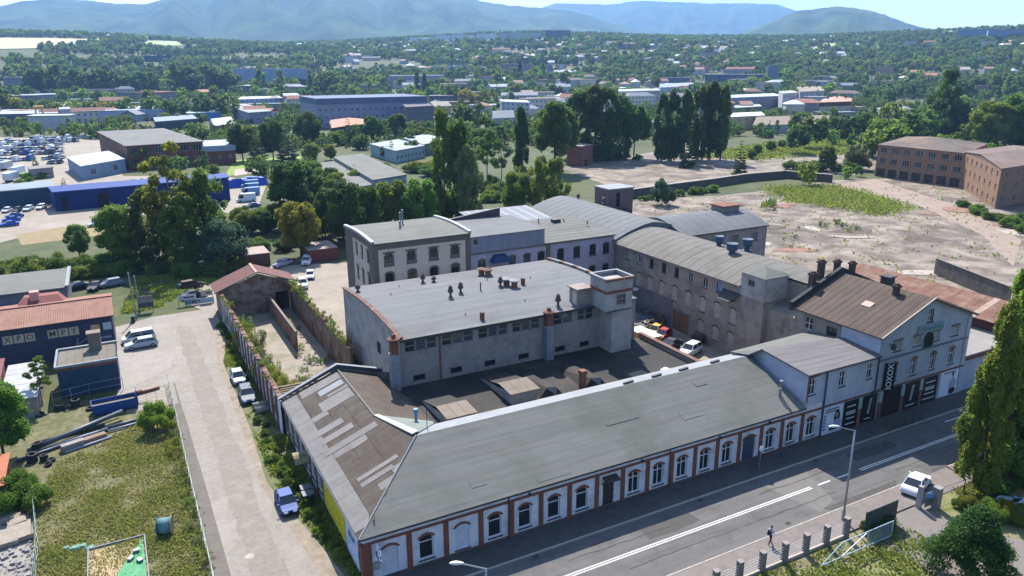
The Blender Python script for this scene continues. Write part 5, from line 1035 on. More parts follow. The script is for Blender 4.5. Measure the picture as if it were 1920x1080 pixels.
# rubble slabs and stones, each its own
for i, (x, y, l, w_, h, a, t, lab) in enumerate(((-12.9, 73.2, 1.7, 2.6, .4, .1, 0, 'pale broken concrete slab standing at the left edge'), (-11.9, 73.6, 1.9, 2.8, .45, .15, .05, 'largest pale broken slab at the rubble heap'), (-12.3, 75.4, 1.5, 1.1, .5, .2, .1, 'squarish slab at the back of the rubble heap'), (-12.9, 76.6, 1.6, .9, .4, .0, 0, 'shaded slab behind the rubble heap'))):
    tag(link('concrete_slab', MB().rbox(x, y, l, w_, .1, .1+h, a, tilt=t).mesh('concrete_slab', mat('rubble_pale', '#93887a', '#80766a', scale=1.5, vary=.08))), lab, 'slab', 'broken slabs in the rubble heap')
mb = MB()
for i in range(160):
    x, y = -13.8+3.3*rnd.random(), 65+7*rnd.random(); s = .1+.3*rnd.random()**2; p_ = [(x+s*(rnd.random()-.5)*.5+sx*s/2, y+s*(rnd.random()-.5)*.5+sy*s/2, z*s*.6*(.6+.6*rnd.random())) for z in (0, 1) for sx, sy in ((-1, -1), (1, -1), (1, 1), (-1, 1))]; mb.hexa(p_)
tag(link('rubble', mb.mesh('rubble', mat('rubble_stone', '#8f8a86', '#77726e', scale=2))), 'loose grey rubble at the bottom left corner', None, None, 'stuff')
sheet('rubble_ground', [(-16, 58), (-10.6, 58), (-10.8, 70), (-11.5, 77), (-13.2, 79), (-16, 79)], .0, mat('rubble_dust', '#8d877f', '#7b756e', scale=1))
# things against the street side of the hall
T = thing('barrel_awning', 'half-round cream awning on the side wall above the verge', 'awning', (12.6, 71, 0))
mb = MB()
for k in range(8):
    a, b = math.pi*k/8, math.pi*(k+1)/8; mb.poly([(12.2, 71+.9*math.cos(a), 2.2+.9*math.sin(a)), (12.2, 71+.9*math.cos(b), 2.2+.9*math.sin(b)), (13.7, 71+.9*math.cos(b), 2.2+.9*math.sin(b)), (13.7, 71+.9*math.cos(a), 2.2+.9*math.sin(a))])
part(T, 'canvas', mb, mat('cream_canvas', '#a89e6f', '#6b6455', scale=1.5)); part(T, 'bracket', MB().tube((13.7, 71.9, 2.2), (12.2, 71.9, 2.2), .04, 4).tube((13.7, 70.1, 2.2), (12.2, 70.1, 2.2), .04, 4), m_gut)
for x, y, lab in ((12.6, 67.6, 'dark rubbish bin beside the blue car'), (12.5, 66.4, 'second dark bin nearest the camera by the blue car')):
    T = thing('rubbish_bin', lab, 'bin', (x, y, 0)); part(T, 'body', MB().lathe(0, 0, [(.01, 0), (.4, 0), (.5, 1.0)], 8), mat('bin_dark', '#3b434a', rough=.6), world=False); part(T, 'lid', MB().rbox(0, 0, 1.1, 1.0, 1.0, 1.12), mat('bin_lid', '#4d565e', rough=.5), world=False)
for i, (x, y) in enumerate(((12.3, 90.4), (12.35, 89.0))):
    T = thing('concrete_ring', ('grey drum lying in the verge by the parked cars', 'second grey drum lying in the verge')[i], 'drum', (x, y, 0)); part(T, 'shell', MB().tube((-.9, 0, .45), (.9, 0, .45), .45, 14), m_concw, world=False, smooth=True); part(T, 'end', MB().tube((-.92, 0, .45), (-.9, 0, .45), .36, 12), m_dark, world=False)
# poles, hoardings and banners at the head of the street
for (x, y, h, lab, tx) in ((.3, 136.1, 8.2, 'tall grey-green power pole by the bin', -.25), (1.0, 140, 6.6, 'short brown pole beside the roadside hoarding', -.1)):
    T = thing('utility_pole', lab, 'pole', (x, y, 0)); part(T, 'pole', MB().tube((x, y, 0), (x+tx, y, h), .14, 7, r2=.1), mat('pole_grey', '#8b958c', rough=.7)); part(T, 'cross_arm', MB().tube((x+tx-.5, y, h-.3), (x+tx+.5, y, h-.3), .04, 4), m_gut)
part(T, 'stay', MB().tube((1, 140, 6.3), (.0, 136.5, .0), .02, 4), m_gut)
T = thing('hoarding', 'grey roadside hoarding on a patch of grass', 'sign', (1.9, 139.3, 0)); part(T, 'panel', MB().box(.8, 3.2, 139.2, 139.3, .9, 2.9), mat('hoarding_grey', '#8e8c88', '#5d5f63', scale=.9)); part(T, 'lower_panel', MB().box(.85, 3.2, 139.15, 139.2, .9, 1.7), mat('hoarding_dark', '#4d5157')); part(T, 'leg', MB().box(.9, 1.0, 139.22, 139.3, 0, .9), m_gut); part(T, 'leg', MB().box(3.0, 3.1, 139.22, 139.3, 0, .9), m_gut)
T = thing('wheelie_bin', 'dark green bin at the foot of the power pole', 'bin', (-.3, 134.4, 0)); part(T, 'body', MB().rbox(0, 0, .6, .6, 0, 1.0), mat('bin_green', '#22423a', rough=.5), world=False); part(T, 'lid', MB().rbox(0, 0, .66, .66, 1.0, 1.08), mat('bin_green_lid', '#2b5045', rough=.5), world=False)
for (x0, x1, y, z0, z1, m_, tx, lab) in ((7.2, 10.2, 140.0, 1.0, 1.9, mat('banner_white', '#b9bcc4', '#a9adb6', scale=2), None, 'white banner with small dark print above the pump banner'), (8.2, 13.1, 139.6, .1, 1.05, mat('banner_blue_white', '#a9b7c6', '#8fa3b8', scale=1), 'POMPY', 'long pale blue banner with dark capitals at the street end'), (11.0, 13.0, 139.9, 1.3, 2.3, mat('banner_grey', '#a8a39b', '#989389', scale=1), None, 'small grey banner at the corner of the ruin')):
    T = thing('banner', lab, 'banner', (x0, y, 0)); part(T, 'sheet', MB().box(x0, x1, y, y+.05, z0, z1), m_)
    for x in (x0+.05, x1-.05): part(T, 'post', MB().cyl(x, y+.1, 0, z1, .04, 5), m_gut)
    if tx: text(T, 'POMPY', (x0+1.35, y-.02, (z0+z1)/2), (R(90), 0, 0), .8, m_let); text(T, 'Z', (x0+.15, y-.02, (z0+z1)/2), (R(90), 0, 0), .8, mat('letter_steel', '#5d7080'))
    else: part(T, 'printed_line', MB().box(x0+.9, x1-.3, y-.01, y, (z0+z1)/2-.12, (z0+z1)/2+.12), m_let)
for (x0, x1, y0, y1, m_, lab) in ((21.9, 27.2, 161.5, 168.5, mat('container_brown', '#5b4038', '#4d362f', scale=1), 'brown shipping container with pale roof left of the parked cars'), (34.8, 41.2, 159.3, 167.0, mat('container_red', '#6b3a33', '#5b322c', scale=1), 'red-brown shipping container at the edge of the car park')):
    T = thing('shipping_container', lab, 'container', (x0, y0, 0)); part(T, 'body', MB().box(x0, x1, y0, y1, .1, 2.7), m_); part(T, 'roof', MB().box(x0-.05, x1+.05, y0-.05, y1+.05, 2.7, 2.78), mat('container_roof', '#a2918a', '#8d7c75', scale=1))
    k = int((x1-x0)/.55)
    for i in range(k): part(T, 'door_rib', MB().box(x0+.1+i*.55, x0+.35+i*.55, y0-.06, y0-.002, .2, 2.6), m_)
# ================================================================ street lamps, sign, railings, fence and gate by the road
m_lamp = mat('lamp_steel', '#9aa0a6', '#8b9197', scale=3, rough=.45, metal=.5)
def lamp(x, y, h, dx, dy, lab):
    T = thing('street_lamp', lab, 'street lamp', (x, y, 0), 0, 'street lamps along the road')
    part(T, 'pole', MB().cyl(x, y, .1, h, .11, 10, .07), m_lamp, smooth=True); part(T, 'arm', MB().tube((x, y, h-.03), (x+dx, y+dy, h+.35), .055, 6), m_lamp)
    e = Vector((x+dx, y+dy, h+.38)); d = Vector((dx, dy, 0)).normalized(); mb = MB(); sd = Vector((-d.y, d.x, 0))
    ring = []
    for t, wd, hh in ((-.1, .06, .06), (.1, .14, .1), (.4, .19, .13), (.7, .14, .09), (.85, .03, .03)):
        c = e+d*t; ring.append([c-sd*wd, c-sd*wd*.6+Vector((0, 0, hh)), c+sd*wd*.6+Vector((0, 0, hh)), c+sd*wd, c+Vector((0, 0, -hh*.5))])
    for a, b in zip(ring, ring[1:]):
        for k in range(5): mb.poly([a[k], a[(k+1) % 5], b[(k+1) % 5], b[k]])
    part(T, 'lamp_head', mb, mat('lamp_head_pale', '#c3c4c2', rough=.4), smooth=True); part(T, 'base_collar', MB().cyl(x, y, .1, 1.2, .16, 10), m_lamp)
lamp(55.6, 39.6, 9.3, -1.35, .75, 'tall grey street lamp in front of the shopfront'); lx, ly = 18.03,38.01; lamp(lx, ly, 9.3, -1.35, .75, 'street lamp whose head shows at the bottom edge')
T = thing('road_sign', 'small round road sign on a thin post in front of the blue-grey door', 'sign', (55.33,49.81, 0)); sx, sy = 55.33,49.81
part(T, 'post', MB().cyl(sx, sy, .1, 2.9, .035, 6), m_lamp); part(T, 'disc', MB().tube((sx, sy-.05, 2.7), (sx, sy-.08, 2.7), .3, 14), m_letw)
T = thing('pavement_railing', 'dark pedestrian railing at the kerb before the shops', 'railing', (77, 49.2, 0)); 
for i in range(5): part(T, 'post', MB().cyl(74.5+i*1.6, 49.25, .13, 1.2, .035, 5), m_gut)
for z in (.5, .85, 1.18): part(T, 'rail', MB().tube((74.5, 49.25, z), (80.9, 49.25, z), .025, 5), m_gut)
T = thing('garden_fence', 'pillar fence with wire panels along the near pavement', 'fence', (40, 37.85, 0))
px_ = [35.8, 38.4, 40.95, 43.5, 46.1, 48.65, 51.2, 53.75]
for x in px_: part(T, 'pillar', MB().box(x-.22, x+.22, 37.6, 38.04, 0, 1.9), mat('pillar_stone', '#7d746e', '#655e5a', scale=5)); part(T, 'pillar_cap', MB().box(x-.25, x+.25, 37.57, 38.07, 1.9, 1.97), mat('cap_stone', '#8a8480', '#77716d', scale=4))
for a, b in zip(px_, px_[1:]):
    for z in (.55, .8, 1.05, 1.3, 1.55): part(T, 'wire', MB().tube((a+.22, 37.82, z), (b-.22, 37.82, z), .014, 4), mat('pale_wire', '#b5babb', rough=.4))
part(T, 'plinth', MB().box(34, 53.6, 37.72, 37.92, 0, .28), mat('plinth_pale', '#a89d90', '#978c80', scale=2))
T = thing('sliding_gate', 'grey steel sliding gate standing open in the front garden', 'gate', (48.3, 35.8, 0)); gm = mat('gate_steel', '#9fb0ba', '#8c9da8', scale=3, rough=.4)
gy = 35.75
for a, b in (((48.2, .25), (57.2, .25)), ((50.6, 1.75), (57.2, 1.75)), ((48.2, .25), (50.6, 1.75)), ((50.6, .25), (50.6, 1.75)), ((57.2, .25), (57.2, 1.75)), ((53.9, .25), (53.9, 1.75)), ((50.6, .25), (53.9, 1.75)), ((49.4, .25), (49.4, 1.0))): part(T, 'frame_tube', MB().tube((a[0], gy, a[1]), (b[0], gy, b[1]), .05, 5), gm)
for i in range(22): x = 54.05+i*.145; part(T, 'bar', MB().cyl(x, gy, .28, 1.72, .014, 4), gm)
T = thing('gate_pillar', 'grey gate pillar with blue plate at the driveway', 'pillar', (64.6, 37.0, 0)); part(T, 'pillar', MB().box(64.9, 65.5, 36.6, 37.2, 0, 2.1), m_concw); part(T, 'low_pillar', MB().box(63.6, 64.0, 37.5, 37.9, 0, 2.3), m_concl); part(T, 'railing', MB().box(64.0, 64.9, 37.2, 37.26, .2, 1.7), m_steel); part(T, 'blue_plate', MB().rbox(64.3, 37.1, .7, .05, 1.2, 1.7, -.6), mat('plate_blue', '#4f7fb0', rough=.4)); part(T, 'cap', MB().box(64.85, 65.55, 36.55, 37.25, 2.1, 2.2), m_zinc)
fence('low dark wire fence right of the driveway pillar', [(66, 37.4), (70, 37.2), (78, 37.4)], 1.5, 2.4, m_gut, 2)
T = thing('green_screen', 'dark green screen panel on posts by the driveway', 'screen', (57.5, 37.0, 0)); part(T, 'panel', MB().box(55.3, 59.6, 37.1, 37.16, .6, 2.4), mat('screen_green', '#2f3d37', '#36463f', scale=2, rough=.6)); part(T, 'post', MB().cyl(55.4, 37.2, 0, 2.4, .05, 5), m_gut); part(T, 'post', MB().cyl(59.5, 37.2, 0, 2.4, .05, 5), m_gut)

# ================================================================ vehicles
m_paint0 = mat('paint_base', '#9aa0a6', rough=.3, spec=.6); m_cglass = mat('car_glass', (.015, .02, .026), rough=.04, spec=.8); m_rim = mat('rim', '#8c8f92', rough=.35, metal=.6); m_hl = mat('headlight_glass', '#cfd4d6', rough=.15, spec=.8); m_tl = mat('tail_light', '#7d1f1c', rough=.2)
def loft(mb, st, m=0):
    n = len(st[0])
    for a, b in zip(st, st[1:]):
        for k in range(n-1): mb.poly([a[k], b[k], b[k+1], a[k+1]], m)
    mb.poly(st[0], m); mb.poly(st[-1][::-1], m)
KIND = {  # length, width, belt z, roof z, (nose z), windscreen foot, roof front, roof rear, rear glass foot (fractions from the front)
    'hatch': (3.95, 1.70, .90, 1.46, .72, .24, .42, .80, .97), 'sedan': (4.6, 1.82, .92, 1.44, .74, .26, .44, .68, .86),
    'wagon': (4.6, 1.80, .95, 1.50, .76, .25, .42, .86, .985), 'mpv': (4.75, 1.88, 1.02, 1.80, .85, .13, .30, .93, .99), 'suv': (4.5, 1.86, 1.05, 1.68, .92, .25, .40, .85, .97),
    'van': (5.9, 2.05, 1.25, 2.55, 1.05, .10, .24, .97, .995)}
CM = {}
def car_meshes(kind):
    if kind in CM: return CM[kind]
    L, W, zb, zr, zn, a, b, c, d = KIND[kind]; h = W/2; X = lambda f_: L/2-f_*L
    def sec(x, zt, k=1.0, bot=.24): return [(x, -h*k*.9, bot), (x, -h*k, bot+.22), (x, -h*k*.985, zt-.18), (x, -h*k*.9, zt), (x, h*k*.9, zt), (x, h*k*.985, zt-.18), (x, h*k, bot+.22), (x, h*k*.9, bot)]
    body = MB(); loft(body, [sec(X(0), zn-.16, .80, .34), sec(X(.03), zn-.02, .92), sec(X(.12), zn+.05, .985), sec(X(a), zb, 1), sec(X(.5), zb+.02, 1), sec(X(min(d, .9)), zb+.03, .99), sec(X(.97), zb-.02, .93), sec(X(1), zb-.18, .86, .36)])
    rw = h*.74; top = [(X(b), rw), (X((b+c)/2), rw*1.02), (X(c), rw*.96)]
    for (x0, w0), (x1, w1) in zip(top, top[1:]): body.hexa([(x0, -w0, zr-.05), (x1, -w1, zr-.05), (x1, w1, zr-.05), (x0, w0, zr-.05), (x0, -w0*.93, zr), (x1, -w1*.93, zr), (x1, w1*.93, zr), (x0, w0*.93, zr)])
    for s in (-1, 1):
        for f0, f1 in ((a+.01, b), (d-.01, c)): body.tube((X(f0), s*h*.88, zb), (X(f1), s*rw*.97, zr-.03), .045, 4)
        f0 = a+(d-a)*.52; body.tube((X(f0), s*h*.9, zb), (X(f0), s*rw, zr-.03), .045, 4)
        body.rbox(X(a)+.05-.15, s*(h+.06), .12, .2, zb-.02, zb+.13)
    if kind == 'van':                                  # solid load bay
        body.hexa([(X(.36), -h*.97, zb-.1), (X(.995), -h*.97, zb-.1), (X(.995), h*.97, zb-.1), (X(.36), h*.97, zb-.1), (X(.34), -rw*1.12, zr+.01), (X(.98), -rw*1.12, zr+.01), (X(.98), rw*1.12, zr+.01), (X(.34), rw*1.12, zr+.01)])
    gl = MB(); g0 = [(X(a), h*.86, zb-.02), (X(b), rw*.95, zr-.06), (X(c), rw*.93, zr-.06), (X(d), h*.84, zb-.02)]
    P = lambda q, s: (q[0], s*q[1], q[2])
    gl.poly([P(g0[0], -1), P(g0[0], 1), P(g0[1], 1), P(g0[1], -1)]); gl.poly([P(g0[3], 1), P(g0[3], -1), P(g0[2], -1), P(g0[2], 1)])
    for s in (-1, 1): gl.poly([P(q, s) for q in (g0 if s < 0 else g0[::-1])])
    r = .31 if kind != 'van' else .36; wh = MB().tube((0, -.11, 0), (0, .11, 0), r, 14); rim = MB().tube((0, -.118, 0), (0, .118, 0), r*.6, 10)
    hl = MB().hexa([(-.12, -.2, -.07), (.05, -.2, -.07), (.05, .16, -.07), (-.02, .2, -.07), (-.14, -.2, .08), (.0, -.2, .08), (.0, .16, .08), (-.06, .2, .08)]); tl = MB().rbox(0, 0, .08, .3, -.1, .12)
    CM[kind] = (body.mesh('body', m_paint0), gl.mesh('windows', m_cglass), wh.mesh('tyre', m_tyre), rim.mesh('rim', m_rim), hl.mesh('headlight', m_hl), tl.mesh('tail_light', m_tl), r); return CM[kind]
def paint(hexc, rough=.28):
    return mat('paint_'+hexc[1:], hexc, rough=.55, spec=.25)
def car(kind, x, y, rz, col, label, name=None, group=None, z=.02):
    L, W, zb, zr, zn = KIND[kind][:5]; bm, gm_, wm, rm, hm, tm, r = car_meshes(kind)
    T = thing(name or {'van': 'delivery_van'}.get(kind, 'parked_car'), label, 'van' if kind == 'van' else 'car', (x, y, z), rz, group)
    o = part(T, 'body', bm, None, world=False); o.material_slots[0].link = 'OBJECT'; o.material_slots[0].material = paint(col)
    part(T, 'windows', gm_, None, world=False)
    for fx in (L*.5-L*.175, -L*.5+L*.18):
        for s in (-1, 1):
            w_ = part(T, 'wheel', wm, None, world=False); w_.location = (fx, s*(W/2-.1), r); q = link('rim', rm); q.parent = w_
    for s in (-1, 1):
        q = part(T, 'headlight', hm, None, world=False); q.location = (L/2-.03, s*(W/2-.42), zn-.15); q.scale = (1, s, 1)
        q = part(T, 'tail_light', tm, None, world=False); q.location = (-L/2+.08, s*(W/2-.3), zb-.25)
    q = part(T, 'grille', GRL, None, world=False); q.location = (L/2+.012, 0, zn-.38); q = part(T, 'number_plate', PLT, None, world=False); q.location = (-L/2-.012, 0, zb-.42)
    return T
GRL = MB().box(-.02, .01, -.42, .42, -.06, .1).mesh('grille', m_black); PLT = MB().box(-.01, .02, -.26, .26, 0, .12).mesh('number_plate', m_letw)
car('hatch', 10.45, 66.6, R(-90), '#123f85', 'bright blue hatchback parked alone beside the street hall')
car('hatch', 11.2, 100.6, R(-90), '#a9adb1', 'silver hatchback parked at the verge of the side street')
car('wagon', 11.3, 94.2, R(-92), '#4d5862', 'dark grey car parked behind the silver hatchback at the verge')
car('mpv', .1, 124.0, R(184), '#c6cacd', 'white people carrier parked beside a silver estate by the letter tiles')
car('wagon', .3, 121.0, R(185), '#a4acb3', 'silver estate car parked nearest the camera by the navy building')
car('sedan', 66.6, 39.95, R(18), '#c9ccd0', 'silver saloon pulling out of the driveway onto the road', 'saloon_car')
car('wagon', 29.2, 159.4, R(215), '#8e8f98', 'silver-grey estate nearest the brown container')
car('suv', 34.2, 158.8, R(250), '#c3c8cc', 'white car beside the red-brown container')
car('hatch', 32.2, 147.3, R(255), '#d2d4d6', 'white hatchback in the middle of the dusty court')
car('suv', 29.4, 141.6, R(258), '#c9ccce', 'white car right behind the red-roofed gable')
for (x, y, a, k, c, lab) in ((-9.0, 161, 200, 'sedan', '#1f3531', 'dark green car leftmost under the hedge behind the depot'), (-5.8, 159.4, 250, 'sedan', '#23272e', 'black car between dark green and silver cars by the hedge'), (-3.2, 160.2, 195, 'wagon', '#6c7a86', 'grey car rightmost of the row by the hedge'), (10.4, 151.6, 14, 'wagon', '#43312c', 'brown car parked under the big trees'), (10.2, 144.4, 14, 'sedan', '#232a33', 'black car behind the banners'), (17.5, 150.5, 20, 'hatch', '#31415a', 'dark blue car behind the ruin gable')):
    car(k, x, y, R(a), c, lab)
car('van', -17.05,126.69, R(5), '#c9ccce', 'white van whose roof shows behind the orange sheet roof')
# cars inside the works yard
car('hatch', 71.91,86.11, R(205), '#8d1a1e', 'red car in the works yard'); car('hatch', 72.11,88.19, R(205), '#b59640', 'yellow car behind the red one in the works yard'); car('sedan', 70.06,82.18, R(195), '#26282c', 'shiny black car in the works yard'); car('suv', 71.13,78.89, R(200), '#c5c7c9', 'white car half hidden by the ridge in the works yard')
x, y = 67.12,84.55
T = thing('lorry_box', 'white box body with yellow side standing in the works yard', 'box body', (x, y, 0)); part(T, 'box', MB().rbox(x, y, 2.3, 5.0, .4, 2.3, .02), mat('yellow_side', '#9d7a2f', rough=.6)); part(T, 'top', MB().rbox(x, y, 2.4, 5.1, 2.3, 2.38, .02), m_wframe)
for i, (x, y, a, c, lab) in enumerate(((74.99,94.24, 1.2, '#5d7fa5', 'blue board leaning in the back of the works yard'), (75.83,91.94, .8, '#9d8c2f', 'yellow skip in the back of the works yard'), (71.17,89.83, .3, '#9fa08c', 'pale tank cage in the back of the works yard'), (75.64,81.94, .5, '#3c3a36', 'dark scrap skip by the bricked-up arches'), (73.15,90.46, .4, '#6d6d68', 'grey scrap skip beside the yellow car'))):
    T = thing('yard_skip', lab, 'skip', (x, y, 0), a); part(T, 'shell', MB().hexa([(-1.1, -.7, 0), (1.1, -.7, 0), (1.1, .7, 0), (-1.1, .7, 0), (-1.5, -.9, 1.3), (1.5, -.9, 1.3), (1.5, .9, 1.3), (-1.5, .9, 1.3)]), mat('skip_'+c[1:], c, rough=.6), world=False); part(T, 'rim', MB().box(-1.55, 1.55, -.95, .95, 1.3, 1.38), m_gut, world=False)
    for k in range(5): part(T, 'scrap', MB().rbox(rnd.uniform(-1, 1), rnd.uniform(-.5, .5), rnd.uniform(.5, 1.4), .25, 1.35, 1.5+.3*rnd.random(), rnd.random()*3), (m_wood, m_rust, m_steel)[k % 3], world=False)
# the estate yard: blue and white vans, cars
for i, (px_, py_, k, rz, c, lab) in enumerate((((35.82,245.02), 0, 'van', 182, '#c2cad0', 'white panel van nearest in the row by the blue building'), ((39.09,256.84), 0, 'van', 181, '#6f93c4', 'light blue panel van second in the row'), ((40.61,265.88), 0, 'van', 180, '#5f87bd', 'pale blue panel van third in the row'), ((41.87,274.39), 0, 'van', 180, '#6b8fc0', 'pale blue panel van fourth in the row'), ((42.98,282.13), 0, 'van', 180, '#4f78b5', 'blue panel van farthest in the row'), ((35.79,233.56), 0, 'sedan', 190, '#34506f', 'dark blue car in front of the white van'), ((34.68,223.62), 0, 'sedan', 188, '#3b566e', 'blue-grey saloon nearest the trees in the estate yard'), ((30.3,213.81), 0, 'hatch', 200, '#2b4470', 'dark blue car half under the trees'), ((31.12,253.25), 0, 'van', 260, '#1d3f94', 'royal blue van by the blue building corner'),
        ((-28.61,261.39), 0, 'hatch', 250, '#c5cbcf', 'white car leftmost against the teal wall'), ((-25.92,260.81), 0, 'hatch', 250, '#2a2d33', 'black car second from the left against the teal wall'), ((-23.27,261.22), 0, 'wagon', 252, '#aebcc6', 'silver car third from the left against the teal wall'), ((-20.08,262.34), 0, 'wagon', 252, '#c6cace', 'white car nearest the royal blue hall'), ((-25.95,250.76), 0, 'sedan', 190, '#3f618f', 'blue saloon farthest of the blue row at the left edge'), ((-26.25,244.93), 0, 'sedan', 190, '#2350a8', 'bright blue saloon in the blue row at the left edge'), ((-26.14,237.55), 0, 'sedan', 190, '#2350a8', 'bright blue saloon nearest the gate at the left edge'), ((-5.49,225.9), 0, 'wagon', 195, '#9aa7ae', 'silver car beside the weeds below the blue hall'))):
    x, y = px_; car(k, x, y, R(rz), c, lab, group='vehicles in the estate yard')
# hundreds of parked vehicles farther off: one mesh each
def small_car(kind, col):
    k = ('s', kind, col)
    if k in CM: return CM[k]
    L, W, zb, zr, zn, a, b, c, d = KIND[kind]; mb = MB(); h = W/2; X = lambda f_: L/2-f_*L
    mb.hexa([(-L/2, -h, .3), (L/2, -h, .3), (L/2, h, .3), (-L/2, h, .3), (-L/2+.05, -h*.95, zb), (L/2-.15, -h*.9, zn), (L/2-.15, h*.9, zn), (-L/2+.05, h*.95, zb)], 0)
    mb.hexa([(X(d), -h*.86, zb-.05), (X(a), -h*.86, zb-.08), (X(a), h*.86, zb-.08), (X(d), h*.86, zb-.05), (X(c), -h*.7, zr), (X(b), -h*.7, zr), (X(b), h*.7, zr), (X(c), h*.7, zr)], 1 if kind != 'van' else 0)
    mb.box(X(c), X(b), -h*.7, h*.7, zr, zr+.03, 0)
    for fx in (L*.32, -L*.32):
        for s in (-1, 1): mb.tube((fx, s*(h-.2), .32), (fx, s*(h+.01), .32), .32, 8, 2)
    CM[k] = mb.mesh('parked_vehicle', [paint(col), m_cglass, m_tyre]); return CM[k]
cols = ['#c9ced2', '#c2c8cc', '#aeb6bd', '#7d8992', '#4f5d6b', '#33404d', '#2d4f86', '#9db0c4', '#b9c4cc', '#8a9aa8', '#6b2d2b', '#d3d6d8']
ORD = ['first', 'second', 'third', 'fourth', 'fifth', 'sixth', 'seventh', 'eighth', 'ninth', 'tenth', 'eleventh', 'twelfth', 'thirteenth', 'fourteenth', 'fifteenth', 'sixteenth', 'seventeenth', 'eighteenth', 'nineteenth', 'twentieth', '21st', '22nd', '23rd', '24th']
CN = dict(zip(cols, ['white', 'white', 'silver', 'grey', 'slate', 'black', 'blue', 'pale blue', 'pale silver', 'blue-grey', 'maroon', 'bright white']))
def lot_row(p, q, n, rz, group, lab, vans=.2):
    cnt = 0
    for i in range(n):
        if rnd.random() < .08: continue
        t = (i+.5)/n; x, y = p[0]+(q[0]-p[0])*t, p[1]+(q[1]-p[1])*t
        kd = rnd.choice(['van', 'mpv']) if rnd.random() < vans else rnd.choice(['hatch', 'sedan', 'wagon', 'suv']); cc = rnd.choice(cols)
        o = link('parked_vehicle', small_car(kd, cc)); o.location = (x+rnd.uniform(-.3, .3), y+rnd.uniform(-.5, .5), .03); o.rotation_euler = (0, 0, R(rz)+rnd.uniform(-.06, .06)+(math.pi if rnd.random() < .4 else 0)); tag(o, '%s %s, %s from left, %s' % (CN[cc], 'van' if kd == 'van' else 'car', ORD[cnt], lab), 'van' if kd == 'van' else 'car', group); cnt += 1
for k, (a, b, c, d, n) in enumerate(((-10, 292, 118, 288, 20), (-10, 283, 118, 280, 20), (-10, 275, 120, 272, 20), (0, 268, 150, 266, 24), (60, 262, 180, 259, 20), (-5, 303, 60, 301, 8), (80, 300, 120, 297, 6), (90, 308, 118, 306, 4))):
    r0 = [(-48.32,435.91), (-50.71,461.16), (-53.08,486.12), (-52.73,508.64), (-38.27,521.19), (-44.66,407.88), (-27.01,404.22), (-24.05,385.05)][k]; r1 = [(-19.8,429.26), (-20.51,451.69), (-20.78,476.21), (-13.46,491.86), (-5.51,512.64), (-31.17,404.4), (-18.65,406.24), (-18.44,385.97)][k]
    lot_row(r0, r1, n, 75, 'vehicles in the big car lot', ('the front', 'the second', 'the third', 'the fourth', 'the rearmost', 'a short near', 'a short right', 'the shortest')[k]+' row of the left car lot', .35)
lot_row((471.05,418.13), (507.29,424.01), 7, 40, 'cars in the far villa car park', 'the row left of the pink-roofed villa', 0); lot_row((440.27,374.03), (468.06,380.48), 5, 40, 'cars in front of the villa', 'the row before the pink-roofed villa', 0)
for x, y, c, lab in ((-38.34,373.61, '#a9b4bb', 'pale lorry trailer leftmost in the car lot'), (-32.48,352.33, '#c9d2da', 'white box trailer in the car lot'), (-33.29,333.52, '#c3ccd4', 'small white box by the green bank')):
    T = thing('box_trailer', lab, 'trailer', (x, y, 0), R(70)); part(T, 'box', MB().box(-3.5, 3.5, -1.25, 1.25, .8, 3.4), mat('trailer_'+c[1:], c, rough=.5), world=False); part(T, 'wheels', MB().tube((-2, -1.2, .4), (-2, 1.2, .4), .4, 8), m_tyre, world=False)
car('mpv', 79.5, 36.2, R(110), '#b9c3cc', 'pale vehicle cut by the right edge behind the poplar'); car('sedan', 71.16,32.31, R(100), '#8fa3b5', 'pale blue car cut by the right edge behind the hedge')
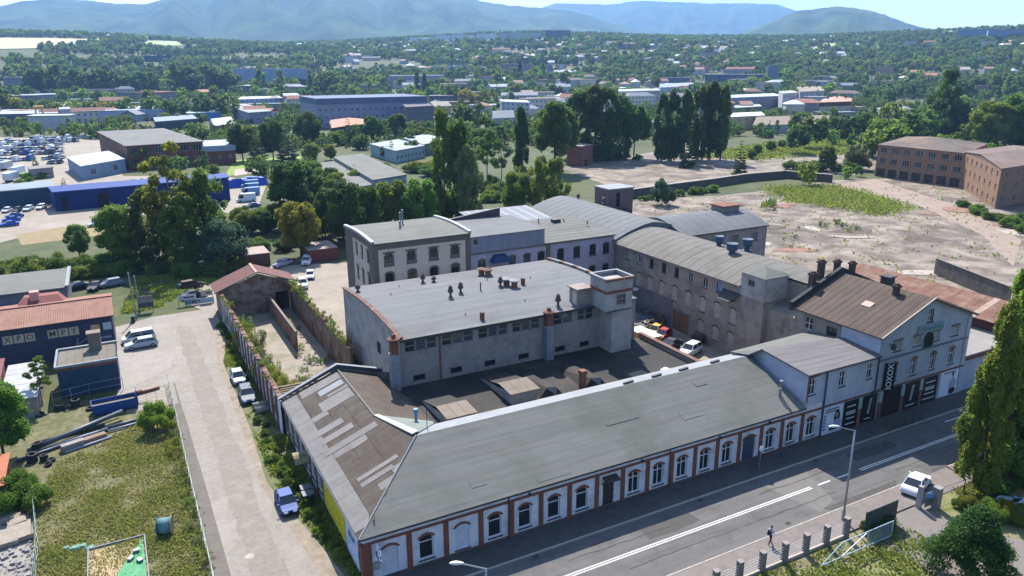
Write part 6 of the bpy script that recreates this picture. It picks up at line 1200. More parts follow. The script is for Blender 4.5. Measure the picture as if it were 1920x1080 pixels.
# ================================================================ pedestrian
def pedestrian():
    T = thing('person', 'person in pale shirt and dark trousers with a backpack walking on the pavement', 'person', (46.85, 40.15, .13), R(8))
    V = [((0, 0, .95), .15), ((0, 0, 1.15), .15), ((.02, 0, 1.36), .18), ((.04, 0, 1.50), .07), ((.06, 0, 1.58), .075), ((.07, 0, 1.66), .105), ((.07, 0, 1.75), .075),
         ((0, .10, .90), .10), ((.20, .11, .50), .075), ((.30, .11, .10), .05), ((.44, .11, .05), .04), ((0, -.10, .90), .10), ((-.10, -.11, .50), .075), ((-.34, -.11, .14), .05), ((-.24, -.11, .05), .04),
         ((.02, .21, 1.40), .07), ((-.10, .25, 1.14), .05), ((.02, .25, .92), .04), ((.06, .25, .84), .035), ((.02, -.21, 1.40), .07), ((.10, -.25, 1.14), .05), ((.24, -.25, .95), .04), ((.28, -.25, .88), .035)]
    E = [(0, 1), (1, 2), (2, 3), (3, 4), (4, 5), (5, 6), (0, 7), (7, 8), (8, 9), (9, 10), (0, 11), (11, 12), (12, 13), (13, 14), (2, 15), (15, 16), (16, 17), (17, 18), (2, 19), (19, 20), (20, 21), (21, 22)]
    me = bpy.data.meshes.new('body'); me.from_pydata([v for v, r in V], E, []); o = bpy.data.objects.new('tmp_body', me); COL.objects.link(o)
    md = o.modifiers.new('s', 'SKIN'); sd = o.modifiers.new('d', 'SUBSURF'); sd.levels = sd.render_levels = 2
    for i, (v, r) in enumerate(V): me.skin_vertices[0].data[i].radius = (r, r)
    me.skin_vertices[0].data[0].use_root = True
    dg = bpy.context.evaluated_depsgraph_get(); bm_ = bpy.data.meshes.new_from_object(o.evaluated_get(dg)); bpy.data.objects.remove(o)
    for m_ in (mat('shirt_pale', '#a9b3bd', rough=.8), mat('trousers_dark', '#2b2d33', rough=.85), mat('skin_tone', '#a8806a', rough=.6), mat('hair_dark', '#2d2420', rough=.7)): bm_.materials.append(m_)
    for p in bm_.polygons:
        c = p.center; p.use_smooth = True
        p.material_index = 3 if c.z > 1.66 and c.x < .12 else (2 if c.z > 1.49 else (1 if (c.z < .98 and abs(c.y) < .2) else (2 if c.z < .98 else 0)))
    part(T, 'body', bm_, None, world=False); part(T, 'backpack', MB().hexa([(-.34, -.15, 1.02), (-.14, -.15, 1.02), (-.14, .15, 1.02), (-.34, .15, 1.02), (-.30, -.13, 1.45), (-.13, -.14, 1.48), (-.13, .14, 1.48), (-.30, .13, 1.45)]), mat('backpack_dark', '#22252b', rough=.8), world=False)
    part(T, 'hair', MB().lathe(.06, 0, [(.1, 1.68), (.112, 1.73), (.08, 1.8), (.01, 1.82)], 8), mat('hair_dark', '#2d2420'), world=False)
pedestrian()

# ================================================================ trees
import numpy as np
rs = np.random.RandomState(11)
m_bark = mat('bark', '#4d4338', '#3d352c', scale=3, obj=True); m_birch = mat('pale_bark', '#8b8378', '#5b544b', scale=3, obj=True)
LM = {'mid': leaf_mat('leaf_mid', (.075, .14, .018), (.15, .215, .036), .54), 'dark': leaf_mat('leaf_dark', (.056, .11, .02), (.115, .185, .036), .52), 'bright': leaf_mat('leaf_bright', (.115, .205, .018), (.21, .285, .04), .55), 'yellow': leaf_mat('leaf_yellow', (.145, .18, .016), (.265, .265, .035), .55),
      'blue': leaf_mat('leaf_blue', (.055, .10, .048), (.10, .155, .072), .4), 'pale': leaf_mat('leaf_pale', (.12, .17, .06), (.20, .25, .09), .5), 'needle': leaf_mat('needle', (.04, .08, .02), (.09, .135, .036), .35)}
def leaf_mesh(name, C, Rr, n, size, mats, flat=.35, up=.25, shell=.55):
    """n leaf-clump quads spread through blobs with centres C (k,3) and radii Rr (k,3)"""
    k = len(C); w_ = (Rr.prod(1))**(2/3); idx = rs.choice(k, n, p=w_/w_.sum())
    d = rs.normal(size=(n, 3)); d /= np.linalg.norm(d, axis=1)[:, None]
    rad = (shell+(1-shell)*rs.rand(n)**.5)*np.where(rs.rand(n) < .16, 1+.45*rs.rand(n), 1); P = C[idx]+d*rad[:, None]*Rr[idx]
    nn = d*(1-flat)+rs.normal(size=(n, 3))*.55; nn[:, 2] += up; nn /= np.linalg.norm(nn, axis=1)[:, None]
    t = np.cross(nn, rs.normal(size=(n, 3))); t /= np.linalg.norm(t, axis=1)[:, None]; b = np.cross(nn, t)
    s = size*(.6+.8*rs.rand(n))[:, None]; a = .75+.5*rs.rand(n)[:, None]
    bend = nn*s*.25
    V = np.stack([P-t*s*.5*a, P-b*s*.5-bend, P+t*s*.5*a, P+b*s*.5-bend], 1).reshape(-1, 3)
    me = bpy.data.meshes.new(name); F = np.arange(n*4).reshape(-1, 4)
    me.from_pydata(V.tolist(), [], F.tolist())
    at = me.attributes.new('leaf', 'FLOAT', 'FACE'); br = rs.rand(k); at.data.foreach_set('value', (.55*rs.rand(n)+.45*br[idx]).astype('f'))
    for m_ in mats: me.materials.append(m_)
    return me
def blobs(kind, H):
    C = []; r = []
    if kind == 'broad':
        for i in range(46):
            a, t = rs.rand()*6.283, rs.rand(); z = .26+.64*t; w_ = .34*math.sin(math.pi*min(1, max(.1, (z-.12)/.86)))**.7
            q = w_*(.45+.55*rs.rand()**.5); C.append((q*math.cos(a)*H, q*math.sin(a)*H, z*H)); s = H*(.07+.05*rs.rand()); r.append((s, s, s*.8))
        C.append((0, 0, .58*H)); r.append((H*.2, H*.2, H*.26))
    elif kind == 'round':
        for i in range(40):
            d = rs.normal(size=3); d /= np.linalg.norm(d); C.append((d[0]*.33*H, d[1]*.33*H, .55*H+d[2]*.36*H)); s = H*(.10+.05*rs.rand()); r.append((s, s, s*.85))
        C.append((0, 0, .5*H)); r.append((H*.26, H*.26, H*.34))
    elif kind == 'poplar':
        for i in range(60):
            a, t = rs.rand()*6.283, rs.rand(); w_ = .085*math.sin(math.pi*(.08+.9*t))**.55*(1.15-.35*t); q = w_*(.5+.7*rs.rand())
            C.append((q*math.cos(a)*H, q*math.sin(a)*H, (.06+.9*t)*H)); s = H*(.022+.02*rs.rand()); r.append((s, s, s*2.2))
    elif kind == 'tallpop':                         # looser, broader poplar
        for i in range(70):
            a, t = rs.rand()*6.283, rs.rand(); w_ = .19*math.sin(math.pi*(.1+.86*t))**.6; q = w_*(.35+.75*rs.rand())
            C.append((q*math.cos(a)*H, q*math.sin(a)*H, (.06+.9*t)*H)); s = H*(.03+.03*rs.rand()); r.append((s, s, s*1.5))
    elif kind == 'flame':                           # tapering poplar, leafy to the ground
        for i in range(95):
            a, t = rs.rand()*6.283, rs.rand()**1.15; w_ = .15*(1-t)**.62*min(1, .55+3*t)+.012; q = w_*(.4+.7*rs.rand())
            C.append((q*math.cos(a)*H, q*math.sin(a)*H, (.05+.92*t)*H)); s = H*(.02+.022*rs.rand()); r.append((s, s, s*2))
    elif kind == 'sparse':
        for i in range(40):
            a, t = rs.rand()*6.283, rs.rand(); w_ = .2*math.sin(math.pi*(.12+.83*t))**.7; q = w_*(.3+.8*rs.rand())
            C.append((q*math.cos(a)*H, q*math.sin(a)*H, (.3+.66*t)*H)); s = H*(.02+.03*rs.rand()); r.append((s*1.3, s*1.3, s))
    elif kind == 'spruce':
        for j in range(13):
            t = j/13; w_ = .2*(1-t)**.85+.01
            for i in range(max(3, int(11*(1-t)))): a = rs.rand()*6.283; q = w_*(.55+.4*rs.rand()); C.append((q*math.cos(a)*H, q*math.sin(a)*H, (.08+.9*t-.04*q/.2)*H)); s = H*.035*(1.3-t); r.append((s*1.5, s*1.5, s*.6))
    elif kind == 'pine':
        for i in range(120):
            a, t = rs.rand()*6.283, rs.rand()**.8; w_ = .46*(1-t)**.95+.02; q = w_*(.3+.7*rs.rand()**.5); C.append((q*math.cos(a)*H, q*math.sin(a)*H, (.03+.9*t)*H)); s = H*(.075+.04*rs.rand()); r.append((s, s, s*.8))
    elif kind == 'willow':
        for i in range(46):
            a = rs.rand()*6.283; t = rs.rand(); q = .42*(rs.rand()**.5); C.append((q*math.cos(a)*H, q*math.sin(a)*H, (.2+.7*t*(1-(q/.5)**2))*H)); s = H*(.08+.05*rs.rand()); r.append((s, s, s*1.1))
    elif kind == 'bush':
        for i in range(24):
            a = rs.rand()*6.283; q = .62*rs.rand()**.5; z = (.2+.6*rs.rand()*(1-(q/.75)**2)); C.append((q*math.cos(a)*H, q*math.sin(a)*H, z*H)); s = H*(.17+.1*rs.rand()); r.append((s, s, s*.8))
    elif kind == 'weed':
        for i in range(22):
            a = rs.rand()*6.283; q = .5*rs.rand()**.5; C.append((q*math.cos(a)*H, q*math.sin(a)*H, (.3+.55*rs.rand())*H)); s = H*(.06+.07*rs.rand()); r.append((s, s, s*2))
    return np.array(C), np.array(r)
def trunk_mesh(kind, H, bark):
    mb = MB(); r = H*(.02 if kind not in ('poplar', 'spruce', 'weed', 'tallpop', 'sparse', 'flame') else .012); top = {'bush': .5, 'round': .55, 'weed': .6}.get(kind, .85)
    pts = [(0, 0, -.2), (rs.normal()*.01*H, rs.normal()*.01*H, H*.3), (rs.normal()*.02*H, rs.normal()*.02*H, H*top*.7), (rs.normal()*.02*H, 0, H*top)]
    for i, (a, b) in enumerate(zip(pts, pts[1:])): mb.tube(a, b, r*(1-.3*i), 6, 0, r*(.7-.3*i)+.005, False)
    if kind not in ('spruce', 'poplar', 'flame'):
        for i in range(9):
            t = .3+.5*rs.rand(); a = rs.rand()*6.283; q = H*(.12+.14*rs.rand())*(.6 if kind in ('tallpop', 'sparse') else 1); z = H*top*t; mb.tube((0, 0, z), (q*math.cos(a), q*math.sin(a), z+q*.9), r*.4, 5, 0, r*.1, False)
    return mb.mesh('trunk', bark)
TT = {}
def template(kind, leaf, var, lod, H):
    k = (kind, leaf, var, lod)
    if k in TT: return TT[k]
    C, r = blobs(kind, H); dens = {'broad': 1, 'round': 1, 'poplar': .75, 'tallpop': .9, 'flame': 1.1, 'sparse': .4, 'spruce': .8, 'pine': 1.3, 'willow': 1, 'bush': .55, 'weed': .12}[kind]
    n, sz = {0: (30000, .024), 1: (10500, .036), 2: (1900, .075)}[lod]
    if kind in ('poplar', 'spruce', 'tallpop', 'sparse', 'flame'): sz *= .62
    if kind in ('bush', 'weed'): sz *= 1.7 if kind == 'bush' else 1.3
    if kind == 'pine': sz *= .8
    me = leaf_mesh('crown', C, r, max(80, int(n*dens)), H*sz, [LM[leaf]], up=.05 if kind in ('spruce', 'weed') else .25, shell=.35)
    TT[k] = (me, trunk_mesh(kind, H, m_birch if kind == 'sparse' else m_bark)); return TT[k]
BASE_H = {'broad': 14, 'flame': 22, 'round': 10, 'poplar': 22, 'tallpop': 22, 'sparse': 18, 'spruce': 14, 'pine': 9, 'willow': 9, 'bush': 3, 'weed': 1.6}
NM = {'broad': 'broadleaf_tree', 'flame': 'poplar_tree', 'round': 'round_tree', 'poplar': 'lombardy_poplar', 'tallpop': 'poplar_tree', 'sparse': 'birch_tree', 'spruce': 'spruce_tree', 'pine': 'pine_tree', 'willow': 'willow_tree', 'bush': 'bush', 'weed': 'weed_plant'}
tcount = [0]
def tree(kind, leaf, x, y, z, h, label, wide=1.0, lod=1, group=None):
    tcount[0] += 1; H = BASE_H[kind]; cm, tm = template(kind, leaf, tcount[0] % 2, lod, H)
    T = thing(NM[kind], label, {'bush': 'bush', 'weed': 'plant'}.get(kind, 'tree'), (x, y, z), rnd.random()*6.28, group); s = h/H; T.scale = (s*wide, s*wide, s)
    part(T, 'crown', cm, None, world=False); part(T, 'trunk', tm, None, world=False); return T
for kind, leaf, p, wide, lod, lab in (
    # the big screen of trees behind the street end
    ('broad', 'bright', (-0.53,176.95,0,13.55), 1.0, 1, 'leafy tree at the left end of the tall screen of trees'), ('tallpop', 'mid', (5.43,172.12,0,16.66), 1.35, 1, 'dark spreading tree second from the left in the tall screen'),
    ('sparse', 'yellow', (9.73,169.72,0,26.4), 1.05, 1, 'tallest thin tree with half-bare top in the tall screen'), ('tallpop', 'bright', (15.46,170.61,0,19.91), 1.35, 1, 'yellowish tree right of the half-bare one in the tall screen'), ('round', 'blue', (18.38,162.44,0,10.89), 1.15, 1, 'round blue-green tree at the right end of the tall screen'), ('tallpop', 'bright', (11.2,166.44,0,15.27), 1.5, 1, 'green tree in the front of the tall screen'),
    ('round', 'mid', (-8.93,189.59,0,7.63), .8, 1, 'small round tree on the dry clearing'), ('broad', 'dark', (40.98,198.92,0,18.48), 1.0, 1, 'dark tree behind the yellowish one by the vans'), ('broad', 'yellow', (34.52,165.34,0,13.53), .9, 1, 'yellow-green tree beside the red-brown container'), ('broad', 'dark', (45.68,170.72,0,16.22), .95, 1, 'dark tree left of the cream block'), ('broad', 'bright', (59.77,177.28,0,14.13), .9, 1, 'bright green tree behind the left half of the cream block'), ('broad', 'bright', (66.43,173.53,0,14.65), .9, 1, 'bright green tree behind the right half of the cream block'), ('broad', 'dark', (52.68,174.45,0,13.61), .8, 1, 'darker tree between the bright ones behind the cream block'),
    ('tallpop', 'mid', (75.35,179.54,0,29.97), .62, 1, 'tall slender poplar left of the birches'), ('tallpop', 'mid', (79.01,177.48,0,27.21), .75, 1, 'tall loose poplar in front of the slender one'), ('tallpop', 'pale', (78.78,172.33,0,22.88), .8, 1, 'pale loose poplar nearest the pale wing'), ('sparse', 'mid', (114.28,234.08,0,24.37), .95, 1, 'thin birch with visible trunk beside the poplars'), ('sparse', 'pale', (121.19,237.03,0,20.36), .9, 1, 'second thin birch right of the first'),
    ('poplar', 'dark', (133.56,244.7,0,25.75), 1.1, 1, 'single dark columnar poplar left of the brick hut'), ('broad', 'mid', (154.05,254.24,0,28.07), .85, 1, 'broad dark tree just left of the brick hut'),
    ('broad', 'bright', (93.54,173.2,0,14.41), .8, 1, 'bright bushy tree left of two saplings by the vaulted hall'), ('tallpop', 'bright', (98.47,170.41,0,17.16), 1.0, 1, 'bright sapling in the middle by the vaulted hall'), ('tallpop', 'bright', (102.89,169.52,0,17.12), 1.0, 1, 'bright sapling on the right by the vaulted hall'),
    ('tallpop', 'mid', (182.04,281.12,0,29.07), 1.25, 1, 'leftmost of the massed tall poplars'), ('tallpop', 'mid', (187.47,277.92,0,31.69), 1.25, 1, 'second of the massed tall poplars'), ('tallpop', 'mid', (192.7,274.84,0,30.34), 1.25, 1, 'third of the massed tall poplars'), ('tallpop', 'mid', (199.76,275.13,0,27.52), 1.25, 1, 'fourth of the massed tall poplars'), ('broad', 'mid', (207.39,275.19,0,24.16), .75, 1, 'lower tree at the right end of the massed poplars'),
    ('poplar', 'mid', (210.56,259.98,0,29.06), 1.15, 1, 'leftmost of the six columnar poplars'), ('poplar', 'dark', (214.31,257.78,0,30.35), 1.15, 1, 'second of the six columnar poplars'), ('poplar', 'dark', (219.24,254.88,0,29.45), 1.2, 1, 'third of the six columnar poplars'), ('poplar', 'dark', (226.66,254.84,0,32.37), 1.2, 1, 'fourth of the six columnar poplars'), ('poplar', 'dark', (231.03,252.27,0,33), 1.2, 1, 'fifth of the six columnar poplars'), ('poplar', 'mid', (234.99,249.93,0,31.89), 1.1, 1, 'rightmost of the six columnar poplars'),
    ('spruce', 'needle', (207.38,209.82,0,14.14), .95, 1, 'dark spruce standing alone on the plain'), ('spruce', 'needle', (206.86,237.99,0,14.45), 1.0, 1, 'dark spruce at the foot of the columnar poplars'), ('willow', 'blue', (143.87,176.1,0,9.07), .9, 1, 'grey-green shrubby willow on the plain behind the vaults'),
    ('broad', 'mid', (244.61,201.51,0,10.17), .85, 1, 'leafy tree by the end of the retaining wall'), ('willow', 'pale', (259.21,200.06,0,11.16), 1.0, 1, 'pale willow left of the brick factory'), ('willow', 'pale', (356.81,262.01,0,13.29), 1.3, 1, 'pale green willow behind the brick factory roof'), ('round', 'bright', (380.59,257.45,0,9.12), 1.5, 1, 'bright rounded tree above the brick factory ridge'), ('tallpop', 'mid', (398.01,257.07,0,36.58), 1.2, 1, 'tall grey-green tree behind the brick factory'), ('broad', 'bright', (362.14,210.2,0,24.11), 1.0, 1, 'bright tree at the right edge behind the brick factory'), ('broad', 'bright', (373.56,203.42,0,28.08), 1.0, 1, 'second bright tree cut by the right edge'), ('tallpop', 'mid', (407.11,251.57,0,20.1), 1.0, 1, 'dense tree between the tall grey-green and the bright one'),
    # front right
    ('flame', 'yellow', (71.6, 36.9, 0, 19.5), .8, 0, 'sunlit poplar at the driveway in the right foreground'), ('flame', 'bright', (77.4, 37.6, 0, 25.5), .85, 0, 'tallest poplar cut by the right edge in the foreground'), ('pine', 'dark', (56.6, 28.4, 0, 7.6), 1.15, 0, 'bushy dark pine in the bottom right corner'), ('flame', 'mid', (82.5, 36.0, 0, 21), 1.1, 0, 'poplar behind the tallest one at the right edge'),
    # trees in the estate
    ('broad', 'dark', (52.12,353.18,0,17.54), .95, 1, 'dark tree right of the brown brick factory'), ('spruce', 'needle', (56.54,341.97,0,16.72), 1.2, 1, 'dark spruce beside the brown brick factory'), ('broad', 'dark', (64.69,350.22,0,19.09), .85, 1, 'tall dark tree between two spruces'), ('spruce', 'blue', (68.87,338.98,0,16.43), 1.3, 1, 'blue-green spruce by the estate lawn'), ('round', 'dark', (93.79,407.44,0,17.86), .95, 1, 'big round dark tree before the grey office'), ('round', 'bright', (77.83,333.72,0,8.26), 1.3, 1, 'low bright tree on the estate lawn'), ('round', 'yellow', (86.97,337.11,0,7.03), 1.0, 1, 'yellowish tree by the low shed roofs'), ('spruce', 'needle', (112.67,396.11,0,14.83), 1.1, 1, 'dark spruce by the red tiled house'), ('broad', 'mid', (126.39,400.77,0,14.65), 1.1, 1, 'leafy tree hiding the red tiled house'), ('broad', 'mid', (144.71,410.42,0,14.93), 1.0, 1, 'leafy tree in front of the dark balcony block'), ('round', 'mid', (166.45,419.72,0,9.18), 1.1, 1, 'round tree right of the balcony block'), ('spruce', 'blue', (110.74,323.11,0,12.57), .6, 1, 'thin spruce before the long shed roofs'),
    # left foreground
    ('broad', 'bright', (-14.71,91.12,0,9.18), .95, 0, 'leafy tree at the left edge above the pipe pile'), ('bush', 'bright', (-12.38,79.26,0,3.86), 1.0, 0, 'bright round bush behind the rubble heap'), ('bush', 'bright', (0.57,90.2,0,3.85), .75, 0, 'bright bush at the end of the pipe pile'), ('sparse', 'bright', (-11.78,104.47,0,6.67), 1.1, 0, 'young leafy tree beside the pale shed roof'), ('spruce', 'pale', (-15.02,297.81,0,5.04), 1.4, 1, 'small pale conifer behind the blue hall'), ('spruce', 'mid', (-27.4,367.24,0,8.18), .9, 1, 'narrow green tree in the car lot')):
    tree(kind, leaf, *p, lab, wide, lod)
# bushes: each a thing
def brow(pts, n, h, leafs, lab, grp, lod=1, kind='bush', jit=1.5, wide=1.0):
    for i in range(n):
        t = (i+.5)/n*(len(pts)-1); k = int(t); u = t-k; a, b = pts[k], pts[min(k+1, len(pts)-1)]
        x, y = a[0]+(b[0]-a[0])*u+rnd.uniform(-jit, jit), a[1]+(b[1]-a[1])*u+rnd.uniform(-jit, jit)
        tree(kind, rnd.choice(leafs), x, y, 0, h*rnd.uniform(.7, 1.25), lab, wide*rnd.uniform(.85, 1.2), lod, grp)
brow([(-3.86,170.06), (3,168.59), (9.73,163.91), (17.46,159.61), (23.17,162.24)], 16, 3.2, ['mid', 'dark', 'bright'], 'bush in the undergrowth below the tall screen of trees', 'undergrowth of the tall screen', jit=3)
brow([(25.11,196.76), (32.79,196.02), (40.71,195.26), (49.78,197.89)], 16, 6.5, ['mid', 'dark', 'bright', 'yellow'], 'young tree in the thicket below the vans', 'thicket below the vans', kind='round', jit=4)
brow([(41.72,177.34), (48.65,183.53), (58.7,188.93), (69.74,186.63), (81.34,188.33)], 16, 8, ['mid', 'bright', 'dark'], 'young tree in the thicket behind the cream block', 'thicket behind the cream block', kind='broad', jit=5)
brow([(96.72,219.18), (107.87,218.66), (119.45,218.12), (137.53,227.61)], 16, 4.5, ['mid', 'bright', 'yellow'], 'bush in the scrub between poplars and vaulted hall', 'scrub by the vaulted hall', jit=7)
brow([(62.98,293.58), (65.04,269.4), (63.93,237.93)], 8, 6, ['mid', 'bright'], 'young tree beside the low shed', 'young trees beside the low shed', kind='round', jit=3)
brow([(167.48,268.76), (186.97,273.86), (207.46,270.6)], 9, 3.5, ['dark', 'mid'], 'bush at the foot of the massed poplars', 'bushes under the massed poplars', jit=3)
brow([(-23.81,182.55), (-17.29,176.14), (-9.74,178.09), (-2.27,176.4)], 13, 4.0, ['mid', 'bright', 'mid'], 'leafy bush in the thicket behind the grey depot', 'thicket behind the depot')
brow([(-11.5,172.02), (-1.93,168.99)], 7, 2.6, ['bright', 'yellow'], 'sunlit bush in the hedge above the parked dark cars', 'hedge above the dark cars')
brow([(24.06,178.01), (31.07,174.09), (42.44,180.2)], 9, 3.2, ['mid', 'bright', 'dark'], 'bush in the undergrowth behind the containers', 'undergrowth behind the containers')
brow([(70.01,259.56), (85.73,272.39), (111.15,282.78), (110.89,265.79)], 14, 5.5, ['bright', 'yellow', 'mid'], 'bush in the sunlit scrub behind the cream block', 'sunlit scrub behind the cream block', jit=5)
brow([(95.64,208.76), (107.03,202.26), (115.24,233.52)], 9, 4.0, ['mid', 'bright'], 'bush in the scrub below the birches', 'scrub below the birches', jit=4)
brow([(140.66,185.22), (162.53,186.18), (175.72,188.33)], 10, 2.6, ['bright', 'mid'], 'bush along the foot of the retaining wall', 'bushes along the retaining wall', jit=1)
brow([(236.98,213.02), (243.51,205.65), (251.64,197.42)], 10, 4.2, ['mid', 'pale', 'mid'], 'bush in the clump left of the brick factory', 'clump left of the brick factory', jit=4)
brow([(220.67,132.37), (207.13,117.17), (205.56,109.97), (195.2,101.14)], 11, 2.8, ['bright', 'mid'], 'bush along the foot of the brick factory', 'bushes at the brick factory', jit=1.2)
brow([(246.86,242.94), (275.68,261.6), (300.13,274.61)], 6, 4.5, ['mid', 'bright'], 'young tree at the left end of the white wall', 'young trees at the white wall', kind='round', jit=3)
brow([(335.83,294.72), (366.98,301.45), (382.23,292.15)], 9, 7, ['dark', 'mid'], 'dark tree in the belt before the villa', 'belt before the villa', kind='round', jit=5)
brow([(-29.06,316.58), (-27.11,337.71), (-23.53,335.64)], 6, 3.2, ['yellow', 'bright'], 'bush on the green bank by the white boxes', 'bushes on the green bank', jit=1.2)
brow([(-10.63,303.23), (15.35,308.46), (30.65,312.34)], 14, 1.6, ['bright', 'mid'], 'low bush of the hedge behind the royal blue hall', 'hedge behind the blue hall', jit=.6)
brow([(67.2, 36.0), (68.4, 33.2), (70.3, 31.0), (72.5, 29.2)], 14, 1.9, ['bright', 'mid', 'yellow'], 'clipped shrub of the hedge along the driveway', 'hedge along the driveway', lod=0, jit=.35, wide=.8)
brow([(73, 35.5), (76, 33.8), (79, 32.6)], 6, 1.4, ['mid', 'bright'], 'shrub under the foreground poplars', 'shrubs under the poplars', lod=0, jit=1)
brow([(55.8, 37.4), (58.8, 37.3)], 5, 1.7, ['dark'], 'dark clipped shrub behind the green screen', 'shrubs behind the green screen', lod=1, jit=.2, wide=.7)
# weeds in the ruin, on wall tops and along the verge
brow([(14.7, 84), (15.4, 88), (15.0, 94), (14.8, 100), (14.5, 112), (14.3, 122)], 34, 2.7, ['pale', 'bright', 'bright', 'yellow'], 'tall weed clump along the inside of the street wall', 'weeds inside the ruin', 0, 'weed', .5, 1.1)
brow([(24.6, 93), (24.6, 104), (24.6, 118), (24.6, 126)], 16, 1.3, ['bright', 'yellow', 'mid'], 'weed growing near the top of the court wall', 'weeds on the court wall', 0, 'weed', .2, 1.2)
for o in list(COL.objects):
    if o.get('group') == 'weeds on the court wall': o.location.z = 4.7
brow([(25.2, 84), (25.4, 92), (25.4, 97)], 9, 2.6, ['bright', 'mid'], 'bushy weed at the foot of the flat-roofed hall', 'weeds at the hall foot', 0, 'bush', .5, .7)
brow([(13.3, 86), (13.2, 100), (13.1, 118), (13.1, 127)], 9, 1.0, ['bright', 'yellow'], 'small weed on the crown of the street wall', 'weeds on the street wall', 0, 'weed', .1, 1.3)
for o in list(COL.objects):
    if o.get('group') == 'weeds on the street wall': o.location.z = 4.45
brow([(12.6, 56), (12.3, 66), (11.2, 76), (11.9, 90), (12.0, 104), (12.4, 118), (12.6, 126)], 40, .9, ['mid', 'bright', 'dark'], 'low weed in the verge under the street wall', 'weeds in the verge', 1, 'bush', .5, .9)
brow([(23.5, 125), (22, 108), (20, 98), (17.5, 92), (21, 88), (23.5, 94), (23, 104)], 22, 1.0, ['bright', 'yellow', 'pale'], 'weed sprouting from the broken ruin floor', 'weeds on the ruin floor', 1, 'weed', 1.5, 1.6)
brow([(2.3, 60), (2.2, 75), (2.0, 90), (1.2, 96)], 22, .8, ['pale', 'bright', 'yellow'], 'flowering weed along the chain-link fence', 'weeds along the fence', 1, 'weed', .5, 1.5)
brow([(162.2,155.92), (171.18,160.55), (163.78,150.42)], 7, 2.2, ['mid', 'bright'], 'sapling on the concrete by the east vault', 'saplings by the east vault', 1, 'weed', 1.2, .9)
brow([(157.57,129.44), (166.55,131.98), (161.93,123.36)], 8, 1.3, ['mid', 'bright'], 'weed clump in the middle of the concrete plain', 'weeds on the plain', 1, 'weed', 2, 1.4)
brow([(131.84,117.73), (145.71,128.96), (188.49,140.99)], 6, 1.0, ['mid', 'bright'], 'stray weed on the concrete plain', 'stray weeds on the plain', 1, 'weed', 2, 1.4)
# grass: uncountable blades, one object per patch
def grass(name, lab, area, n, h, leaf, wd=.12, k=3.0, spread=0, th=.3):
    P = []
    xs = [a[0] for a in area]; ys = [a[1] for a in area]
    V = []; F = []; A = []
    for _ in range(n*4):
        if len(F) >= n: break
        x, y = rnd.uniform(min(xs), max(xs)), rnd.uniform(min(ys), max(ys))
        if not inside(x, y, area): continue
        f_ = fbm(x*.35+3, y*.35, 3)
        if rnd.random() > (f_-th)*k: continue
        x += rnd.gauss(0, spread); y += rnd.gauss(0, spread)
        a = rnd.random()*6.28; hh = h*rnd.uniform(.4, 1.3)*(.5+f_); w_ = wd*rnd.uniform(.6, 1.4); dx, dy = math.cos(a)*w_, math.sin(a)*w_; lx_, ly_ = rnd.uniform(-.9, .9)*hh, rnd.uniform(-.9, .9)*hh
        i = len(V); V += [(x-dx, y-dy, 0), (x+dx, y+dy, 0), (x+dx*.6+lx_, y+dy*.6+ly_, hh), (x-dx*.6+lx_, y-dy*.6+ly_, hh)]; F.append((i, i+1, i+2, i+3)); A.append(min(1, max(0, f_*1.3-.2+rnd.uniform(-.25, .25))))
    me = bpy.data.meshes.new(name); me.from_pydata(V, [], F); at = me.attributes.new('leaf', 'FLOAT', 'FACE'); at.data.foreach_set('value', A); me.materials.append(leaf)
    o = link(name, me); tag(o, lab, None, None, 'stuff')
g_dry = leaf_mat('grass_dry', (.30, .27, .09), (.20, .25, .045), .5, 0, 0); g_green = leaf_mat('grass_green', (.15, .20, .03), (.27, .31, .06), .5, 0, 0)
grass('lot_grass', 'dry weedy grass of the left lot', [(-10, 56), (2.4, 56), (2.5, 90), (1.5, 99), (-3, 91.5), (-9.5, 87), (-10.5, 78)], 36000, .19, g_dry, .07, 2.6, .3, .16)
grass('verge_grass', 'grass of the side street verge', [(13.2, 50), (13.7, 50), (13.4, 90), (13.0, 128), (12.4, 120), (10.5, 108), (10.4, 86), (10.2, 72), (11.6, 62)], 9000, .3, g_green, .1)
grass('plain_grass', 'bright grass island on the concrete plain', [(195.89,184.45), (218.24,176.94), (209.29,151.48), (202,138.08), (186.26,134.12), (186.11,150.05), (183.69,165)], 7500, .6, g_green, .22, 3.0, 2.5)
grass('plain_grass', 'bright grass strip beyond the retaining wall', [(231.44,270.37), (305.36,286.64), (361.52,286.21), (308.28,239.66), (278.44,244.96), (248.24,244.33)], 9000, .7, g_green, .4, 4.0, 4)
grass('plain_grass', 'thin scattered weeds over the concrete plain', [(100, 64), (135, 58), (190, 74), (236, 112), (255, 150), (240, 176), (170, 178), (140, 185), (112, 170), (110, 118), (100, 98)], 1700, .35, g_green, .25)
grass('garden_grass', 'patchy grass of the front garden', [(35, 30), (60, 30), (60, 37.3), (35, 37.6)], 7000, .2, g_green, .08)
grass('garden_grass', 'grass under the foreground poplars', [(69, 38), (80, 37.8), (82, 31), (74, 30), (70.5, 33)], 5000, .3, g_dry, .1)
grass('street_end_grass', 'grass round the roadside hoarding', [(-2.17,139.94), (3.28,140.27), (13.86,147.33), (17.58,160.49), (1.82,164.61)], 7000, .4, g_green, .14)
grass('ruin_grass', 'grass growing through the ruin floor', [(13.8, 82), (18, 82), (16.5, 100), (15.3, 127), (13.7, 127)], 5000, .6, g_green, .1)

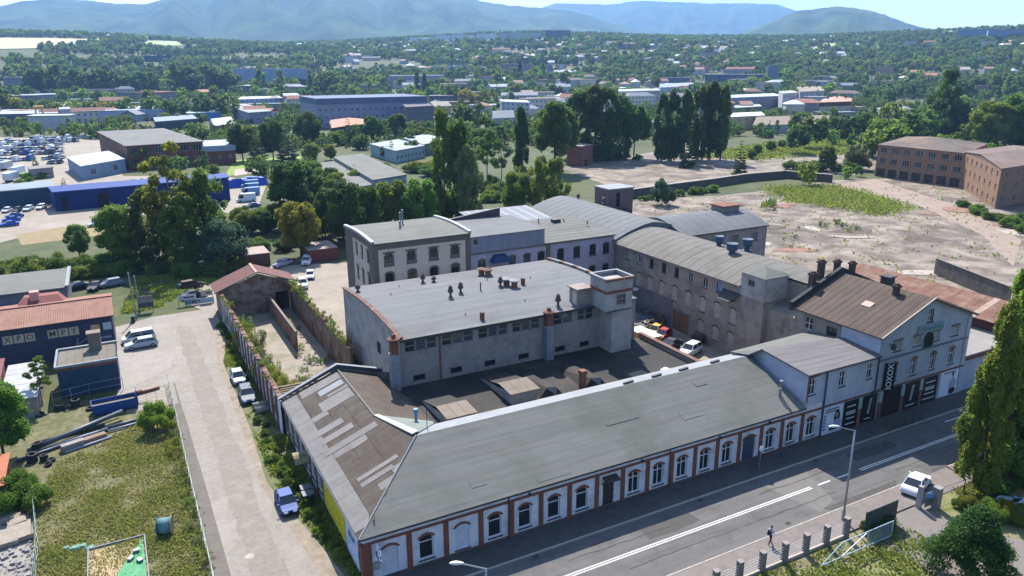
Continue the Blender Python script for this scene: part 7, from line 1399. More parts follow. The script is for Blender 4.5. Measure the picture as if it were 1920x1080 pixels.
# ================================================================ town
FOOT = []
def rcol(c, v=.10): return mat('render_'+c[1:], c, tuple(x*.86 for x in lin(c)), scale=.25, c3=tuple(x*.7 for x in lin(c)), s3=.1, k3=.5)
PW = {}
def pane_mesh(w, h, m):
    k = (round(w, 1), round(h, 1), m.name)
    if k not in PW: PW[k] = MB().box(-w/2, w/2, -.04, .02, 0, h, 0).box(-w/2-.08, w/2+.08, -.06, .02, -.12, 0, 1).box(-.04, .04, -.05, -.04, 0, h, 1).mesh('window', [m, m_wframe])
    return PW[k]
def building(name, label, cat, a, b, c, z0, h, wc, rc, roof='flat', front=(0, 0), side=(0, 0), ww=1.3, wh=1.5, real=False, group=None, ground=0, rise=3.0, chim=0, over=.3, band=None):
    """parallelogram plan: a front-left, b front-right, c back-left (world xy)"""
    a, b, c = Vector((*a, 0)), Vector((*b, 0)), Vector((*c, 0)); d = b+c-a; FOOT.append(((a.x+d.x)/2, (a.y+d.y)/2, (d-a).length/2, a, b, c))
    T = thing(name, label, cat, (a.x, a.y, z0), 0, group); W = rcol(wc) if isinstance(wc, str) else wc; RM = rcol(rc) if isinstance(rc, str) else rc
    mb = MB(); sides = [(a, b, front), (b, d, side), (d, c, (0, 0)), (c, a, side)]; todo = []
    for p, q, (r, n) in sides:
        L = (q-p).length; ops = []
        if r and n:
            fh = (h-ground)/r
            for i in range(n):
                u = L*(i+.5)/n; w_ = min(ww, L/n*.7)
                for k in range(r): ops.append((u-w_/2, u+w_/2, z0+ground+fh*(k+.3), z0+ground+fh*(k+.3)+min(wh, fh*.55)))
                if ground: w2 = L/n*.72; ops.append((u-w2/2, u+w2/2, z0+.05, z0+ground*.82))
        wall(mb, p.xy, q.xy, z0-2*(not real), z0+h, ops if real else (), .2); todo.append((p, q, ops))
    part(T, 'walls', mb, W)
    for p, q, ops in todo:
        if not ops: continue
        if (q-p).cross(Vector((0, 0, 1))).dot(Vector((0, 0, 0))-p) < 0: continue   # faces away from the site
        dd = (q-p).normalized(); an = math.atan2(dd.y, dd.x)
        for op in ops:
            if real: window(T, p.xy, q.xy, op, .2, 3 if op[1]-op[0] > 1.6 else 2, (), m_wframe if op[2] > z0+.5 else m_dframe, m_glass if op[2] > z0+.5 else mat('shut_gate', '#4a453c', '#3a372f', scale=1), m_sill if op[2] > z0+.5 else None)
            else:
                o = link('window', pane_mesh(op[1]-op[0], op[3]-op[2], m_glass2), T); o.location = p+dd*((op[0]+op[1])/2)+Vector((0, 0, op[2])); o.rotation_euler = (0, 0, an)
    u, v = (b-a).normalized(), (c-a).normalized(); k = over; A, B, C, D = a-u*k-v*k, b+u*k-v*k, c-u*k+v*k, d+u*k+v*k; Z = lambda p, z: (p.x, p.y, z0+z)
    rb = MB()
    if roof == 'flat': rb.hexa([Z(A, h), Z(B, h), Z(D, h), Z(C, h), Z(A, h+.35), Z(B, h+.35), Z(D, h+.35), Z(C, h+.35)])
    elif roof == 'gable':
        e, f_ = (A+C)/2, (B+D)/2; rb.slab([Z(A, h), Z(B, h), Z(f_, h+rise), Z(e, h+rise)], .15); rb.slab([Z(C, h), Z(D, h), Z(f_, h+rise), Z(e, h+rise)], .15); rb.poly([Z(a, h), Z(c, h), Z((a+c)/2, h+rise*.96)]); rb.poly([Z(b, h), Z(d, h), Z((b+d)/2, h+rise*.96)])
    else:
        e, f_ = (A+C)/2, (B+D)/2; s = min(.5, (C-A).length/2/(B-A).length); e2, f2 = e.lerp(f_, s*.95), f_.lerp(e, s*.95)
        rb.poly([Z(A, h), Z(B, h), Z(f2, h+rise), Z(e2, h+rise)]); rb.poly([Z(D, h), Z(C, h), Z(e2, h+rise), Z(f2, h+rise)]); rb.poly([Z(C, h), Z(A, h), Z(e2, h+rise)]); rb.poly([Z(B, h), Z(D, h), Z(f2, h+rise)]); rb.poly([Z(A, h), Z(C, h), Z(D, h), Z(B, h)])
    ro = part(T, 'roof', rb, RM)
    if band: part(T, 'parapet_band', MB().hexa([Z(A, h-band[1]), Z(B, h-band[1]), Z(D, h-band[1]), Z(C, h-band[1]), Z(A, h-.02), Z(B, h-.02), Z(D, h-.02), Z(C, h-.02)]), rcol(band[0]))
    for i in range(chim):
        p = a.lerp(b, (i+.7)/(chim+.4)).lerp(c.lerp(d, (i+.7)/(chim+.4)), .4); zz = z0+h+(rise*.7 if roof != 'flat' else .3); part(ro, 'chimney', MB().box(p.x-.5, p.x+.5, p.y-.4, p.y+.4, zz-1, zz+1.8), m_obrick)
    return T
# derelict brick factory at the right
FB = mat('tan_brick', '#8d6f58', '#7e624d', scale=.7, c3='#9a7359', s3=.2, k3=.7); FR = mat('mottled_roof', '#5d5248', '#4f473f', scale=.4, c3='#8f6a52', s3=.09, k3=.8, stretch=(.5, 2, 1))
building('brick_factory', 'derelict three-storey tan brick factory at the right edge of the plain', 'building', (250.91,185.26), (251.74,152.85), (287.49,199.87), 0, 11.5, FB, FR, 'hip', (2, 7), (2, 2), 2.4, 2.0, True, ground=3.6, rise=2.6)
building('brick_factory', 'sunlit rust-roofed wing of the brick factory cut by the right edge', 'building', (223.66,124.86), (257.89,127.53), (255.18,156.3), 0, 11.5, FB, mat('rusty_roof', '#5d4b43', '#6d5a50', scale=.3, c3='#84746a', s3=.1), 'gable', (3, 5), (3, 8), 1.5, 1.7, True, rise=1.6)
BR = mat('works_brick', '#7a4b38', '#6b4030', scale=1, c3='#5d3d30', s3=.3)
building('works_factory', 'two-storey brown brick factory with tall windows and pale roof in the estate', 'building', (6.59,345.12), (36,349.94), (-3.28,428.58), 0, 9.5, BR, m_felt, 'flat', (2, 6), (2, 12), 3.2, 2.6, True, over=.6)
building('factory_annex', 'lower brick annex with pale upper band right of the brown factory', 'building', (35.49,347.49), (48.41,347.28), (38.15,375.07), 0, 7.5, BR, '#9aa0a8', 'flat', (1, 3), (0, 0), 1.6, 1.5, True, band=('#9098a8', 2.0))
building('steel_store', 'pale blue steel store with slanted roof left of the brown factory', 'building', (-9.83,322.59), (5.24,339.88), (-15.28,358.13), 0, 5, '#7f91a8', '#a8b2bd', 'flat', (1, 2), (0, 0), 2.2, 2.0)
building('yard_office', 'small grey office by the green bank in the car lot', 'building', (-26.84,334.36), (-19.71,337.12), (-28.31,343.92), 0, 3.6, '#8a8689', '#77736f', 'flat', (1, 2), (0, 0), 1.6, .8)
building('teal_hall', 'long dark teal sheet-metal hall at the left edge', 'building', (-35.44,267.61), (-16.5,271.57), (-37.03,282.18), 0, 5, '#2a465f', '#7d888f', 'flat', (0, 0), (0, 0))
T = building('blue_hall', 'long royal blue sheet-metal hall with dark doorways', 'building', (-15.9,255.12), (28.23,259.78), (-17.52,267.33), 0, 5.5, '#172c66', '#2b4580', 'flat')
T = building('blue_hall', 'tall royal blue end block beside the parked vans', 'building', (26.17,248.03), (31.88,249.89), (26.91,258.15), 0, 7, '#162c68', '#2b4583', 'flat')
p = [Vector((-14.31,255.18, 0)), Vector((-12.95,255.37, 0)), Vector((-4.58,255.52, 0)), Vector((-1.87,255.98, 0))]
for a, b in ((p[0], p[1]), (p[2], p[3])): part(T, 'doorway', MB().rbox((a.x+b.x)/2, (a.y+b.y)/2-.0, (b-a).length, .3, 0, 4.2, math.atan2(b.y-a.y, b.x-a.x)), m_dark)
for i in range(12):
    u = i/11; x, y = Vector((35.64,276.62)).lerp(Vector((46.77,278.52)), u); o = MB().hexa([(x-2, y-1.5, 0), (x+2, y-1.5, 0), (x+2, y+1.5, 0), (x-2, y+1.5, 0), (x-1.3, y-1, 2.2+rnd.random()), (x+1.1, y-.8, 2+rnd.random()), (x+1.2, y+1, 2.4), (x-1, y+.9, 2.1+rnd.random())])
    tag(link('wrapped_pallet', o.mesh('wrapped_pallet', mat('blue_wrap', '#1f3fa0', '#2a55b5', scale=.8, rough=.4))), 'blue-wrapped pallet, %s from the left beside the end block' % ORD[i], 'pallet', 'blue-wrapped pallets')
BT = [  # name, label, a, b, c (roof corners), height, wall, roof, type, front, side, extra
    ('long_shed', 'long pale shed with grey roof behind the leafy trees', (74.83,237.9), (88.48,244.02), (80.44,306.48), 4.5, '#8d9aa8', m_felt, 'flat', (1, 4), (1, 14)),
    ('low_shed', 'lower flat-roofed shed left of the long pale shed', (62.92,230.51), (74.57,237.35), (68.95,297.83), 3.2, '#86919c', m_felt, 'flat', (0, 0), (0, 0)),
    ('pale_shed', 'pale green-walled shed with broad grey roof by the thin spruce', (108.59,311.39), (127.3,325.36), (108.03,345.12), 5, '#8fa3a8', '#9299a0', 'flat', (1, 8), (0, 0)),
    ('pale_shed', 'second pale shed with grey roof right of the thin spruce', (128.61,329.99), (146.88,345.25), (131.49,364.09), 5, '#8fa3a8', '#9299a0', 'flat', (1, 6), (0, 0)),
    ('grey_office', 'big lavender-grey office with dark top band and window strips', (124.69,509.99), (200.87,505.74), (125.55,559.4), 19, '#8d8fa3', '#5b6784', 'flat', (4, 18), (4, 4), ('#5b6784', 3.5)),
    ('blue_block', 'pale blue two-row block left of the grey office', (116.7,773.56), (159.35,784.96), (122.69,825.46), 9, '#8ea2c4', '#aab0b5', 'flat', (3, 9), (0, 0)),
    ('cream_annex', 'cream square-windowed block beside the pale blue block', (155.75,758.94), (171.3,762.87), (165.91,815.38), 12, '#b0aba0', '#9aa1a8', 'flat', (3, 3), (0, 0)),
    ('purple_hall', 'purple-grey hall with lower wing in front of the pale blue block', (91.51,572.18), (109.7,582.27), (93.21,698.57), 8, '#8b8795', '#8a8c93', 'flat', (1, 4), (1, 8)),
    ('balcony_block', 'dark brown block with balconies behind the leafy trees', (172.06,468.82), (193.63,476.76), (181.24,500.92), 14, '#6f6a70', '#4d4b52', 'flat', (4, 5), (0, 0)),
    ('red_tiled_house', 'house with pink-red hipped roof left of the grey office trees', (116.51,443.69), (142.16,456.01), (126.62,486.43), 6, '#7d6a62', '#b07f68', 'hip', (2, 5), (0, 0)),
    ('dark_hall', 'dark arched hall with salmon roof by the grey office', (111.21,423.68), (122.1,434.33), (121.23,463.41), 7, '#3d3a3c', '#b08470', 'gable', (0, 0), (0, 0)),
    ('white_works', 'long white works with small windows and square tower left', (-20.33,659.5), (58.71,656), (-23.98,719.44), 8, '#9da6bd', '#9fa7b2', 'flat', (1, 12), (0, 0)),
    ('dark_works', 'dark long shed with pale roof left of the white works', (-71.07,656.46), (-27.29,642.07), (-78.33,729.3), 8, '#5d6068', '#9aa3ac', 'flat', (0, 0), (0, 0)),
    ('works_tower', 'small square white tower on the end of the white works', (-26.53,633.64), (-20.02,637.01), (-28.01,666.39), 11, '#a8b0c4', '#9098a8', 'flat', (1, 1), (0, 0)),
    ('blue_sheds', 'turquoise sheds with zigzag white roof right of the white works', (55.63,626.25), (83.62,630.96), (59.15,671.45), 6, '#4f86b8', '#c3ccd4', 'flat', (0, 0), (0, 0)),
    ('open_shed', 'dark open shed with blue-grey roof behind the brown factory', (29.22,542.41), (55.94,559.51), (30.69,587.83), 6, '#3d4552', '#7d8794', 'flat', (0, 0), (0, 0)),
    ('tan_shed', 'small tan shed with pale gable roof behind the brown factory', (59.6,503.29), (73.92,519.56), (61.39,543.72), 5, '#8d6b55', '#b8bcc0', 'gable', (0, 0), (0, 0)),
    ('villa', 'cream villa with pink hipped roof and dark mansard band', (451.62,384.65), (481.91,382.62), (492.06,416.41), 13, '#b8a793', '#b58f7d', 'hip', (3, 5), (3, 3), ('#5d4238', 3.0)),
    ('white_gable_house', 'white gabled house behind the striped school', (596.88,532.97), (637.43,538.62), (662.63,600.8), 13, '#b9b0ae', '#8d8274', 'gable', (3, 5), (2, 2)),
    ('school', 'grey school with long window row left of the striped block', (480.9,502.71), (547.94,508.26), (514.65,546.55), 11, '#7d8290', '#a2abb3', 'flat', (2, 12), (0, 0)),
    ('striped_block', 'white block with dark brown window stripes by the car park', (506.45,470), (533.85,478.89), (539.54,505.88), 15, '#b8b5b2', '#a2a9ae', 'flat', (3, 5), (0, 0)),
    ('low_school_wing', 'low grey wing in front of the school', (438.91,455.64), (473.03,460.02), (459.56,478.48), 6, '#6d6c74', '#a0a4aa', 'flat', (1, 6), (0, 0)),
    ('yellow_house', 'yellowish house with white flat roof by the columnar poplars', (335.63,358.71), (372.1,358.5), (359.37,385.33), 8, '#b09f7f', '#c6c9cb', 'flat', (2, 6), (0, 0)),
    ('white_wall_works', 'long blank white-walled works with low brown gable roof', (338.21,334.33), (388.81,321.98), (383.71,374.13), 5, '#b2b4c0', '#7d7060', 'gable', (0, 0), (0, 0)),
    ('town_house', 'dark old town house with red chimneyed roof left of the tallest', (1121.95,1027.61), (1302.57,1113.04), (1446.52,1329.04), 16, '#6f6169', '#9a8d7d', 'gable', (4, 6), (2, 2)),
    ('town_house', 'tallest old town house with brown fire walls', (1197.11,1015.9), (1417.77,1129.24), (1641.18,1403.82), 20, '#6d6068', '#a39788', 'gable', (4, 6), (2, 2)),
    ('town_house', 'old town house right of the tallest with rusty roof', (1248.88,979.72), (1390.19,1007.94), (1597.79,1257.44), 15, '#75676b', '#8d5f50', 'gable', (4, 7), (2, 2)),
    ('white_town_house', 'white house below the rusty-roofed town house', (928.42,695.06), (971.02,694.07), (1047.89,786.93), 11, '#a9b0bd', '#8f97a3', 'gable', (3, 4), (0, 0)),
    ('apartment_block', 'white apartment block with grey gable end at the centre', (266.84,520.59), (276.8,494.72), (281.93,551.85), 13, '#b2b5bd', '#a5adb5', 'flat', (4, 6), (0, 0)),
    ('apartment_block', 'long pale apartment block above the massed poplars', (441.65,613.84), (491.1,612.71), (476.68,662.65), 14, '#a9a3a2', '#9aa2aa', 'flat', (3, 10), (0, 0)),
    ('white_hall', 'white building with grey roof above the columnar poplars', (574.36,716.88), (645.48,740.05), (626.74,784.58), 13, '#b5bac2', '#8c95a0', 'gable', (2, 6), (0, 0)),
    ('low_hall', 'low hall with pale roof right of the brick hut poplars', (272.46,358.8), (288.92,358.04), (291.52,387.32), 7, '#8b7f78', '#a5abb0', 'flat', (1, 3), (0, 0)),
    ('low_hall', 'pale low workshop below the white apartment block', (218.41,359.27), (233.26,362.51), (230.86,381.58), 6, '#a59d90', '#a9afb3', 'flat', (1, 3), (0, 0)),
    ('small_shop', 'small pale house with dark roof below the apartment block', (214.76,430.13), (230.55,431.44), (237.3,477.63), 8, '#a3acb5', '#566069', 'gable', (1, 3), (0, 0))]
for nm, lab, a, b, c, h, wc, rc, rt_, fr_, sd_, *ex in BT:
    building(nm, lab, 'building', a, b, c, 0, h, wc, rc, rt_, fr_, sd_, band=ex[0] if ex else None, chim=3 if nm in ('town_house', 'villa', 'white_gable_house') else 0, rise=4 if 'town' in nm else 3)
def fbox(nm, lab, X, Y, Z, W, H, depth, wc, rc, roof='flat', front=(0, 0), rot=0, group=None, cat='building', **k):
    a_ = math.atan2(X, Y); t = -a_+rot; u = Vector((math.cos(t), math.sin(t))); v = Vector((-u.y, u.x)); p = Vector((X, Y))
    return building(nm, lab, cat, p-u*W/2, p+u*W/2, p-u*W/2+v*depth, Z, H, wc, rc, roof, front, (0, 0), group=group, **k)
for lab, q, dep, wc, rc, fr_ in (
    ('office with dark glass bays between white fins', (211.2,1104,9.2,96.2,26.1), 18, '#8f9db5', '#6f7d95', (2, 16)), ('grey apartment block at the left edge behind the trees', (-87.2,1140.7,10.9,29.8,16.5), 14, '#77798a', '#8b909c', (4, 8)), ('long low hall with pale roof behind the white works', (31.1,1031.5,5.4,106.3,9.1), 30, '#6f7886', '#9fb0bd', (1, 14)), ('second long low hall right of the first', (119.4,1025.1,5.3,99.1,10.2), 30, '#717a88', '#a3b3bf', (1, 14)), ('low pale roofs at the far left', (-61.8,974,3.4,60.4,7.7), 26, '#7d8896', '#a9b9c3', (0, 0)),
    ('white vaulted hall in the middle distance', (526.3,1208.3,23.1,62.8,13.5), 30, '#a9b2c4', '#c0c8d0', (1, 6)), ('pale hall with long roof behind the grey office', (391.2,1023.8,8.4,75,16.5), 24, '#8f93a3', '#98a2ad', (3, 12)), ('brown and white terraced block behind the grey office', (295.3,968,4.5,38.2,10.4), 12, '#96807c', '#8f8c92', (2, 6)),
    ('white slab block on the far ridge, leftmost', (852.4,2168.5,98.1,65.9,16.3), 30, '#cfd0d0', '#c9cdd0', (0, 0)), ('long white slab block on the far ridge', (900.3,2040.2,96.8,112.6,19.8), 30, '#d2d3d2', '#ccd0d2', (0, 0)), ('white slab block on the far ridge, third', (945,1929,95.7,52,21.9), 30, '#d2d3d2', '#ccd0d2', (0, 0)), ('grey-green slab block on the far ridge', (982.9,1808.1,93,110.8,22.3), 30, '#aab3b0', '#b0b8b8', (0, 0)), ('dark tower block on the far ridge', (1060.7,1747.2,94.7,66,25.9), 30, '#5b5d6d', '#6b6d7c', (4, 8)), ('red-roofed block on the far ridge right of the dark one', (1349.1,1897.2,108.1,46.9,14.7), 20, '#7d6d70', '#8d6d68', (0, 0)),
    ('long slab block on the right skyline', (1627.9,1002.9,78.6,75.9,24.2), 40, '#6f83a0', '#7d8fa8', (5, 12)), ('second long slab block on the right skyline', (1606.9,924.8,76.4,78.6,22.1), 40, '#7586a2', '#7d8fa8', (5, 12)), ('dark long hall on the left hillside', (103.2,1640.8,47,83.6,10.6), 30, '#3d4a5c', '#4d5b6d', (0, 0)), ('dark blue hall in the middle of the hillside', (743.1,1289.1,38.2,56.5,12.4), 24, '#4d5a6d', '#5d6b7d', (2, 6)), ('grey block beside the hillside poplars', (645.1,1087,18.7,9.5,18.9), 12, '#7d8694', '#8d96a3', (4, 2)), ('brown-roofed block in the middle of the town', (619.6,1154.2,22.5,49.1,17), 14, '#8d8084', '#a0907d', (3, 8)), ('dark flat office left of the old town', (800.6,822.7,10.7,98.1,12.9), 20, '#4d5870', '#6b778d', (2, 14)), ('grey stair tower above the dark flat office', (817.6,780,9.8,13.9,25.3), 9, '#6d7688', '#7d8698', (0, 0)), ('white hall with bright roof at the right', (1252.8,741.9,36.4,41.5,10.3), 26, '#a9b0b8', '#ccd2d6', (0, 0)), ('bright roofed hall right of the hillside', (1279.9,812.5,39.8,30.8,7.6), 20, '#a9b0b8', '#c9cfd4', (0, 0)), ('pink flat block at the right by the tall tree', (544.7,332.1,0,15.5,7), 14, '#9a7d6d', '#a98d80', (0, 0)), ('pale shops under the central trees', (305,632.3,0,24.2,4.7), 12, '#9aa3ad', '#b0b8bf', (1, 5)), ('dark glazed pavilion at the centre', (297.3,710.3,0,23.9,10.2), 14, '#4d5568', '#7d7480', (2, 6)), ('rust-red gabled house at the centre', (673.7,1002.7,14,24.7,10.8), 10, '#8d6d60', '#a3745f', (0, 0)), ('pink-roofed house right of the vaulted white hall', (528.3,870.2,4.9,20.9,9.3), 12, '#a89a94', '#ad8a7d', (1, 3)), ('dark roofed row left of the long apartment block', (712.5,869.4,9.7,53.8,10.1), 14, '#5d6474', '#565f70', (1, 6)),):
    fbox('far_building', lab, *q, dep, wc, rc, 'flat', fr_, rot=rnd.uniform(-.12, .12))
# scattered houses of the slopes, each its own
WN = dict(zip(['#b5b5b8', '#a59f98', '#bdb8ae', '#9aa0a8', '#a8937f', '#c2c4c6'], ['pale grey', 'beige', 'cream', 'blue-grey', 'tan', 'white'])); RN = dict(zip(['#a5745f', '#8d7468', '#b8bdc2', '#a07d6f', '#7d7d86', '#cfd3d6', '#b4a79c', '#d4d7da'], ['red', 'brown', 'silver', 'pinkish', 'slate', 'white', 'tan', 'bright white']))
def houses(n, x0, x1, y0, y1, lab, grp, seed):
    rr = random.Random(seed)
    for i in range(n):
        az = R(rr.uniform(x0, x1)); d = rr.uniform(y0, y1); X, Y = d*math.sin(az), d*math.cos(az); Z = terr(X, Y); W = rr.uniform(9, 17); H = rr.uniform(5, 8.5)
        wc = rr.choice(['#b5b5b8', '#a59f98', '#bdb8ae', '#9aa0a8', '#a8937f', '#c2c4c6']); rc = rr.choice(['#a5745f', '#8d7468', '#b8bdc2', '#a07d6f', '#7d7d86', '#cfd3d6', '#b4a79c', '#d4d7da'])
        big = rr.random() < .12; rt2 = rr.choice(['gable', 'hip', 'gable']) if not big else 'flat'
        fbox('hillside_house', '%s house with %s %s roof %s' % ('big '+WN[wc] if big else WN[wc], RN[rc], {'hip': 'hipped', 'gable': 'gabled', 'flat': 'flat'}[rt2], lab), X, Y, Z, W*(2.2 if big else 1), H*(1.3 if big else 1), rr.uniform(9, 13), wc, rc, rt2, (0, 0), rr.uniform(-1, 1), grp, 'house', rise=rr.uniform(2.5, 4), over=.6)
houses(170, 16, 44, 1250, 2400, 'on the central hillside', 'houses of the central hillside', 1)
houses(85, 40, 62, 1150, 2500, 'on the right hillside', 'houses of the right hillside', 2)
houses(44, 0, 18, 2300, 2900, 'on the far left slope', 'houses of the left slope', 3)
houses(45, 18, 52, 620, 1150, 'in the middle town', 'houses of the town', 4)
houses(14, -6, 14, 560, 1100, 'at the left of town', 'houses left of the town', 5)
T = thing('radio_mast', 'thin lattice mast rising in the middle of the town', 'mast', (455.6,1045,10.5)); mx_, my_, mz_ = 455.6,1045,10.5
part(T, 'mast', MB().tube((mx_, my_, mz_), (mx_, my_, mz_+68), 1.1, 4, 0, .35), m_gut); 
for k in (24, 40, 56): part(T, 'platform', MB().cyl(mx_, my_, mz_+k, mz_+k+1, 1.8, 6), m_gut)
T = thing('yellow_gantry', 'yellow gantry crane before the dark works at far left', 'crane', (-39.07,628.85, 0)); x, y = -39.07,628.85; ym = mat('crane_yellow', '#c09a45', rough=.5)
for s in (-1, 1): part(T, 'leg', MB().tube((x+s*4, y, 0), (x+s*1.5, y, 13), .5, 4), ym); part(T, 'leg', MB().tube((x+s*4, y+5, 0), (x+s*1.5, y+5, 13), .5, 4), ym)
part(T, 'beam', MB().box(x-3, x+3, y-.8, y+6, 12.6, 14.2), ym)
# hillside meadows
MEAD = []
def meadow(lab, pts, c):
    MEAD.append([tuple(p[:2]) for p in pts])
    mb = MB(); n = 12; a, b, d, e = [Vector(p) for p in pts]
    for i in range(n+1):
        for j in range(7):
            p = a.lerp(b, i/n).lerp(e.lerp(d, i/n), j/6); mb.v.append((p.x, p.y, terr(p.x, p.y)+1.2))
    for i in range(n):
        for j in range(6): q = i*7+j; mb.f.append((q, q+7, q+8, q+1)); mb.m.append(0)
    struct('meadow', mb, rcol(c), True)
meadow('', [(-211.2,1825.8,70.5), (-44.5,1979.5,79), (54.7,2339.4,105), (-266,2342.9,107.5)], '#a8a07a'); meadow('', [(100.6,2025.5,81.7), (200.5,2106.5,86.1), (210.3,2414.9,104.1), (131.2,2340.3,103)], '#8f9a68'); meadow('', [(1449.6,1283.2,64.7), (1505.7,1264.1,68), (1658.6,1346,81.2), (1688.3,1444.6,85)], '#9aa070')
# ---------------------------------------------------------------- tree belts of the town: single trees
def far_tree(kind, leaf, var):
    k = ('far', kind, leaf, var)
    if k in TT: return TT[k]
    H = BASE_H[kind]; C, r = blobs(kind, H); me = leaf_mesh('tree', C, r, 420, H*.115*(.7 if kind in ('poplar', 'spruce', 'tallpop') else 1), [LM[leaf]], shell=.5); TT[k] = me; return me
def belt(n, x0, x1, d0, d1, h, kinds, leafs, lab, grp, seed):
    rr = random.Random(seed)
    for i in range(n):
        az = R(rr.uniform(x0, x1)); d = rr.uniform(d0, d1); X, Y = d*math.sin(az), d*math.cos(az); kd = rr.choice(kinds); H = BASE_H[kd]
        T = thing(NM[kd], lab, 'tree', (X, Y, terr(X, Y)-.3), rr.random()*6.28, grp); s = h*rr.uniform(.65, 1.3)/H; T.scale = (s*1.15, s*1.15, s)
        part(T, 'crown', far_tree(kd, rr.choice(leafs), i % 3), None, world=False)
B3 = ['broad', 'round', 'broad']
TK = {'b': ('broad', 'mid'), 'd': ('broad', 'dark'), 'r': ('round', 'mid'), 'k': ('round', 'dark'), 'y': ('round', 'yellow'), 'g': ('round', 'bright'), 'p': ('poplar', 'dark'), 't': ('tallpop', 'mid'), 's': ('spruce', 'needle')}
def town_trees(lab, grp, *L):
    for i, (c, x, y, z, h) in enumerate(L):
        kd, lf = TK[c]; H = BASE_H[kd]; T = thing(NM[kd], '%s, %s from the left' % (lab, ORD[i]), 'tree', (x, y, z-.3), rnd.random()*6.28, grp); s = h/H; T.scale = (s*1.1, s*1.1, s)
        part(T, 'crown', far_tree(kd, lf, i % 3), None, world=False)
town_trees('tree of the row behind the white works', 'row behind the white works', ('d', -70.22,734.58,0,26.28), ('y', -62.61,729.76,0,18.92), ('r', -50.48,722.06,0,16.85), ('r', -39.14,714.87,0,16.41), ('y', -28.6,708.18,0,15.57), ('g', -18.46,701.75,0,15.55), ('r', -9.1,695.81,0,14.72), ('y', -0.51,690.37,0,15.52), ('y', 7.68,685.17,0,14.28), ('r', 16.97,679.28,0,17.5), ('r', 34.35,668.25,0,18.67), ('r', 46.51,660.54,0,17.03), ('k', 60.08,651.93,0,17.8), ('d', 68.86,646.37,0,19.38), ('k', 76.51,641.51,0,19.36), ('r', 87.43,634.59,0,19.73))
town_trees('dark tree of the belt behind the low halls', 'belt behind the low halls', ('d', -65.8,1064,7.2,32.22), ('d', -52.8,1060.7,7,34.71), ('t', -41.9,1059.2,6.8,36.04), ('d', -26.4,1053.7,6.5,33.25), ('d', -12,1049.9,6.3,31.56), ('d', 1.4,1046,6.1,33.47), ('b', 13.8,1043.9,6,30.46), ('k', 28.5,1039.6,5.8,26.9), ('d', 42.2,1035.1,5.6,30.66), ('b', 57.1,1030.4,5.4,29.53), ('t', 81.4,1022.8,5.1,38.25), ('d', 94.1,1017.7,4.9,37.15), ('k', 113.4,1011.7,4.7,42.17), ('d', 128,1005.9,4.5,34.27), ('d', 140.8,1000.1,4.3,32.53), ('t', 174.9,986.6,4,32.61), ('t', 197.1,976.3,3.8,30.8), ('p', 229.4,961,3.6,26.41), ('d', 242.6,953.6,3.5,28.31), ('b', 252,949.1,3.5,31.38))
town_trees('tree of the middle town', 'trees of the middle town', ('r', 284.5,1008.6,6.1,14.84), ('b', 317.7,1063.6,8.9,19.26), ('g', 313.1,996,6,13.37), ('d', 375.5,1114.4,11.9,16.71), ('p', 344.1,896.2,2.9,29.57), ('p', 352.6,892.9,3,28.79), ('s', 432.8,989.5,7.7,21.28), ('k', 313.4,723,0,21.92), ('b', 222.54,499.09,0,15.43), ('y', 300.7,656.4,0,19.13), ('d', 202.18,431.08,0,19.91), ('r', 332.4,687.9,0,17.25), ('b', 480.2,942.8,6.7,25.61), ('p', 565.3,1040.3,12.5,33.24), ('r', 448.8,832.8,2.6,16.24), ('k', 464.8,800.9,2,16.56), ('p', 616.7,1059.6,15.5,26.24), ('d', 263.76,430.54,0,14.98), ('b', 564.6,908.9,7.2,25.24), ('r', 605.8,949.2,9.8,16.25), ('g', 582.2,832.6,4.8,14.6), ('t', 632.4,873,7.6,17.44))
town_trees('tree of the right town', 'trees of the right town', ('d', 288.48,369.54,0,10.98), ('b', 651.2,823.7,6.3,19.01), ('d', 777.3,940.3,15,17.08), ('k', 656.9,683.5,2.6,15.06), ('r', 656.8,661.2,2.2,14.11), ('b', 313.36,298.04,0,7.01), ('p', 760.3,688.9,5.1,17.14), ('s', 627,537.7,0,15.78), ('d', 358.41,295.36,0,12.24), ('d', 364.15,291.87,0,13.38), ('b', 819.9,652.8,6.2,18.25), ('d', 361.87,278.95,0,15.81), ('b', 704.5,537.3,1,13.3), ('k', 649.4,477.4,0,18.74), ('b', 521.47,372.34,0,13.08), ('g', 527.92,368.23,0,12.3), ('b', 804.1,553.1,3.5,17.07), ('d', 766.2,479.8,1.6,23.24), ('b', 843.2,511.2,3.9,22.32), ('d', 869.9,505.2,4.6,26.97), ('b', 832.6,465.6,3.1,26.32))
belt(20, 12, 26, 340, 420, 8, ['round', 'broad'], ['mid', 'bright', 'dark'], 'small tree by the sheds behind the leafy screen', 'trees by the sheds', 26)
belt(30, 47, 66, 360, 540, 15, ['broad', 'round', 'tallpop'], ['mid', 'dark', 'bright'], 'tree in the mass behind the brick factory', 'trees behind the brick factory', 25)
belt(50, -10, 66, 780, 1000, 13, ['broad', 'round', 'broad', 'spruce', 'tallpop'], ['mid', 'dark', 'mid', 'bright'], 'tree among the roofs of the farther town', 'trees of the farther town', 28)
BN = dict(zip(['#a9a8a8', '#b5a99a', '#9a948d', '#c0bcb6', '#8f8078', '#a88a78', '#7d7a7a', '#c8c4ba'], ['grey', 'beige', 'dun', 'pale', 'brown', 'tan', 'dark grey', 'cream']))
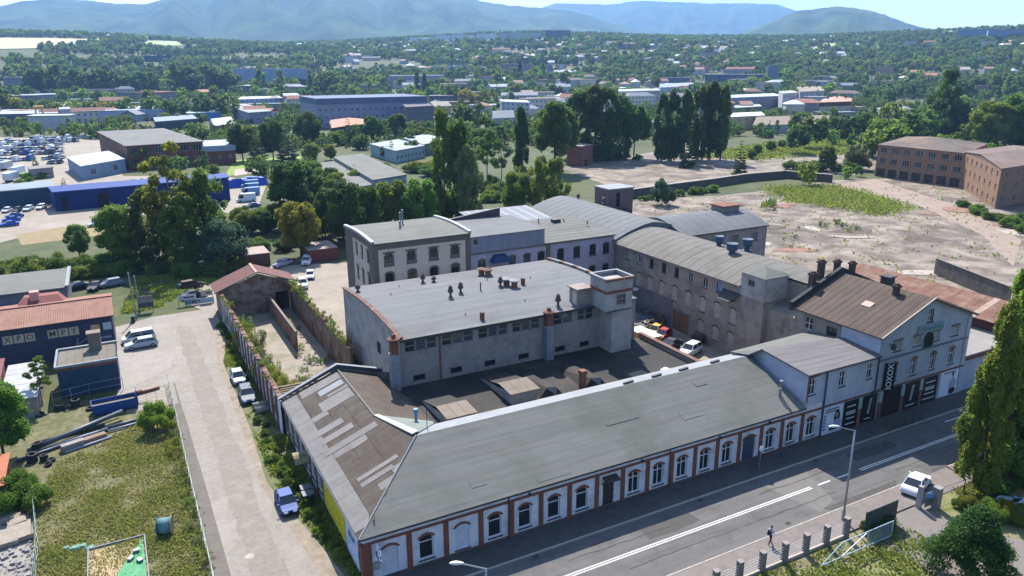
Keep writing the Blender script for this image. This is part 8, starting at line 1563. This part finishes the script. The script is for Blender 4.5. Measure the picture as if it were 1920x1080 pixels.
def blocks(n, x0, x1, d0, d1, lab, grp, seed):
    rr = random.Random(seed)
    for i in range(n):
        az = R(rr.uniform(x0, x1)); d = rr.uniform(d0, d1); X, Y = d*math.sin(az), d*math.cos(az)
        wc = rr.choice(['#a9a8a8', '#b5a99a', '#9a948d', '#c0bcb6', '#8f8078', '#a88a78', '#7d7a7a', '#c8c4ba']); rc = rr.choice(['#8b9197', '#777d84', '#a9aeb2', '#8d5f50', '#5d626a', '#7d5a4c', '#6a5d55'])
        W = rr.uniform(16, 44); H = rr.uniform(5, 12); fbox('town_building', '%s %s' % (BN[wc], lab), X, Y, terr(X, Y), W, H, rr.uniform(10, 20), wc, rc, rr.choice(['flat', 'flat', 'flat', 'gable', 'hip']), (int(H/3.2), int(W/3.6)) if d < 1000 else (0, 0), rr.choice([0, 0, .25, -.3, .6]), grp)
blocks(34, 14, 34, 620, 1150, 'building among trees in the middle of the town', 'buildings of the middle town', 31)
blocks(30, 33, 60, 560, 1150, 'building among trees in the right part of the town', 'buildings of the right town', 32)
blocks(46, 6, 56, 1050, 1900, 'block standing among the trees of the far slope', 'blocks of the far slope', 34)
blocks(26, -10, 14, 600, 1100, 'low works building in the left part of town', 'buildings of the left town', 33)
# ---------------------------------------------------------------- the wooded slopes read as one mass
def forest():
    rr = random.Random(5); pts = []; occ = set()
    for f in FOOT:
        dd = math.hypot(f[0], f[1])
        for back in (0, 14, 28): occ.add((int((f[0]-f[0]/dd*back)//16), int((f[1]-f[1]/dd*back)//16)))
    while len(pts) < 26000:
        az = R(rr.uniform(-14, 70)); t = rr.random(); d = 760+2700*t**.85
        X, Y = d*math.sin(az), d*math.cos(az)
        if fbm(X/170+7, Y/170, 3) < .36-.1*t: continue
        if d < 1250 and rr.random() > .08+.92*max(0, (d-800)/450): continue
        if (int(X//16), int(Y//16)) in occ or any(inside(X, Y, q) for q in MEAD): continue
        pts.append((X, Y, terr(X, Y)-.5))
    near = []; k = 0
    while len(near) < 5600 and k < 60000:          # gardens, hedges and street trees between the buildings
        k += 1; az = R(rr.uniform(-12, 68)); d = 265+985*rr.random()**.75; X, Y = d*math.sin(az), d*math.cos(az)
        if fbm(X/60+2, Y/60, 3) < .40: continue
        if any((X-f[0])**2+(Y-f[1])**2 < (f[2]*.8+5)**2 and (f[2] < 26 or abs((Vector((X, Y, 0))-(f[3]+f[4])/2).dot((f[4]-f[3]).normalized())) < (f[4]-f[3]).length/2+4 and -14 < (Vector((X, Y, 0))-f[3]).dot((f[5]-f[3]).normalized()) < (f[5]-f[3]).length+4) for f in FOOT): continue
        if any(inside(X, Y, q) for q in YARDS): continue
        near.append((X, Y, terr(X, Y)-.4))
    scatter('wooded_slopes', 'woods and gardens covering the far slopes', pts, .7, 1.75, 130, .2)
    scatter('town_greenery', 'hedges, shrubs and small trees filling the town', near, .35, .95, 260, .12)
def scatter(name, lab, pts, s0, s1, nq, qs):
    me = bpy.data.meshes.new(name); me.from_pydata(pts, [], [])
    o = link(name, me); tag(o, lab, None, None, 'stuff')
    src = []
    for kd, lf in (('broad', 'mid'), ('broad', 'dark'), ('round', 'mid'), ('round', 'dark'), ('tallpop', 'dark'), ('spruce', 'needle'), ('round', 'bright')):
        C, r = blobs(kd, 10); src.append(leaf_mesh('slope_tree', C, r, nq, 10*qs*(.7 if kd in ('tallpop', 'spruce') else 1), [LM[lf]], shell=.6))
    ng = bpy.data.node_groups.new('scatter_slopes', 'GeometryNodeTree'); N = ng.nodes; L = ng.links
    ng.interface.new_socket('Geometry', in_out='INPUT', socket_type='NodeSocketGeometry'); ng.interface.new_socket('Geometry', in_out='OUTPUT', socket_type='NodeSocketGeometry')
    gi = N.new('NodeGroupInput'); go = N.new('NodeGroupOutput'); ip = N.new('GeometryNodeInstanceOnPoints'); g2i = N.new('GeometryNodeGeometryToInstance')
    for me_ in src:
        h = bpy.data.objects.new('slope_tree_source', me_); oi = N.new('GeometryNodeObjectInfo'); oi.inputs[0].default_value = h; oi.inputs['As Instance'].default_value = True; L.new(oi.outputs['Geometry'], g2i.inputs[0])
    ip.inputs['Pick Instance'].default_value = True
    ri = N.new('FunctionNodeRandomValue'); ri.data_type = 'INT'; ri.inputs[4].default_value = 0; ri.inputs[5].default_value = len(src)-1; L.new(ri.outputs[2], ip.inputs['Instance Index'])
    rsn = N.new('FunctionNodeRandomValue'); rsn.data_type = 'FLOAT'; rsn.inputs[2].default_value = s0; rsn.inputs[3].default_value = s1; rsn.inputs['Seed'].default_value = 4; L.new(rsn.outputs[1], ip.inputs['Scale'])
    rr_ = N.new('FunctionNodeRandomValue'); rr_.data_type = 'FLOAT_VECTOR'; rr_.inputs[0].default_value = (0, 0, 0); rr_.inputs[1].default_value = (0, 0, 6.28); L.new(rr_.outputs[0], ip.inputs['Rotation'])
    L.new(gi.outputs[0], ip.inputs['Points']); L.new(g2i.outputs[0], ip.inputs['Instance']); L.new(ip.outputs[0], go.inputs[0])
    md = o.modifiers.new('scatter', 'NODES'); md.node_group = ng
forest()

# ---------------------------------------------------------------- look-alikes: say which one, counted from the left as seen
def ordinal(i): return ORD[i] if i < len(ORD) else str(i+1)+('th' if 10 < (i+1) % 100 < 14 else {1: 'st', 2: 'nd', 3: 'rd'}.get((i+1) % 10, 'th'))
same = {}
for o in COL.objects:
    if o.parent is None and o.get('label') and o.get('group'): same.setdefault((o['group'], o['label']), []).append(o)
for (g_, l_), os_ in same.items():
    if len(os_) < 2 or len(l_.split()) > 12: continue
    for i, o in enumerate(sorted(os_, key=lambda q: math.atan2(q.location.x, q.location.y))): o['label'] = '%s, %s from the left' % (l_, ordinal(i))
